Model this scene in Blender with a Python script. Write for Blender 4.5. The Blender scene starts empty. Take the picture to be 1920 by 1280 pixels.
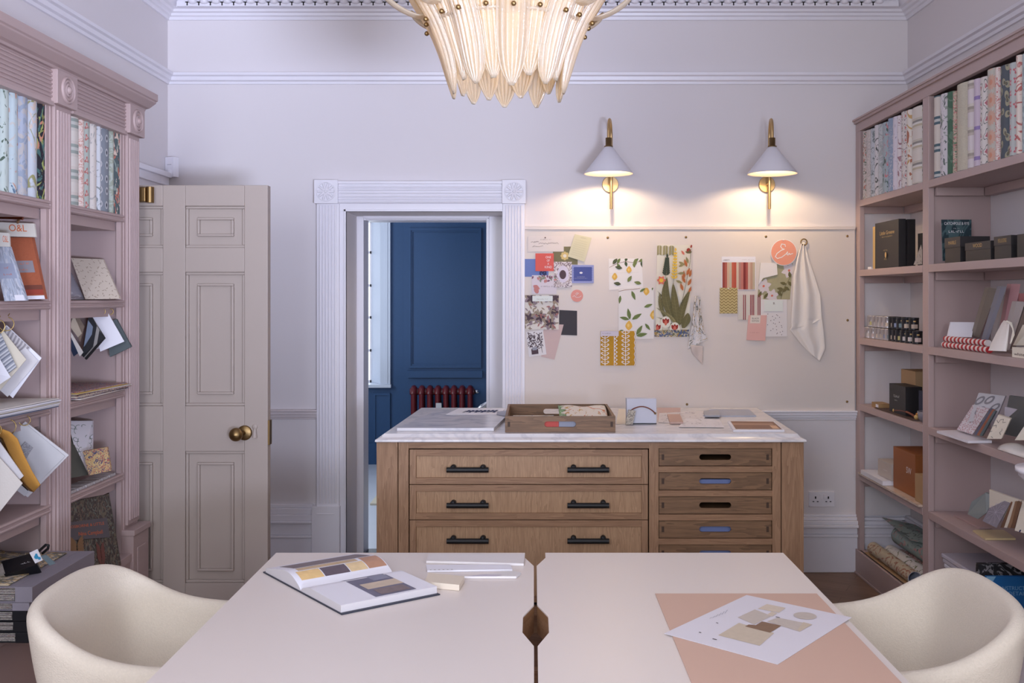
import bpy, math, random
from mathutils import Vector, Matrix
random.seed(7)
sc = bpy.context.scene
COL = sc.collection
PI = math.pi
# ---------------------------------------------------------------- camera
F, H, CX, CY = 1850.0, 1.60, 1000.0, 555.0     # focal length (px), eye height, vanishing point
cam_d = bpy.data.cameras.new('camera'); cam = bpy.data.objects.new('camera', cam_d); COL.objects.link(cam)
cam.location = (0, 0, H); cam.rotation_euler = (PI/2, 0, 0)
cam_d.sensor_width = 36; cam_d.lens = 36*F/1920
cam_d.shift_x = -(CX-960)/1920; cam_d.shift_y = -(640-CY)/1920
cam_d.clip_start = .05; cam_d.clip_end = 60
sc.camera = cam
# ---------------------------------------------------------------- world, lights, exposure
sc.view_settings.view_transform = 'Standard'; sc.view_settings.look = 'None'
sc.view_settings.exposure = 0.16; sc.view_settings.gamma = 1
w = bpy.data.worlds.new('sky'); sc.world = w; w.use_nodes = True
bg = w.node_tree.nodes['Background']; bg.inputs[0].default_value = (.80, .88, 1, 1); bg.inputs[1].default_value = 1.6
def area(name, loc, rot, sx, sy, power, color):
    d = bpy.data.lights.new(name, 'AREA'); d.shape = 'RECTANGLE'; d.size = sx; d.size_y = sy
    d.energy = power; d.color = color
    o = bpy.data.objects.new(name, d); o.location = loc; o.rotation_euler = rot; COL.objects.link(o); return o
# daylight falling in through the two tall windows of the rear wall (behind the camera)
area('daylight_rear_left', (-1.05, -1.42, 2.2), (PI/2*.98, 0, -.12), 1.1, 1.5, 70, (.83, .89, 1))
area('daylight_rear_right', (1.15, -1.42, 2.2), (PI/2*.98, 0, .12), 1.1, 1.5, 34, (.86, .90, .98))
area('daylight_blue_room', (-1.9, 10.4, 1.9), (-PI/2, 0, 0), 1.4, 2.0, 40, (.82, .90, 1))
# unseen side lamp added to brighten the far room; no window there
area('blue_room_side_fill', (-2.6, 7.6, 1.8), (0, -PI/2, 0), 1.6, 1.6, 40, (.82, .90, 1))
u_ = area('upper_wall_fill', (1.1, -1.36, 1.05), (0, 0, 0), .8, .4, 25, (.66, .74, 1)); u_.data.spread = math.radians(54)  # added fill lamp behind the camera, aimed up to brighten the upper left walls
u_.rotation_euler = (Vector((-1.7, 5.4, 3.35))-u_.location).to_track_quat('-Z', 'Y').to_euler()

# ---------------------------------------------------------------- materials
def lin(c):
    return tuple(((x/255)/12.92 if x/255 <= .04045 else ((x/255+.055)/1.055)**2.4) for x in c)
_M = {}
class N:
    def __init__(s, name):
        s.m = bpy.data.materials.new(name); s.m.use_nodes = True; s.t = s.m.node_tree
        s.b = s.t.nodes['Principled BSDF']
    def n(s, typ, **k):
        x = s.t.nodes.new(typ)
        for a, v in k.items():
            if a.startswith('i_'): x.inputs[a[2:].replace('_', ' ')].default_value = v
            else: setattr(x, a, v)
        return x
    def l(s, a, b): s.t.links.new(a, b)
    def math(s, op, a, b=None, clamp=False):
        x = s.t.nodes.new('ShaderNodeMath'); x.operation = op; x.use_clamp = clamp
        for i, v in enumerate((a, b)):
            if v is None: continue
            if isinstance(v, (int, float)): x.inputs[i].default_value = v
            else: s.l(v, x.inputs[i])
        return x.outputs[0]
    def mix(s, f, a, b):
        x = s.t.nodes.new('ShaderNodeMix'); x.data_type = 'RGBA'
        for sock, v in ((x.inputs[0], f), (x.inputs[6], a), (x.inputs[7], b)):
            if isinstance(v, (int, float)): sock.default_value = v
            elif isinstance(v, tuple): sock.default_value = (*v[:3], 1)
            else: s.l(v, sock)
        return x.outputs[2]
    def col(s, v): s.l(v, s.b.inputs['Base Color'])
    def bump(s, h, strength=.2, dist=.002):
        b = s.n('ShaderNodeBump'); b.inputs['Strength'].default_value = strength; b.inputs['Distance'].default_value = dist
        s.l(h, b.inputs['Height']); s.l(b.outputs[0], s.b.inputs['Normal'])
def mat(name, rgb, rough=.6, metal=0, bump=0, bscale=300, var=0, vscale=8, spec=None, sheen=0):
    if name in _M: return _M[name]
    k = N(name); c = lin(rgb)
    k.b.inputs['Base Color'].default_value = (*c, 1); k.b.inputs['Roughness'].default_value = rough
    k.b.inputs['Metallic'].default_value = metal
    if spec is not None: k.b.inputs['Specular IOR Level'].default_value = spec
    if sheen: k.b.inputs['Sheen Weight'].default_value = sheen
    if bump or var:
        tc = k.n('ShaderNodeTexCoord')
    if var:
        nz = k.n('ShaderNodeTexNoise'); nz.inputs['Scale'].default_value = vscale; nz.inputs['Detail'].default_value = 5
        k.l(tc.outputs['Object'], nz.inputs['Vector'])
        k.col(k.mix(nz.outputs[0], tuple(x*(1-var) for x in c), tuple(min(1, x*(1+var)) for x in c)))
    if bump:
        nz = k.n('ShaderNodeTexNoise'); nz.inputs['Scale'].default_value = bscale; nz.inputs['Detail'].default_value = 3
        k.l(tc.outputs['Object'], nz.inputs['Vector']); k.bump(nz.outputs[0], bump)
    _M[name] = k.m; return k.m
def wood(name, c1, c2, axis='Z', scale=1.0, rough=.5, dark=None):
    """grain running along axis"""
    if name in _M: return _M[name]
    k = N(name); tc = k.n('ShaderNodeTexCoord'); mp = k.n('ShaderNodeMapping')
    s = {'X': (1.2, 16, 16), 'Y': (16, 1.2, 16), 'Z': (16, 16, 1.2)}[axis]
    mp.inputs['Scale'].default_value = tuple(x*scale for x in s)
    k.l(tc.outputs['Object'], mp.inputs['Vector'])
    n1 = k.n('ShaderNodeTexNoise'); n1.inputs['Scale'].default_value = 1.3; n1.inputs['Detail'].default_value = 4; n1.inputs['Distortion'].default_value = .9
    n2 = k.n('ShaderNodeTexNoise'); n2.inputs['Scale'].default_value = 14; n2.inputs['Detail'].default_value = 6
    k.l(mp.outputs[0], n1.inputs['Vector']); k.l(mp.outputs[0], n2.inputs['Vector'])
    rings = k.math('FRACT', k.math('MULTIPLY', n1.outputs[0], 7.0))
    f = k.math('ADD', k.math('MULTIPLY', rings, .45), k.math('MULTIPLY', n2.outputs[0], .75), clamp=True)
    k.col(k.mix(f, lin(c1), lin(c2))); k.b.inputs['Roughness'].default_value = rough
    k.bump(n2.outputs[0], .12, .001)
    _M[name] = k.m; return k.m
def marble(name, c1, c2, scale=3):
    if name in _M: return _M[name]
    k = N(name); tc = k.n('ShaderNodeTexCoord')
    n1 = k.n('ShaderNodeTexNoise'); n1.inputs['Scale'].default_value = scale; n1.inputs['Detail'].default_value = 8; n1.inputs['Distortion'].default_value = 1.6
    mp = k.n('ShaderNodeMapping'); mp.inputs['Rotation'].default_value = (0, 0, .6); mp.inputs['Scale'].default_value = (1, 2.2, 1)
    k.l(tc.outputs['Object'], mp.inputs['Vector']); k.l(mp.outputs[0], n1.inputs['Vector'])
    v = k.math('ABSOLUTE', k.math('SUBTRACT', n1.outputs[0], .5))
    v = k.math('SUBTRACT', 1, k.math('MULTIPLY', v, 14), clamp=True)
    n2 = k.n('ShaderNodeTexNoise'); n2.inputs['Scale'].default_value = scale*1.7; n2.inputs['Detail'].default_value = 4
    k.l(mp.outputs[0], n2.inputs['Vector'])
    v = k.math('MULTIPLY', v, n2.outputs[0]); v = k.math('ADD', v, k.math('MULTIPLY', n2.outputs[0], .35), clamp=True)
    k.col(k.mix(v, lin(c1), lin(c2))); k.b.inputs['Roughness'].default_value = .25
    _M[name] = k.m; return k.m
def planks(name, c1, c2, pw=.12, pl=1.1, rot=0):
    k = N(name); tc = k.n('ShaderNodeTexCoord'); mp = k.n('ShaderNodeMapping'); mp.inputs['Rotation'].default_value = (0, 0, rot)
    k.l(tc.outputs['Object'], mp.inputs['Vector'])
    br = k.n('ShaderNodeTexBrick'); br.inputs['Scale'].default_value = 1; br.inputs['Brick Width'].default_value = pl; br.inputs['Row Height'].default_value = pw
    br.inputs['Mortar Size'].default_value = .003; br.inputs['Color1'].default_value = (0, 0, 0, 1); br.inputs['Color2'].default_value = (1, 1, 1, 1); br.inputs['Mortar'].default_value = (0, 0, 0, 1)
    k.l(mp.outputs[0], br.inputs['Vector'])
    m2 = k.n('ShaderNodeMapping'); m2.inputs['Scale'].default_value = (2, 30, 1); k.l(mp.outputs[0], m2.inputs['Vector'])
    nz = k.n('ShaderNodeTexNoise'); nz.inputs['Scale'].default_value = 2; nz.inputs['Detail'].default_value = 6; nz.inputs['Distortion'].default_value = .5
    k.l(m2.outputs[0], nz.inputs['Vector'])
    f = k.math('ADD', k.math('MULTIPLY', br.outputs[0], .35), k.math('MULTIPLY', nz.outputs[0], .7), clamp=True)
    k.col(k.mix(f, lin(c1), lin(c2))); k.b.inputs['Roughness'].default_value = .45
    return k.m
def motif(name, base, c1, R=.4, n=5, cell=.05, cell_v=None, c2=None, ring=0, rand=0, amp=.4, stagger=0, rough=.75, warp=0):
    """repeating flower/leaf motif printed on the cloth (UV in metres)"""
    if name in _M: return _M[name]
    k = N(name); uv = k.n('ShaderNodeUVMap'); mp = k.n('ShaderNodeMapping')
    mp.inputs['Scale'].default_value = (1/cell, 1/(cell_v or cell), 1)
    k.l(uv.outputs[0], mp.inputs['Vector']); vec = mp.outputs[0]
    if warp:
        nz = k.n('ShaderNodeTexNoise'); nz.inputs['Scale'].default_value = 3; k.l(vec, nz.inputs['Vector'])
        vm = k.n('ShaderNodeVectorMath', operation='SCALE'); vm.inputs['Scale'].default_value = warp; k.l(nz.outputs['Color'], vm.inputs[0])
        va = k.n('ShaderNodeVectorMath', operation='ADD'); k.l(vec, va.inputs[0]); k.l(vm.outputs[0], va.inputs[1]); vec = va.outputs[0]
    vo = k.n('ShaderNodeTexVoronoi', voronoi_dimensions='2D'); vo.inputs['Scale'].default_value = 1; vo.inputs['Randomness'].default_value = rand
    k.l(vec, vo.inputs['Vector'])
    d = k.n('ShaderNodeVectorMath', operation='SUBTRACT'); k.l(vec, d.inputs[0]); k.l(vo.outputs['Position'], d.inputs[1])
    sp = k.n('ShaderNodeSeparateXYZ'); k.l(d.outputs[0], sp.inputs[0])
    ang = k.math('ARCTAN2', sp.outputs[1], sp.outputs[0])
    sc2 = k.n('ShaderNodeSeparateColor'); k.l(vo.outputs['Color'], sc2.inputs[0])
    ang = k.math('ADD', ang, k.math('MULTIPLY', sc2.outputs[0], 3.0))
    pet = k.math('ADD', 1-amp, k.math('MULTIPLY', k.math('COSINE', k.math('MULTIPLY', ang, n)), amp))
    r = k.math('DIVIDE', vo.outputs['Distance'], k.math('MULTIPLY', pet, R))
    inside = k.math('LESS_THAN', r, 1)
    if ring: inside = k.math('MULTIPLY', inside, k.math('GREATER_THAN', r, 1-ring))
    c = k.mix(inside, lin(base), lin(mute(c1)))
    if c2: c = k.mix(k.math('LESS_THAN', r, .38), c, lin(c2))
    k.col(c); k.b.inputs['Roughness'].default_value = rough
    _M[name] = k.m; return k.m
def mute(c): return tuple(x*.78+y*.22 for x, y in zip(c, (178, 172, 170)))
def foliage(name, base, cols, scale=14, thr=.52, stretch=(1, 1), dist=2.5, rough=.75):
    """loose painterly print: layers of distorted blotches (UV in metres)"""
    if name in _M: return _M[name]
    k = N(name); uv = k.n('ShaderNodeUVMap'); c = lin(base)
    for i, cc in enumerate(cols):
        mp = k.n('ShaderNodeMapping'); mp.inputs['Scale'].default_value = (stretch[0], stretch[1], 1); mp.inputs['Location'].default_value = (i*3.7, i*1.3, 0)
        k.l(uv.outputs[0], mp.inputs['Vector'])
        nz = k.n('ShaderNodeTexNoise', noise_dimensions='2D'); nz.inputs['Scale'].default_value = scale*(1+.35*i); nz.inputs['Detail'].default_value = 2.5; nz.inputs['Distortion'].default_value = dist
        k.l(mp.outputs[0], nz.inputs['Vector'])
        f = k.math('MULTIPLY', k.math('SUBTRACT', nz.outputs[0], thr+.02*i), 22, clamp=True)
        c = k.mix(f, c, lin(mute(cc)))
    k.col(c); k.b.inputs['Roughness'].default_value = rough
    _M[name] = k.m; return k.m
def stripes(name, cols, width=.01, axis=0, rough=.8):
    """stripes of the given colours repeating along u (axis 0) or v (axis 1)"""
    if name in _M: return _M[name]
    k = N(name); uv = k.n('ShaderNodeUVMap'); sp = k.n('ShaderNodeSeparateXYZ'); k.l(uv.outputs[0], sp.inputs[0])
    f = k.math('FRACT', k.math('DIVIDE', sp.outputs[axis], width*len(cols)))
    cr = k.n('ShaderNodeValToRGB'); cr.color_ramp.interpolation = 'CONSTANT'
    el = cr.color_ramp.elements
    while len(el) < len(cols): el.new(.5)
    for i, c in enumerate(cols): el[i].position = i/len(cols); el[i].color = (*lin(c), 1)
    k.l(f, cr.inputs[0]); k.col(cr.outputs[0]); k.b.inputs['Roughness'].default_value = rough
    _M[name] = k.m; return k.m
def chevron(name, c1, c2, w=.012, h=.012):
    if name in _M: return _M[name]
    k = N(name); uv = k.n('ShaderNodeUVMap'); sp = k.n('ShaderNodeSeparateXYZ'); k.l(uv.outputs[0], sp.inputs[0])
    z = k.math('PINGPONG', sp.outputs[0], w)
    f = k.math('FRACT', k.math('DIVIDE', k.math('ADD', sp.outputs[1], z), h))
    k.col(k.mix(k.math('GREATER_THAN', f, .5), lin(c1), lin(c2))); k.b.inputs['Roughness'].default_value = .8
    _M[name] = k.m; return k.m

WALL = mat('wall_paint', (225, 218, 219), .75, bump=.05, bscale=60)
WHITE = mat('white_gloss_trim', (234, 230, 236), .35)
CEIL = mat('ceiling_plaster', (236, 234, 240), .8)
MAUVE = mat('mauve_paint', (183, 160, 157), .5, bump=.03, bscale=80)
TAUPE = mat('taupe_door_paint', (174, 160, 151), .5, bump=.03, bscale=60)
BRASS = mat('aged_brass', (204, 172, 122), .42, metal=1)
DBRASS = mat('dark_antique_brass', (142, 116, 78), .42, metal=1)
BLACK = mat('black_matt', (22, 22, 24), .5)
HOLLOW_SHADE = mat('hollow_shade', (30, 24, 24), .9)  # near-black colour standing in for the shade inside gaps and holes
PAPER = mat('white_paper', (235, 233, 240), .7)
CREAM = mat('cream_paper', (232, 222, 206), .7)
OAKZ = wood('oak_grain_vertical', (128, 93, 66), (180, 141, 108), 'Z')
OAKX = wood('oak_grain_horizontal', (124, 89, 63), (172, 133, 100), 'X')
OAKP = wood('oak_panel', (148, 111, 79), (196, 158, 122), 'Z', 1.4)
WALNUT = wood('dark_oak_tray', (86, 62, 42), (148, 112, 80), 'X', .8)
BLUE = mat('navy_blue_paint', (34, 72, 114), .5, bump=.1, bscale=120, var=.08, vscale=40)
MARB = marble('white_marble', (242, 236, 234), (206, 202, 206), 4)
MARB2 = marble('grey_veined_marble', (236, 232, 234), (182, 182, 194), 2.6)
TABLE = mat('table_laminate', (230, 219, 211), .38)
BOUCLE = mat('cream_boucle', (222, 210, 192), .95, bump=.9, bscale=260, sheen=.1, var=.07, vscale=160)
BOARD = mat('pinboard_fabric', (222, 212, 206), .85, bump=.1, bscale=500)
CHROME = mat('polished_chrome', (210, 210, 215), .12, metal=1)

# ---------------------------------------------------------------- geometry helpers
def P(x, y, Y): return Vector(((x-CX)*Y/F, Y, H-(y-CY)*Y/F))        # image point at depth Y
def PXp(x, y, X): return P(x, y, X*F/(x-CX))                          # image point on the plane X
def PZp(x, y, Z): return P(x, y, (H-Z)*F/(y-CY))                      # image point on the plane Z
_txt = {}
def glyphs(s):
    if s in _txt: return _txt[s]
    c = bpy.data.curves.new('t', 'FONT'); c.body = s; c.size = 1; c.resolution_u = 3
    o = bpy.data.objects.new('t', c); COL.objects.link(o)
    dg = bpy.context.evaluated_depsgraph_get(); me = o.evaluated_get(dg).to_mesh()
    vs = [(v.co.x, v.co.y) for v in me.vertices]; fs = [tuple(p.vertices) for p in me.polygons]
    o.evaluated_get(dg).to_mesh_clear(); bpy.data.objects.remove(o); bpy.data.curves.remove(c)
    x1 = max([v[0] for v in vs] or [1])
    _txt[s] = (vs, fs, x1); return _txt[s]
class MB:
    def __init__(s): s.v = []; s.f = []; s.m = []; s.mats = []; s.uv = []; s.sm = []; s.M = None
    def mi(s, m):
        if m not in s.mats: s.mats.append(m)
        return s.mats.index(m)
    def add(s, vs, fs, m, smooth=False, uvs=None):
        b = len(s.v); vs = [Vector(v) for v in vs]
        if s.M is not None: vs = [s.M @ v for v in vs]
        s.v += vs; i = s.mi(m)
        for k, f in enumerate(fs):
            s.f.append(tuple(b+j for j in f)); s.m.append(i); s.sm.append(smooth)
            if uvs is not None: s.uv.append([uvs[j] for j in f])
            else:
                p = [vs[j] for j in f]; n = (p[1]-p[0]).cross(p[2]-p[0])
                a = max(range(3), key=lambda q: abs(n[q]))
                ij = ((1, 2), (0, 2), (0, 1))[a]
                s.uv.append([(q[ij[0]], q[ij[1]]) for q in p])
    def box(s, x0, x1, y0, y1, z0, z1, m):
        if x0 > x1: x0, x1 = x1, x0
        if y0 > y1: y0, y1 = y1, y0
        if z0 > z1: z0, z1 = z1, z0
        s.add([(x0,y0,z0),(x1,y0,z0),(x1,y1,z0),(x0,y1,z0),(x0,y0,z1),(x1,y0,z1),(x1,y1,z1),(x0,y1,z1)],
              [(0,3,2,1),(4,5,6,7),(0,1,5,4),(1,2,6,5),(2,3,7,6),(3,0,4,7)], m); return s
    def prism(s, pts, d, m, smooth=False):
        """closed polygon of 3D points extruded by vector d"""
        n = len(pts); d = Vector(d); pts = [Vector(p) for p in pts]
        s.add(pts+[p+d for p in pts], [tuple(range(n))[::-1], tuple(range(n, 2*n))]+[(i, (i+1) % n, n+(i+1) % n, n+i) for i in range(n)], m, smooth); return s
    def slab(s, c, d, m):
        """quad c (4 points) with thickness vector d"""
        W = (c[1]-c[0]).length; Hh = (c[3]-c[0]).length; d = Vector(d)
        s.add(c, [(0, 1, 2, 3)], m, uvs=[(0, 0), (W, 0), (W, Hh), (0, Hh)])
        q = [p+d for p in c]
        s.add(list(c)+q, [(7, 6, 5, 4)]+[(i, i+4, (i+1) % 4+4, (i+1) % 4) for i in range(4)], m); return s
    def tube(s, path, r, m, n=10, cap=True):
        path = [Vector(p) for p in path]; rings = []; prev = None
        for i, p in enumerate(path):
            t = (path[min(i+1, len(path)-1)]-path[max(i-1, 0)]).normalized()
            if prev is None:
                a = Vector((0, 0, 1)) if abs(t.z) < .9 else Vector((1, 0, 0))
                u = t.cross(a).normalized()
            else: u = (prev-t*prev.dot(t)).normalized()
            prev = u; v = t.cross(u); rr = r[i] if isinstance(r, (list, tuple)) else r
            rings.append([p+(u*math.cos(2*PI*k/n)+v*math.sin(2*PI*k/n))*rr for k in range(n)])
        vs = [q for g in rings for q in g]; fs = []
        for i in range(len(path)-1):
            for k in range(n): fs.append((i*n+k, i*n+(k+1) % n, (i+1)*n+(k+1) % n, (i+1)*n+k))
        s.add(vs, fs, m, True)
        if cap: s.add(rings[0], [tuple(range(n))[::-1]], m); s.add(rings[-1], [tuple(range(n))], m)
        return s
    def lathe(s, prof, m, c=(0, 0, 0), axis='Z', n=24, smooth=True):
        vs = []; c = Vector(c)
        for (r, h) in prof:
            for k in range(n):
                a = 2*PI*k/n; x, y = r*math.cos(a), r*math.sin(a)
                vs.append(c+Vector({'Z': (x, y, h), 'Y': (x, h, y), 'X': (h, x, y)}[axis]))
        fs = [(i*n+k, i*n+(k+1) % n, (i+1)*n+(k+1) % n, (i+1)*n+k) for i in range(len(prof)-1) for k in range(n)]
        s.add(vs, fs, m, smooth); return s
    def ball(s, c, r, m, n=12, sc3=(1, 1, 1)):
        prof = [(math.sin(PI*i/8)*1, -math.cos(PI*i/8)) for i in range(9)]
        vs = []
        for (q, h) in prof:
            for k in range(n): a = 2*PI*k/n; vs.append(Vector(c)+Vector((q*math.cos(a)*r*sc3[0], q*math.sin(a)*r*sc3[1], h*r*sc3[2])))
        s.add(vs, [(i*n+k, i*n+(k+1) % n, (i+1)*n+(k+1) % n, (i+1)*n+k) for i in range(8) for k in range(n)], m, True); return s
    def grid(s, fn, nu, nv, m, smooth=True, uvs=None, closed=False):
        """fn(i/nu, j/nv) -> point"""
        vs = [Vector(fn(i/nu, j/nv)) for j in range(nv+1) for i in range(nu+1)]
        if uvs is None:
            W = sum((vs[i+1]-vs[i]).length for i in range(nu)); L = sum((vs[(j+1)*(nu+1)]-vs[j*(nu+1)]).length for j in range(nv))
            u = [(i/nu*W, j/nv*L) for j in range(nv+1) for i in range(nu+1)]
        else: u = [uvs(i/nu, j/nv) for j in range(nv+1) for i in range(nu+1)]
        fs = [(j*(nu+1)+i, j*(nu+1)+i+1, (j+1)*(nu+1)+i+1, (j+1)*(nu+1)+i) for j in range(nv) for i in range(nu)]
        s.add(vs, fs, m, smooth, u); return s
    def build(s, name, parent=None, bevel=0, subsurf=0, solid=0, mods=None, origin=None):
        me = bpy.data.meshes.new(name)
        if origin is None:
            if parent is not None: origin = Vector(parent.get('_org', (0, 0, 0)))
            else:
                xs = [v.x for v in s.v]; ys = [v.y for v in s.v]; zs = [v.z for v in s.v]
                origin = Vector(((min(xs)+max(xs))/2, (min(ys)+max(ys))/2, min(zs)))
        me.from_pydata([v-origin for v in s.v], [], s.f)
        for m in s.mats: me.materials.append(m)
        me.polygons.foreach_set('material_index', s.m); me.polygons.foreach_set('use_smooth', s.sm)
        uvl = me.uv_layers.new(name='UVMap'); flat = []
        for q in s.uv:
            for (a, b) in q: flat += [a, b]
        uvl.data.foreach_set('uv', flat)
        me.validate(); me.update()
        o = bpy.data.objects.new(name, me); COL.objects.link(o)
        if parent is not None: o.parent = parent; o['_org'] = tuple(origin)
        else: o.location = origin; o['_org'] = tuple(origin)
        if bevel:
            b = o.modifiers.new('bevel', 'BEVEL'); b.width = bevel; b.segments = 2; b.limit_method = 'ANGLE'; b.angle_limit = math.radians(40)
        if solid:
            b = o.modifiers.new('solid', 'SOLIDIFY'); b.thickness = solid; b.offset = 0
        if subsurf:
            b = o.modifiers.new('sub', 'SUBSURF'); b.levels = subsurf; b.render_levels = subsurf
        return o
def tag(o, label, cat=None, group=None):
    o['label'] = label
    if cat: o['category'] = cat
    if group: o['group'] = group
    return o
def thing(name, label, cat, loc=(0, 0, 0), group=None):
    o = bpy.data.objects.new(name, None); o.empty_display_size = .05; COL.objects.link(o)
    o.location = loc; o['_org'] = tuple(loc); return tag(o, label, cat, group)
def struct(o, label=None):
    o['kind'] = 'structure'
    if label: o['label'] = label
    return o
def copy_thing(root, loc, rz=0, label=None):
    r = root.copy(); COL.objects.link(r); r.location = loc; r.rotation_euler = (0, 0, rz)
    if label: r['label'] = label
    for ch in list(root.children):
        c = ch.copy(); COL.objects.link(c); c.parent = r
        for g in ch.children:
            d = g.copy(); COL.objects.link(d); d.parent = c
    return r
class Sheet:
    """draws prints on a quad c0 (bottom left) c1 (bottom right) c2 c3 (top left); u,v in 0..1"""
    def __init__(s, mb, c, off=.0006):
        s.mb = mb; s.c = [Vector(q) for q in c]; s.W = (s.c[1]-s.c[0]).length; s.H = (s.c[3]-s.c[0]).length
        s.n = (s.c[1]-s.c[0]).cross(s.c[3]-s.c[0]).normalized(); s.off = off; s.k = 0; s.g = 1.0
    def pt(s, u, v):
        c = s.c; return c[0]*(1-u)*(1-v)+c[1]*u*(1-v)+c[2]*u*v+c[3]*(1-u)*v+s.n*(s.off+s.k*.00006)
    def poly(s, pts, m):
        s.k += 1; q = [(min(1, max(0, a)), min(1, max(0, b))) for a, b in pts]
        s.mb.add([s.pt(*p) for p in q], [tuple(range(len(q)))], m, uvs=[(a*s.W, b*s.H) for a, b in q])
    def rect(s, u0, v0, u1, v1, m): s.poly([(u0, v0), (u1, v0), (u1, v1), (u0, v1)], m)
    def ell(s, u, v, r, m, ry=None, n=16, a=0):
        ry = (ry or r)*(1+(s.g-1)*.55); r = r*(1+(s.g-1)*.55); P_ = []
        for k in range(n):
            x, y = r*math.cos(2*PI*k/n), ry*math.sin(2*PI*k/n)
            P_.append((u+(x*math.cos(a)-y*math.sin(a))/s.W, v+(x*math.sin(a)+y*math.cos(a))/s.H))
        s.poly(P_, m)
    def leaf(s, u, v, L, w, a, m, rib=None):
        """pointed leaf of length L (m) from (u,v) in direction a"""
        P_ = []; L *= s.g; w *= s.g
        prof = [(0, 0), (.15, .55), (.4, 1), (.65, .8), (.88, .35), (1, 0), (.88, -.35), (.65, -.8), (.4, -1), (.15, -.55)]
        for t, q in prof:
            x, y = t*L, q*w/2; P_.append((u+(x*math.cos(a)-y*math.sin(a))/s.W, v+(x*math.sin(a)+y*math.cos(a))/s.H))
        s.poly(P_, m)
        if rib: s.stroke([(u, v), (u+.9*L*math.cos(a)/s.W, v+.9*L*math.sin(a)/s.H)], w*.07/s.g, rib)
    def stroke(s, pts, w, m):
        w = w*(1+(s.g-1)*.7)
        for i in range(len(pts)-1):
            (a, b), (c, d) = pts[i], pts[i+1]
            dx, dy = (c-a)*s.W, (d-b)*s.H; L = math.hypot(dx, dy) or 1; nx, ny = -dy/L*w/2, dx/L*w/2
            ex, ey = dx/L*w*.3, dy/L*w*.3
            s.poly([(a+(nx-ex)/s.W, b+(ny-ey)/s.H), (a-(nx+ex)/s.W, b-(ny+ey)/s.H), (c-(nx-ex)/s.W, d-(ny-ey)/s.H), (c+(nx+ex)/s.W, d+(ny+ey)/s.H)], m)
    def lines(s, u, v, h, m, align='c', fit=.5):
        """print too small to read: a row of letter-like marks"""
        u0 = u-{'l': 0, 'c': .5, 'r': 1}[align]*fit; n = max(3, int(fit*s.W/(h*.95))); r_ = random.Random(int(u*997+v*331))
        for i in range(n):
            if r_.random() < .13: continue
            x = u0+fit*i/n; d = h/s.W*.6; t = h/s.H
            k = r_.choice(([(x, v), (x, v+t), (x+d, v+t)], [(x, v+t), (x, v), (x+d, v)], [(x, v), (x+d/2, v+t), (x+d, v)], [(x, v+t/2), (x+d, v+t/2), (x+d, v)])); s.stroke(k, h*.16/s.g, m)
    def text(s, t, u, v, h, m, align='l', fit=None, rot=0):
        """t drawn at (u,v), cap height h metres, optional fit = width in u"""
        vs, fs, x1 = glyphs(t); k = h/.7*(1+(s.g-1)*.35); kx = k if fit is None else fit*s.W/x1
        ox = {'l': 0, 'c': -.5, 'r': -1}[align]*x1*kx; s.k += 1; P_ = []
        for (x, y) in vs:
            X, Y_ = x*kx+ox, y*k; X, Y_ = X*math.cos(rot)-Y_*math.sin(rot), X*math.sin(rot)+Y_*math.cos(rot)
            P_.append(s.pt(u+X/s.W, v+Y_/s.H))
        s.mb.add(P_, fs, m)
# ================================================================ THE ROOM
WY = 5.748; K = WY/F; XL, XR, YB, ZC = -2.13, 2.18, -1.5, 3.42     # back wall depth, side walls, rear wall, ceiling
def wx(x): return (x-CX)*K
def wz(y): return H-(y-CY)*K
b = MB(); b.box(XL-.5, XR+.3, YB-.2, WY, -.1, 0, planks('oak_plank_floor', (92, 68, 54), (156, 122, 98), .13, 1.2, math.radians(28))); struct(b.build('floor'), 'dark oak plank floor')
b = MB(); b.box(XL-.5, XR+.3, YB-.2, WY+.5, ZC, ZC+.1, CEIL); struct(b.build('ceiling'), 'white plaster ceiling')
OX0, OX1, OZ = -1.087, -.18, wz(397)
b = MB(); b.box(XL-.5, OX0, WY, WY+.5, 0, ZC, WALL); b.box(OX1, XR+.3, WY, WY+.5, 0, ZC, WALL); b.box(OX0, OX1, WY, WY+.5, OZ, ZC, WALL)
struct(b.build('wall_back'), 'pale lilac white plaster wall with a cased doorway')
LY0, LY1, LZ = 4.60, 5.56, 2.18
b = MB(); b.box(XL-.2, XL, YB-.2, LY0, 0, ZC, WALL); b.box(XL-.2, XL, LY1, WY, 0, ZC, WALL); b.box(XL-.2, XL, LY0, LY1, LZ, ZC, WALL); struct(b.build('wall_left'), 'pale wall on the left with picture rail')
b = MB(); b.box(XL-.5, XL-.45, LY0-.4, WY, 0, ZC, WALL); b.box(XL-.5, XL-.2, LY0-.4, LY0-.35, 0, ZC, WALL); struct(b.build('wall_passage'), 'pale passage wall beyond the panelled door')
b = MB(); b.box(XR, XR+.2, YB-.2, WY, 0, ZC, WALL); struct(b.build('wall_right'), 'pale wall on the right behind the shelving')
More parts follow.
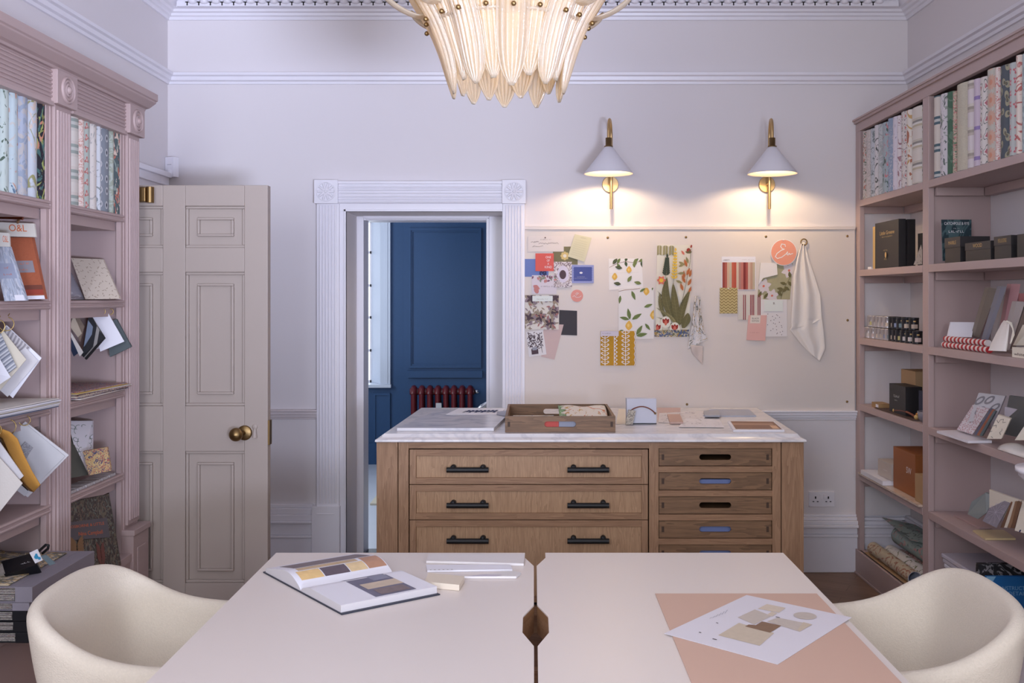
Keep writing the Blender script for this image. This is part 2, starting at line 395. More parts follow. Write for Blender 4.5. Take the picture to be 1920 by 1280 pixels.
# rear wall with two sash window openings
b = MB(); z0, z1 = .7, 2.98
xs = [XL-.2, -1.65, -.45, .55, 1.75, XR+.2]
for i in (0, 2, 4): b.box(xs[i], xs[i+1], YB-.15, YB, 0, ZC, WALL)
for i in (1, 3): b.box(xs[i], xs[i+1], YB-.15, YB, 0, z0, WALL); b.box(xs[i], xs[i+1], YB-.15, YB, z1, ZC, WALL)
struct(b.build('wall_rear'))
def glassm():
    k = bpy.data.materials.new('window_glass'); k.use_nodes = True; t = k.node_tree; o = t.nodes['Material Output']
    a = t.nodes.new('ShaderNodeBsdfTransparent'); g = t.nodes.new('ShaderNodeBsdfGlossy'); g.inputs['Roughness'].default_value = .02
    m = t.nodes.new('ShaderNodeMixShader'); m.inputs[0].default_value = .07
    t.links.new(a.outputs[0], m.inputs[1]); t.links.new(g.outputs[0], m.inputs[2]); t.links.new(m.outputs[0], o.inputs[0]); return k
GLASS = glassm()
for n, (a, c) in enumerate(((xs[1], xs[2]), (xs[3], xs[4])), 2):
    b = MB()
    for x in (a, (a+c)/2-.015, c-.05): b.box(x, x+(.05 if x != (a+c)/2-.015 else .03), YB-.12, YB-.07, z0, z1, WHITE)
    for z in (z0, (z0+z1)/2-.02, z1-.05, (z0*3+z1)/4, (z0+3*z1)/4): b.box(a, c, YB-.12, YB-.07, z, z+.04, WHITE)
    fr = struct(b.build('window_%d' % n), 'white sash window in the rear wall')
    g = MB(); g.box(a, c, YB-.10, YB-.095, z0, z1, GLASS); g.build('pane', fr)
# ---- mouldings
def frame(b, x0, x1, z0, z1, w_, ya, yb, m):
    b.box(x0, x1, ya, yb, z0, z0+w_, m); b.box(x0, x1, ya, yb, z1-w_, z1, m); b.box(x0, x0+w_, ya, yb, z0+w_, z1-w_, m); b.box(x1-w_, x1, ya, yb, z0+w_, z1-w_, m)
def run(mb, prof, m, side):
    """prof: (projection, z) polygon swept along a wall"""
    pts = {'back': [(XL, WY, 0, -1), (XR, WY, 0, -1)], 'left': [(XL, YB, 1, 0), (XL, WY, 1, 0)], 'right': [(XR, YB, -1, 0), (XR, WY, -1, 0)], 'rear': [(XL, YB, 0, 1), (XR, YB, 0, 1)]}[side]
    (xa, ya, nx, ny), (xb, yb, _, _) = pts
    n = len(prof); A = []; B_ = []
    for (p, z) in prof:
        if side in ('back', 'rear'):
            A.append((xa+p, ya+ny*p, z)); B_.append((xb-p, yb+ny*p, z))
        else:
            A.append((xa+nx*p, ya+p, z)); B_.append((xb+nx*p, yb-p, z))
    mb.add(A+B_, [(i, i+1, n+i+1, n+i) for i in range(n-1)], m)
rail = [(0, 2.832), (.012, 2.832), (.016, 2.846), (.03, 2.852), (.034, 2.872), (.048, 2.878), (.05, 2.893), (0, 2.893)]
corn = [(0, 3.205), (.012, 3.205), (.018, 3.222), (.03, 3.226), (.034, 3.24), (.05, 3.244), (.055, 3.258), (.075, 3.262), (.085, 3.29), (.10, 3.31), (.26, 3.325), (.28, 3.35), (.33, 3.36), (.34, 3.40), (.36, 3.42), (0, 3.42)]
for i, sd in enumerate(('back', 'left', 'right', 'rear')):
    b = MB(); run(b, rail, WHITE, sd); struct(b.build('trim_%d' % (i+1)), 'white picture rail')
    b = MB(); run(b, corn, WHITE, sd); struct(b.build('trim_%d' % (i+5)), 'white plaster cornice')
# plaster drops along the cornice; dark insets paint the shade of the piercings
b = MB(); sp = .0665; n = int(3.98/sp)
for i in range(n+1):
    x = -1.98+i*sp
    b.ball((x+sp/2, WY-.115, 3.283), .024, WHITE, 8, (1, .8, .62))
    b.ball((x+sp/2, WY-.16, 3.312), .028, WHITE, 8, (.9, 1.1, .45))
    b.box(x-.011, x+.011, WY-.1055, WY-.09, 3.278, 3.284, HOLLOW_SHADE); b.box(x-.0035, x+.0035, WY-.1055, WY-.09, 3.262, 3.280, HOLLOW_SHADE)
b.box(-2.04, 2.09, WY-.105, WY-.05, 3.258, 3.286, WHITE)
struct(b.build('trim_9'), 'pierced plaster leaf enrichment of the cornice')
# skirtings and chair rail
def prof_box(name, x0, x1, y, steps, m, label):
    b = MB()
    for (za, zb, d) in steps: b.box(x0, x1, y-d, y, za, zb, m)
    return struct(b.build(name, bevel=.004), label)
SK_L = [(0, .20, .03), (.20, .215, .04), (.215, .285, .03), (.285, .30, .05), (.30, .335, .04), (.335, .37, .03), (.37, .392, .018)]
SK_R = [(0, .205, .035), (.205, .222, .045), (.222, .262, .034), (.262, .278, .06), (.278, .30, .048), (.30, .318, .03), (.318, .333, .018)]
prof_box('baseboard_back_left', XL, wx(588), WY, SK_L, WHITE, 'tall white skirting left of the doorway')
prof_box('baseboard_back_right', OX1+.14, XR, WY, SK_R, WHITE, 'tall white skirting right of the doorway')
CR = [(.885, .897, .012), (.897, .912, .022), (.912, .93, .032), (.93, .942, .04)]
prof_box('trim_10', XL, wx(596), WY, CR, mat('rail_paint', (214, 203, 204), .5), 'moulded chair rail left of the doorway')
prof_box('trim_11', wx(1400), XR, WY, [(a-.005, c-.005, d) for a, c, d in CR], WHITE, 'moulded chair rail right of the pinboard')
b = MB()
for (za, zb, d) in SK_R: b.box(XR-d, XR, YB, WY, za, zb, WHITE)
struct(b.build('baseboard_right', bevel=.004), 'white skirting behind the right shelving')
b = MB()
for (za, zb, d) in SK_L: b.box(XL, XL+d, YB, 4.5, za, zb, WHITE)
struct(b.build('baseboard_left', bevel=.004))
# ---- doorway casing
def flutes_v(b, x0, x1, z0, z1, y, n, m):
    w = (x1-x0)/n
    for i in range(n):
        b.tube([(x0+w*(i+.5), y, z0), (x0+w*(i+.5), y, z1)], w*.36, m, 8)
cs = MB()
for (a, c) in ((596, 638), (943, 984)):
    cs.box(wx(a), wx(c), WY-.035, WY, .37, wz(382), WHITE)
    flutes_v(cs, wx(a)+.012, wx(c)-.012, .40, wz(386), WY-.036, 6, WHITE)
cs.box(wx(638), OX0, WY-.02, WY, 0, OZ+.05, WHITE); cs.box(OX0-.012, OX0, WY-.03, WY, 0, OZ+.012, WHITE)
cs.box(OX1, wx(943), WY-.02, WY, 0, OZ+.05, WHITE); cs.box(OX1, OX1+.012, WY-.03, WY, 0, OZ+.012, WHITE)
cs.box(wx(638), wx(943), WY-.022, WY, OZ, wz(382), WHITE); cs.box(OX0-.012, OX1+.012, WY-.03, WY, OZ, OZ+.012, WHITE)
cs.box(wx(636), wx(944), WY-.035, WY, wz(382), wz(345), WHITE)
zz = [wz(379), wz(374), wz(369), wz(363), wz(357), wz(352)]
for i, z in enumerate(zz): cs.tube([(wx(637), WY-.036, z), (wx(943), WY-.036, z)], .0065, WHITE, 8)
cs.box(wx(634), wx(945), WY-.05, WY, wz(346), wz(341), WHITE)
for (a, c) in ((588, 640), (941, 992)):
    cs.box(wx(a), wx(c), WY-.055, WY, 0, .385, WHITE)
    cs.box(wx(a)+.03, wx(c)-.03, WY-.058, WY, .075, .08, WHITE); cs.box(wx(a)+.03, wx(c)-.03, WY-.058, WY, .34, .346, WHITE)
struct(cs.build('trim_12', bevel=.002), 'white fluted door casing with plinth blocks')
for j, (a, c) in enumerate(((593, 637), (942, 986))):
    r = MB(); r.box(wx(a), wx(c), WY-.06, WY, wz(383), wz(339), WHITE); cx, cz = wx((a+c)/2), wz(361)
    r.lathe([(.056, -.060), (.056, -.066), (.050, -.066), (.050, -.060)], WHITE, (cx, WY, cz), 'Y', 28)
    for q in range(10):
        an = 2*PI*q/10
        for t in range(6):
            rr = .014+t*.006; r.ball((cx+rr*math.cos(an), WY-.064, cz+rr*math.sin(an)), .0075, WHITE, 6, (1, .8, 1))
    r.ball((cx, WY-.064, cz), .011, WHITE, 10)
    struct(r.build('trim_%d' % (13+j), bevel=.0015), 'square rosette block at the corner of the door casing')
# lining at the far side of the thick wall
ln = MB(); ya, yb = WY+.32, WY+.5; zf = H+140*(6.16)/F
ln.box(OX0, OX0+.043, ya, yb, 0, OZ, WHITE); ln.box(-.272, OX1, ya, yb, 0, OZ, WHITE); ln.box(OX0+.0435, -.2725, ya+.001, yb, zf, OZ-.001, WHITE)
ln.box(OX0+.043, -.272, ya-.02, ya, zf+.012, zf+.03, WHITE); ln.box(-.288, -.272, ya-.02, ya, 0, zf+.01, WHITE)
ln.box(OX0+.05, OX1-.001, ya-.035, ya-.001, zf+.034, OZ-.001, WHITE)
for z in (zf+.012,): ln.tube([(OX0+.06, ya-.012, z), (-.28, ya-.012, z)], .008, WHITE, 8)
struct(ln.build('trim_15', bevel=.002), 'white inner lining of the doorway')
# ================================================================ BLUE ROOM BEYOND
BY = 9.4; BXL = -1.36; kb = BY/F
def bx_(x): return (x-CX)*kb
def bz_(y): return H-(y-CY)*kb
b = MB(); b.box(-3.2, 1.9, WY+.5, BY+.2, -.1, 0, mat('pale_stone_floor', (198, 204, 216), .35, var=.05, vscale=3)); b.box(OX0, OX1, WY, WY+.5, -.1, .002, mat('threshold', (40, 38, 44), .4)); struct(b.build('floor_blue_room'), 'pale stone floor of the blue room')
b = MB(); b.box(-2.9, 1.9, WY+.5, BY+.25, 3.1, 3.2, CEIL); struct(b.build('ceiling_blue_room'))
WX0, WX1, WZ0, WZ1 = bx_(592), bx_(716), bz_(720), 2.62
b = MB(); b.box(WX1, 1.9, BY, BY+.25, 0, 3.2, BLUE); b.box(-2.9, WX0, BY, BY+.25, 0, 3.2, BLUE); b.box(WX0, WX1, BY, BY+.25, 0, WZ0-.03, BLUE); b.box(WX0, WX1, BY, BY+.25, WZ1, 3.2, BLUE)
for (x0, x1, y0, y1) in ((bx_(773), bx_(897), bz_(683), bz_(434)), (bx_(706), bx_(726), bz_(850), bz_(742))):
    fz = BY-.03 if x0 > -1.2 else BY
    frame(b, x0-.03, x1+.03, y0-.03, y1+.03, .022, fz-.022, fz, BLUE); frame(b, x0-.008, x1+.008, y0-.008, y1+.008, .014, fz-.012, fz, BLUE)
    if x0 < -1.2: b.box(x0-.02, x1+.02, BY-.01, BY, y0, y1, BLUE)
b.box(bx_(765), bx_(905), BY-.06, BY, bz_(707), bz_(694), BLUE)
b.box(bx_(757), 1.8, BY-.03, BY, .0, 3.19, BLUE)
b.box(bx_(757), 1.8, BY-.055, BY, .0, .22, BLUE); b.box(-2.5, bx_(757), BY-.02, BY, .0, .2, BLUE)
struct(b.build('wall_blue_back'), 'navy blue panelled wall of the far room')
b = MB(); b.box(-2.9, -2.75, WY+.5, BY, 0, 3.2, BLUE); struct(b.build('wall_blue_left'), 'navy blue side wall of the far room')
b = MB(); b.box(1.8, 1.95, WY+.5, BY, 0, 3.2, BLUE); struct(b.build('wall_blue_right'))
b = MB(); b.box(-2.9, OX0, WY+.5, WY+.52, 0, 3.1, WALL); b.box(OX1, 1.9, WY+.5, WY+.52, 0, 3.1, WALL); b.box(OX0, OX1, WY+.5, WY+.52, OZ, 3.1, WALL); struct(b.build('wall_blue_front'))
gy = BY+.20; gx0, gx1 = WX0+.06, (697-CX)*gy/F
SH = mat('shutter_paint', (206, 214, 228), .4)
b = MB(); nb_ = 3
for i_ in range(nb_+1): x_ = gx0+(gx1-gx0)*i_/nb_; b.box(x_-.014, x_+.014, gy-.02, gy+.02, WZ0, WZ1, WHITE)
for z in (WZ0, WZ0+.30, WZ0+.62, WZ0+.93, WZ0+1.25, WZ0+1.55, WZ1-.05): b.box(gx0, gx1, gy-.02, gy+.02, z, z+.024, WHITE)
wn = struct(b.build('window_1'), 'tall white sash window with folded shutters in the blue room')
g = MB(); g.box(gx0, gx1, gy-.003, gy+.003, WZ0, WZ1, GLASS); g.build('pane', wn)
for sg, xa, xb in ((1, gx1, WX1), (-1, gx0, WX0)):
    g = MB(); g.prism([(xa, gy-.02, WZ0), (xb, BY, WZ0), (xb+sg*.02, BY+.01, WZ0), (xa+sg*.03, gy, WZ0)], (0, 0, WZ1-WZ0), SH)
    g.box(xb-.012, xb+sg*.085, BY-.03, BY+.0, WZ0, WZ1+.08, SH); g.box(xb+sg*.03, xb+sg*.06, BY-.036, BY-.03, WZ0, WZ1+.08, SH); g.build('shutter', wn, bevel=.002)
g = MB(); g.box(WX0-.1, WX1+.095, BY-.06, BY+.2, WZ0-.03, WZ0, SH); g.build('window_sill', wn, bevel=.004)
# cast iron radiator
RED = mat('oxblood_enamel', (96, 26, 32), .3)
ry = BY-.21; x0, x1 = bx_(774), bx_(892); zt = bz_(723)
rad = thing('radiator', 'dark red cast iron column radiator standing against the navy wall', 'radiator', ((x0+x1)/2, ry, 0))
n = 8; w_ = (x1-x0)/n
for i in range(n):
    s = MB(); cx = x0+w_*(i+.5)
    for dy in (-.05, .05): s.tube([(cx, ry+dy, .09), (cx, ry+dy, zt-.05)], .024, RED, 10)
    s.tube([(cx, ry-.055, zt-.055), (cx, ry-.045, zt-.02), (cx, ry, zt-.004), (cx, ry+.045, zt-.02), (cx, ry+.055, zt-.055)], .03, RED, 10)
    s.tube([(cx-w_/2, ry, zt-.035), (cx+w_/2, ry, zt-.035)], .032, RED, 10); s.tube([(cx-w_/2, ry, .12), (cx+w_/2, ry, .12)], .032, RED, 10)
    if i in (0, n-1):
        for dy in (-.05, .05): s.tube([(cx, ry+dy, 0), (cx, ry+dy, .1)], .018, RED, 8)
    s.build('radiator_section', rad)
s = MB(); s.lathe([(0, 0), (.02, 0), (.02, .04), (.0, .045)], CHROME, (x1, ry, zt-.035), 'X', 12); s.build('bleed_valve', rad)
lg = MB(); cx, cz = bx_(828), bz_(755)
lg.prism([(cx-.026, ry-.085, cz+.03), (cx-.026, ry-.085, cz-.015), (cx-.012, ry-.085, cz-.037), (cx+.012, ry-.085, cz-.037), (cx+.026, ry-.085, cz-.015), (cx+.026, ry-.085, cz+.03)], (0, .01, 0), mat('silver_label', (190, 188, 192), .4))
lg.build('badge', rad)
b = MB(); b.box(-1.25, .6, 7.55, 9.0, 0, .014, mat('beige_rug_pile', (214, 206, 186), .95, bump=.5, bscale=200)); tag(b.build('rug'), 'beige rug on the stone floor beyond the doorway', 'rug')
# chrome chair arm just visible past the jamb
b = MB(); c0 = P(912, 757, 8.2); b.tube([P(880, 800, 8.2), P(890, 778, 8.2), P(903, 763, 8.2), P(915, 755, 8.2), P(935, 752, 8.2), P(960, 752, 8.2)], .022, CHROME, 10)
b.tube([P(880, 800, 8.2), (P(880, 800, 8.2).x, 8.2, .014)], .02, CHROME, 10); b.tube([P(960, 752, 8.2), (P(960, 752, 8.2).x, 8.2, .014)], .02, CHROME, 10)
tag(b.build('chair_arm_rail'), 'curved chrome chair arm seen low beside the right door jamb', 'chair')
# ================================================================ PANELLED DOOR (left wall, standing open)
DY = 4.5; dk = DY/F
def dx(x): return (x-CX)*dk
def dz(y): return H-(y-CY)*dk
dr = thing('door_1', 'tall taupe six-panel door standing open beside the left bookcase', 'door', (dx(306), DY, 0)); dr['kind'] = 'structure'; del dr['category']
D0, D1, DT = XL+.03, dx(502), dz(347)
m = MB(); m.box(D0, D1, DY+.024, DY+.05, .01, DT, TAUPE)
rows = [(386, 464), (510, 761), (846, 1093)]; cols = [(XL+.15, dx(305)), (dx(347), dx(458))]
prevz = DT
xe = [D0, cols[0][0], cols[0][1], cols[1][0], cols[1][1], D1]
for i in (0, 2, 4): m.box(xe[i], xe[i+1], DY, DY+.026, .01, DT, TAUPE)
for (a, c) in cols:
    zt_ = DT
    for (t, bt) in rows: m.box(a, c, DY, DY+.026, dz(t), zt_, TAUPE); zt_ = dz(bt)
    m.box(a, c, DY, DY+.026, .01, zt_, TAUPE)
    for (t, bt) in rows:
        z0, z1 = dz(bt), dz(t); e = .012
        frame(m, a, c, z0, z1, e, DY+.009, DY+.026, TAUPE)
        i_ = .052; e = .011
        a2, c2, z02, z12 = a+i_, c-i_, z0+i_, z1-i_
        frame(m, a2, c2, z02, z12, e, DY+.008, DY+.026, TAUPE)
m.build('door_leaf', dr, bevel=.003)
kx, kz = dx(447), dz(811)
kn = MB(); kn.lathe([(0, -.004), (.03, -.004), (.034, .0), (.034, .006), (0, .006)], DBRASS, (dx(459), DY-.006, kz), 'Y', 24)
kn.tube([(dx(459), DY, kz), (dx(452), DY-.05, kz)], .010, DBRASS, 12)
kn.lathe([(0, -.088), (.018, -.085), (.029, -.072), (.031, -.06), (.026, -.048), (.012, -.04), (.009, -.03)], DBRASS, (dx(450), DY, kz), 'Y', 24)
tag(kn.build('door_knob', dr), 'round aged brass knob on a rose')
kh = MB(); kh.ball((dx(478), DY-.002, dz(800)), .013, TAUPE, 12, (1, .35, 1)); kh.tube([(dx(478), DY-.003, dz(803)), (dx(478), DY-.004, dz(820))], [.007, .012], TAUPE, 12); kh.build('keyhole_cover', dr)
hg = MB(); hg.box(D1, D1+.008, DY+.002, DY+.04, dz(834), dz(788), DBRASS); hg.build('latch_plate', dr)
hb = MB(); hb.box(dx(250), dx(281), DY-.055, DY, dz(380), dz(353), DBRASS); hb.tube([(dx(286), DY-.03, dz(381)), (dx(286), DY-.03, dz(352))], .018, DBRASS, 16); tag(hb.build('door_bracket', dr, bevel=.003), 'chunky brass bracket at the top of the door')
# casing of that doorway on the left wall
b = MB()
for (ya_, yb_, za_, zb_) in ((LY0-.13, LY0, 0, LZ+.13), (LY1, LY1+.13, 0, LZ+.13), (LY0, LY1, LZ, LZ+.13)):
    b.box(XL, XL+.03, ya_, yb_, za_, zb_, WHITE)
b.box(XL, XL+.045, LY0-.13, LY1+.13, LZ+.10, LZ+.13, WHITE); b.box(XL, XL+.04, LY0-.1, LY1+.1, LZ+.05, LZ+.06, WHITE)
struct(b.build('trim_16', bevel=.003), 'white casing of the doorway in the left wall')
# ================================================================ RIGHT BOOKCASE (open, against the right wall)
RX = 1.876; RT = .025
rb = thing('bookcase', 'mauve open shelving running along the right wall', 'bookcase', (2.03, 4.2, 0), group=None)
ST = [5.66, 4.72, 3.42, 2.35]     # stile centres
def stile(b, y0, y1, z0, z1): b.box(RX, RX+.028, y0, y1, z0, z1, MAUVE)
fr = MB(); stile(fr, 5.67, 5.742, .14, 2.55)
dv = [(4.685, 4.755), (3.40, 3.47), (2.1, 2.17)]
for (a, c) in dv: stile(fr, a, c, .14, 2.55)
fr.box(RX, RX+.028, 2.1, 5.742, 2.55, 2.60, MAUVE); fr.box(RX-.012, RX, 2.1, 5.742, 2.598, 2.615, MAUVE)
fr.build('face_frame', rb, bevel=.002)
tp = MB(); tp.box(RX, XR-.001, 2.1, 5.742, 2.60, 2.622, MAUVE); tp.box(RX-.02, RX, 2.1, 5.742, 2.612, 2.622, MAUVE); tp.build('top_board', rb)
for (a, c) in dv:
    p = MB(); m_ = (a+c)/2; p.box(RX+.028, XR-.001, m_-.018, m_+.018, .14, 2.55, MAUVE); p.build('divider', rb)
p = MB(); p.box(RX+.028, XR-.001, 5.70, 5.742, .335, 2.55, WALL); p.build('end_panel', rb)
pl = MB(); pl.box(RX-.012, RX+.01, 2.1, 5.71, 0, .14, MAUVE); pl.box(RX-.018, RX-.012, 2.1, 5.71, .0, .012, MAUVE); pl.build('plinth', rb, bevel=.002)
SR = [.14, .58, .98, 1.36, 1.75, 2.15]; bays = [(4.755, 5.70), (3.47, 4.685), (2.17, 3.40)]
for (a, c) in bays:
    for z in SR:
        s = MB(); s.box(RX-.001, XR-.046, a+.001, c-.001, z-.036, z, MAUVE)
        if z > .2: s.box(XR-.012-.035, XR-.002, a+.02, c-.02, z-.075, z-.036, MAUVE); s.box(RX+.03, XR-.05, c-.022, c-.004, z-.075, z-.036, MAUVE); s.box(RX+.03, XR-.05, a+.004, a+.022, z-.075, z-.036, MAUVE)
        s.build('shelf', rb, bevel=.0015)
BACKP = mat('bookcase_back', (196, 178, 182), .6)
# ================================================================ LEFT BOOKCASE (pilasters and cornice)
LX = -1.78
lb = thing('bookcase', 'mauve bookcase with fluted pilasters and cornice on the left wall', 'bookcase', (-1.95, 3.4, 0))
fr = MB(); PIL = [(4.29, 4.44), (3.635, 3.785), (2.98, 3.13), (2.325, 2.475)]
for k, (a, c) in enumerate(PIL):
    p = MB(); p.box(XL+.03, LX, a, c, .48, 2.31, MAUVE); p.box(LX, LX+.012, a+.012, c-.012, .60, 2.31, MAUVE)
    w_ = (c-a-.04)/5
    for i in range(5): p.tube([(LX+.012, a+.02+w_*(i+.5), .62), (LX+.012, a+.02+w_*(i+.5), 2.29)], w_*.34, MAUVE, 8)
    p.build('pilaster', lb, bevel=.002)
    p = MB(); p.box(LX-.05, LX+.03, a-.005, c+.005, 2.31, 2.437, MAUVE); cy, cz = (a+c)/2, 2.373
    for (r0, h) in ((.052, .036), (.040, .034), (.026, .035)):
        p.lathe([(r0, .028), (r0-.001, h), (r0-.006, h+.003), (r0-.010, h-.001), (r0-.011, .028)], MAUVE, (LX, cy, cz), 'X', 24)
    p.ball((LX+.03, cy, cz), .016, MAUVE, 12); p.build('rosette_block', lb, bevel=.002)
    p = MB(); p.box(LX-.02, LX+.045, a-.01, c+.01, 0, .56, MAUVE); p.box(LX-.02, LX+.052, a-.016, c+.016, .56, .585, MAUVE)
    p.box(LX+.044, LX+.049, a+.03, c-.03, .08, .50, MAUVE); p.build('pilaster_plinth', lb, bevel=.003)
lbays = [(3.785, 4.29), (3.13, 3.635), (2.475, 2.98)]
for (a, c) in lbays:
    p = MB(); p.box(LX-.03, LX+.006, a, c, 2.315, 2.44, MAUVE)
    for i in range(7): p.tube([(LX+.007, a, 2.335+i*.015), (LX+.007, c, 2.335+i*.015)], .0055, MAUVE, 8)
    p.box(LX-.03, LX+.016, a, c, 2.300, 2.316, MAUVE); p.build('frieze', lb, bevel=.001)
    st = MB()
    for yy in (a, c-.022): st.box(LX-.025, LX-.004, yy, yy+.022, .487, 2.31, MAUVE)
    st.build('face_frame', lb)
cn = MB(); prof = [(LX-.02, 2.437), (LX+.02, 2.437), (LX+.024, 2.446), (LX+.04, 2.450), (LX+.062, 2.466), (LX+.07, 2.472), (LX+.07, 2.478), (LX+.078, 2.482), (LX+.078, 2.512), (XL+.03, 2.512), (XL+.03, 2.437)]
cn.prism([(x, 2.30, z) for x, z in prof][::-1], (0, 4.475-2.30, 0), MAUVE); cn.build('cornice', lb, bevel=.0015)
p = MB(); p.box(XL+.031, XL+.045, 2.33, 4.43, .5, 2.43, MAUVE); p.build('back_panel', lb)
for y in (4.42, 2.33):
    p = MB(); p.box(XL+.045, LX-.03, y-.01, y+.008, .5, 2.43, MAUVE); p.build('side_panel', lb)
bs = MB(); bs.box(XL+.031, LX+.03, 2.34, 4.42, .06, .45, MAUVE); bs.box(XL+.031, LX+.038, 2.335, 4.428, .45, .485, MAUVE); bs.box(XL+.031, LX+.01, 2.34, 4.42, 0, .06, MAUVE)
bs.build('base_cabinet', lb, bevel=.003)
SL = [.834, 1.195, 1.583, 1.952]
for (a, c) in lbays:
    for z in SL:
        s = MB(); s.box(XL+.046, LX-.002, a+.001, c-.001, z-.032, z, MAUVE); s.tube([(LX-.002, a+.001, z-.007), (LX-.002, c-.001, z-.007)], .006, MAUVE, 8); s.tube([(LX-.002, a+.001, z-.025), (LX-.002, c-.001, z-.025)], .006, MAUVE, 8)
        s.box(XL+.05, LX-.03, a+.022, c-.022, z-.07, z-.032, MAUVE)
        s.build('shelf', lb)
# ================================================================ PLAN CHEST with marble top
CYF = 4.63; ck = CYF/F
def kx_(x): return (x-CX)*ck
def kz_(y): return H-(y-CY)*ck
pc = thing('plan_chest', 'wide oak chest of drawers and sliding trays against the back wall', 'chest of drawers', (.265, 5.1, 0))
def sh(v):                                     # the chest stands very slightly out of square with the wall
    return Matrix(((1, .05, 0, -.05*CYF), (0, 1, 0, 0), (0, 0, 1, 0), (0, 0, 0, 1)))
SHM = sh(0)
def CM():
    m = MB(); m.M = SHM; return m
X0, X1, ZT, YK = kx_(706), kx_(1507), .917, 5.66
f = CM()
for (a, c) in ((X0, kx_(745.5)), (kx_(747), kx_(766)), (kx_(1217), kx_(1235)), (kx_(1448), kx_(1464)), (kx_(1465.5), X1)):
    f = CM(); f.box(a, c, CYF, CYF+.03, .10 if a != X0 and c != X1 else 0, ZT, OAKZ); f.build('frame_stile', pc, bevel=.001)
f = CM(); f.box(kx_(766), kx_(1464), CYF+.0005, CYF+.03, kz_(840.5), ZT, OAKX); f.box(kx_(747), kx_(1464), CYF+.0005, CYF+.03, .10, .145, OAKX)
tz = [(kz_(873)-.1130*i, kz_(841.5)-.1130*i) for i in range(6)]
for i in range(5): f.box(kx_(1235), kx_(1448), CYF+.0005, CYF+.03, tz[i+1][1]+.003, tz[i][0]-.003, OAKX)
f.build('frame_rail', pc, bevel=.001)
f = CM(); f.box(X0, X0+.03, CYF+.03, YK, 0, ZT, OAKZ); f.box(X1-.03, X1, CYF+.03, YK, 0, ZT, OAKZ); f.box(X0, X1, YK-.02, YK, .1, ZT, OAKZ); f.box(X0+.03, X1-.03, CYF+.03, YK-.02, .08, .10, OAKZ)
f.box(kx_(1220), kx_(1230), CYF+.03, YK-.02, .10, ZT, OAKZ); f.box(X0+.05, X1-.05, CYF+.06, CYF+.08, 0, .1, OAKX)
f.build('carcass', pc)
f = CM(); f.box(kx_(768), kx_(1215), CYF+.022, CYF+.03, .146, ZT-.02, HOLLOW_SHADE); f.build('shadow_gap', pc)  # dark sheet, coloured as the shade between the drawer fronts
for r in range(3):
    zt = kz_(842.5)-.1660*r; zb = zt-(.1625, .1625, .385)[r]; xa, xb = kx_(768), kx_(1215)
    d = CM(); t = .030
    d.box(xa, xa+t, CYF-.001, CYF+.018, zb, zt, OAKZ); d.box(xb-t, xb, CYF-.001, CYF+.018, zb, zt, OAKZ)
    d.box(xa+t, xb-t, CYF-.001, CYF+.018, zt-t, zt, OAKX); d.box(xa+t, xb-t, CYF-.001, CYF+.018, zb, zb+t, OAKX)
    d.box(xa+t, xb-t, CYF+.010, CYF+.019, zb+t, zt-t, OAKP)
    dd = d.build('drawer', pc, bevel=.001)
    for cxp in (878, 1103):
        h = CM(); cx = kx_(cxp); cz = zt-.0832; L = kx_(cxp+39)-cx
        h.tube([(cx-L, CYF-.026, cz-.008), (cx+L, CYF-.026, cz-.008)], .0125, BLACK, 14)
        for q in (-1, 1): h.lathe([(.0, .0), (.013, 0), (.013, .036), (0, .036)][::1], BLACK, (cx+q*(L-.028), CYF-.026, cz+.0), 'Y', 16)
        h.build('handle', dd)
def stadium_panel(b, xa, xb, za, zb, y0, y1, cx, cz, hw, hh, m):
    hole = []; n = 8
    for s_, c0 in ((1, cx+hw-hh), (-1, cx-hw+hh)):
        for k in range(n+1):
            a = (-PI/2+PI*k/n) if s_ == 1 else (PI/2+PI*k/n); hole.append((c0+hh*math.cos(a), cz+hh*math.sin(a)))
    out = [(xb, za)]+[(xb, za+(zb-za)*k/n) for k in range(1, n)]+[(xb, zb), (xa, zb)]+[(xa, zb-(zb-za)*k/n) for k in range(1, n)]+[(xa, za)]
    N_ = len(hole)
    A = [(x, y0, z) for x, z in out]+[(x, y0, z) for x, z in hole]; B_ = [(x, y1, z) for x, z in out]+[(x, y1, z) for x, z in hole]
    fs = []
    for i in range(N_):
        j = (i+1) % N_; fs += [(i, j, N_+j, N_+i), (2*N_+i, 3*N_+i, 3*N_+j, 2*N_+j), (N_+i, N_+j, 3*N_+j, 3*N_+i), (j, i, 2*N_+i, 2*N_+j)]
    b.add(A+B_, fs, m)
def tray_mesh(b, xa, xb, y0, y1, z0, z1, m, slotz=None):
    t = .012; cx, cz = (xa+xb)/2, slotz or (z0+z1)/2
    for (p, q) in ((y0, y0+t), (y1-t, y1)): stadium_panel(b, xa+t, xb-t, z0, z1, p, q, cx, cz, .075, .0135, m)
    b.box(xa, xa+t, y0, y1, z0, z1, m); b.box(xb-t, xb, y0, y1, z0, z1, m); b.box(xa+t, xb-t, y0+t, y1-t, z0+.004, z0+.012, m)
    for x in (xa+t, xb-t-.012):
        b.box(x, x+.012, y0-.0006, y0, z0+.026, z1-.026, mat('end_grain', (70, 48, 34), .6))
for i, (zb, zt) in enumerate(tz):
    t = CM(); tray_mesh(t, kx_(1236), kx_(1447), CYF+.008, YK-.15, zb, zt, WALNUT); tg = t.build('tray', pc, bevel=.0008)
    l = CM(); l.box(kx_(1235), kx_(1448), CYF+.05, CYF+.07, zb-.012, zb-.002, OAKX) ; l.build('tray_runner', pc)
FB = mat('pale_blue_folder', (120, 134, 184), .5)
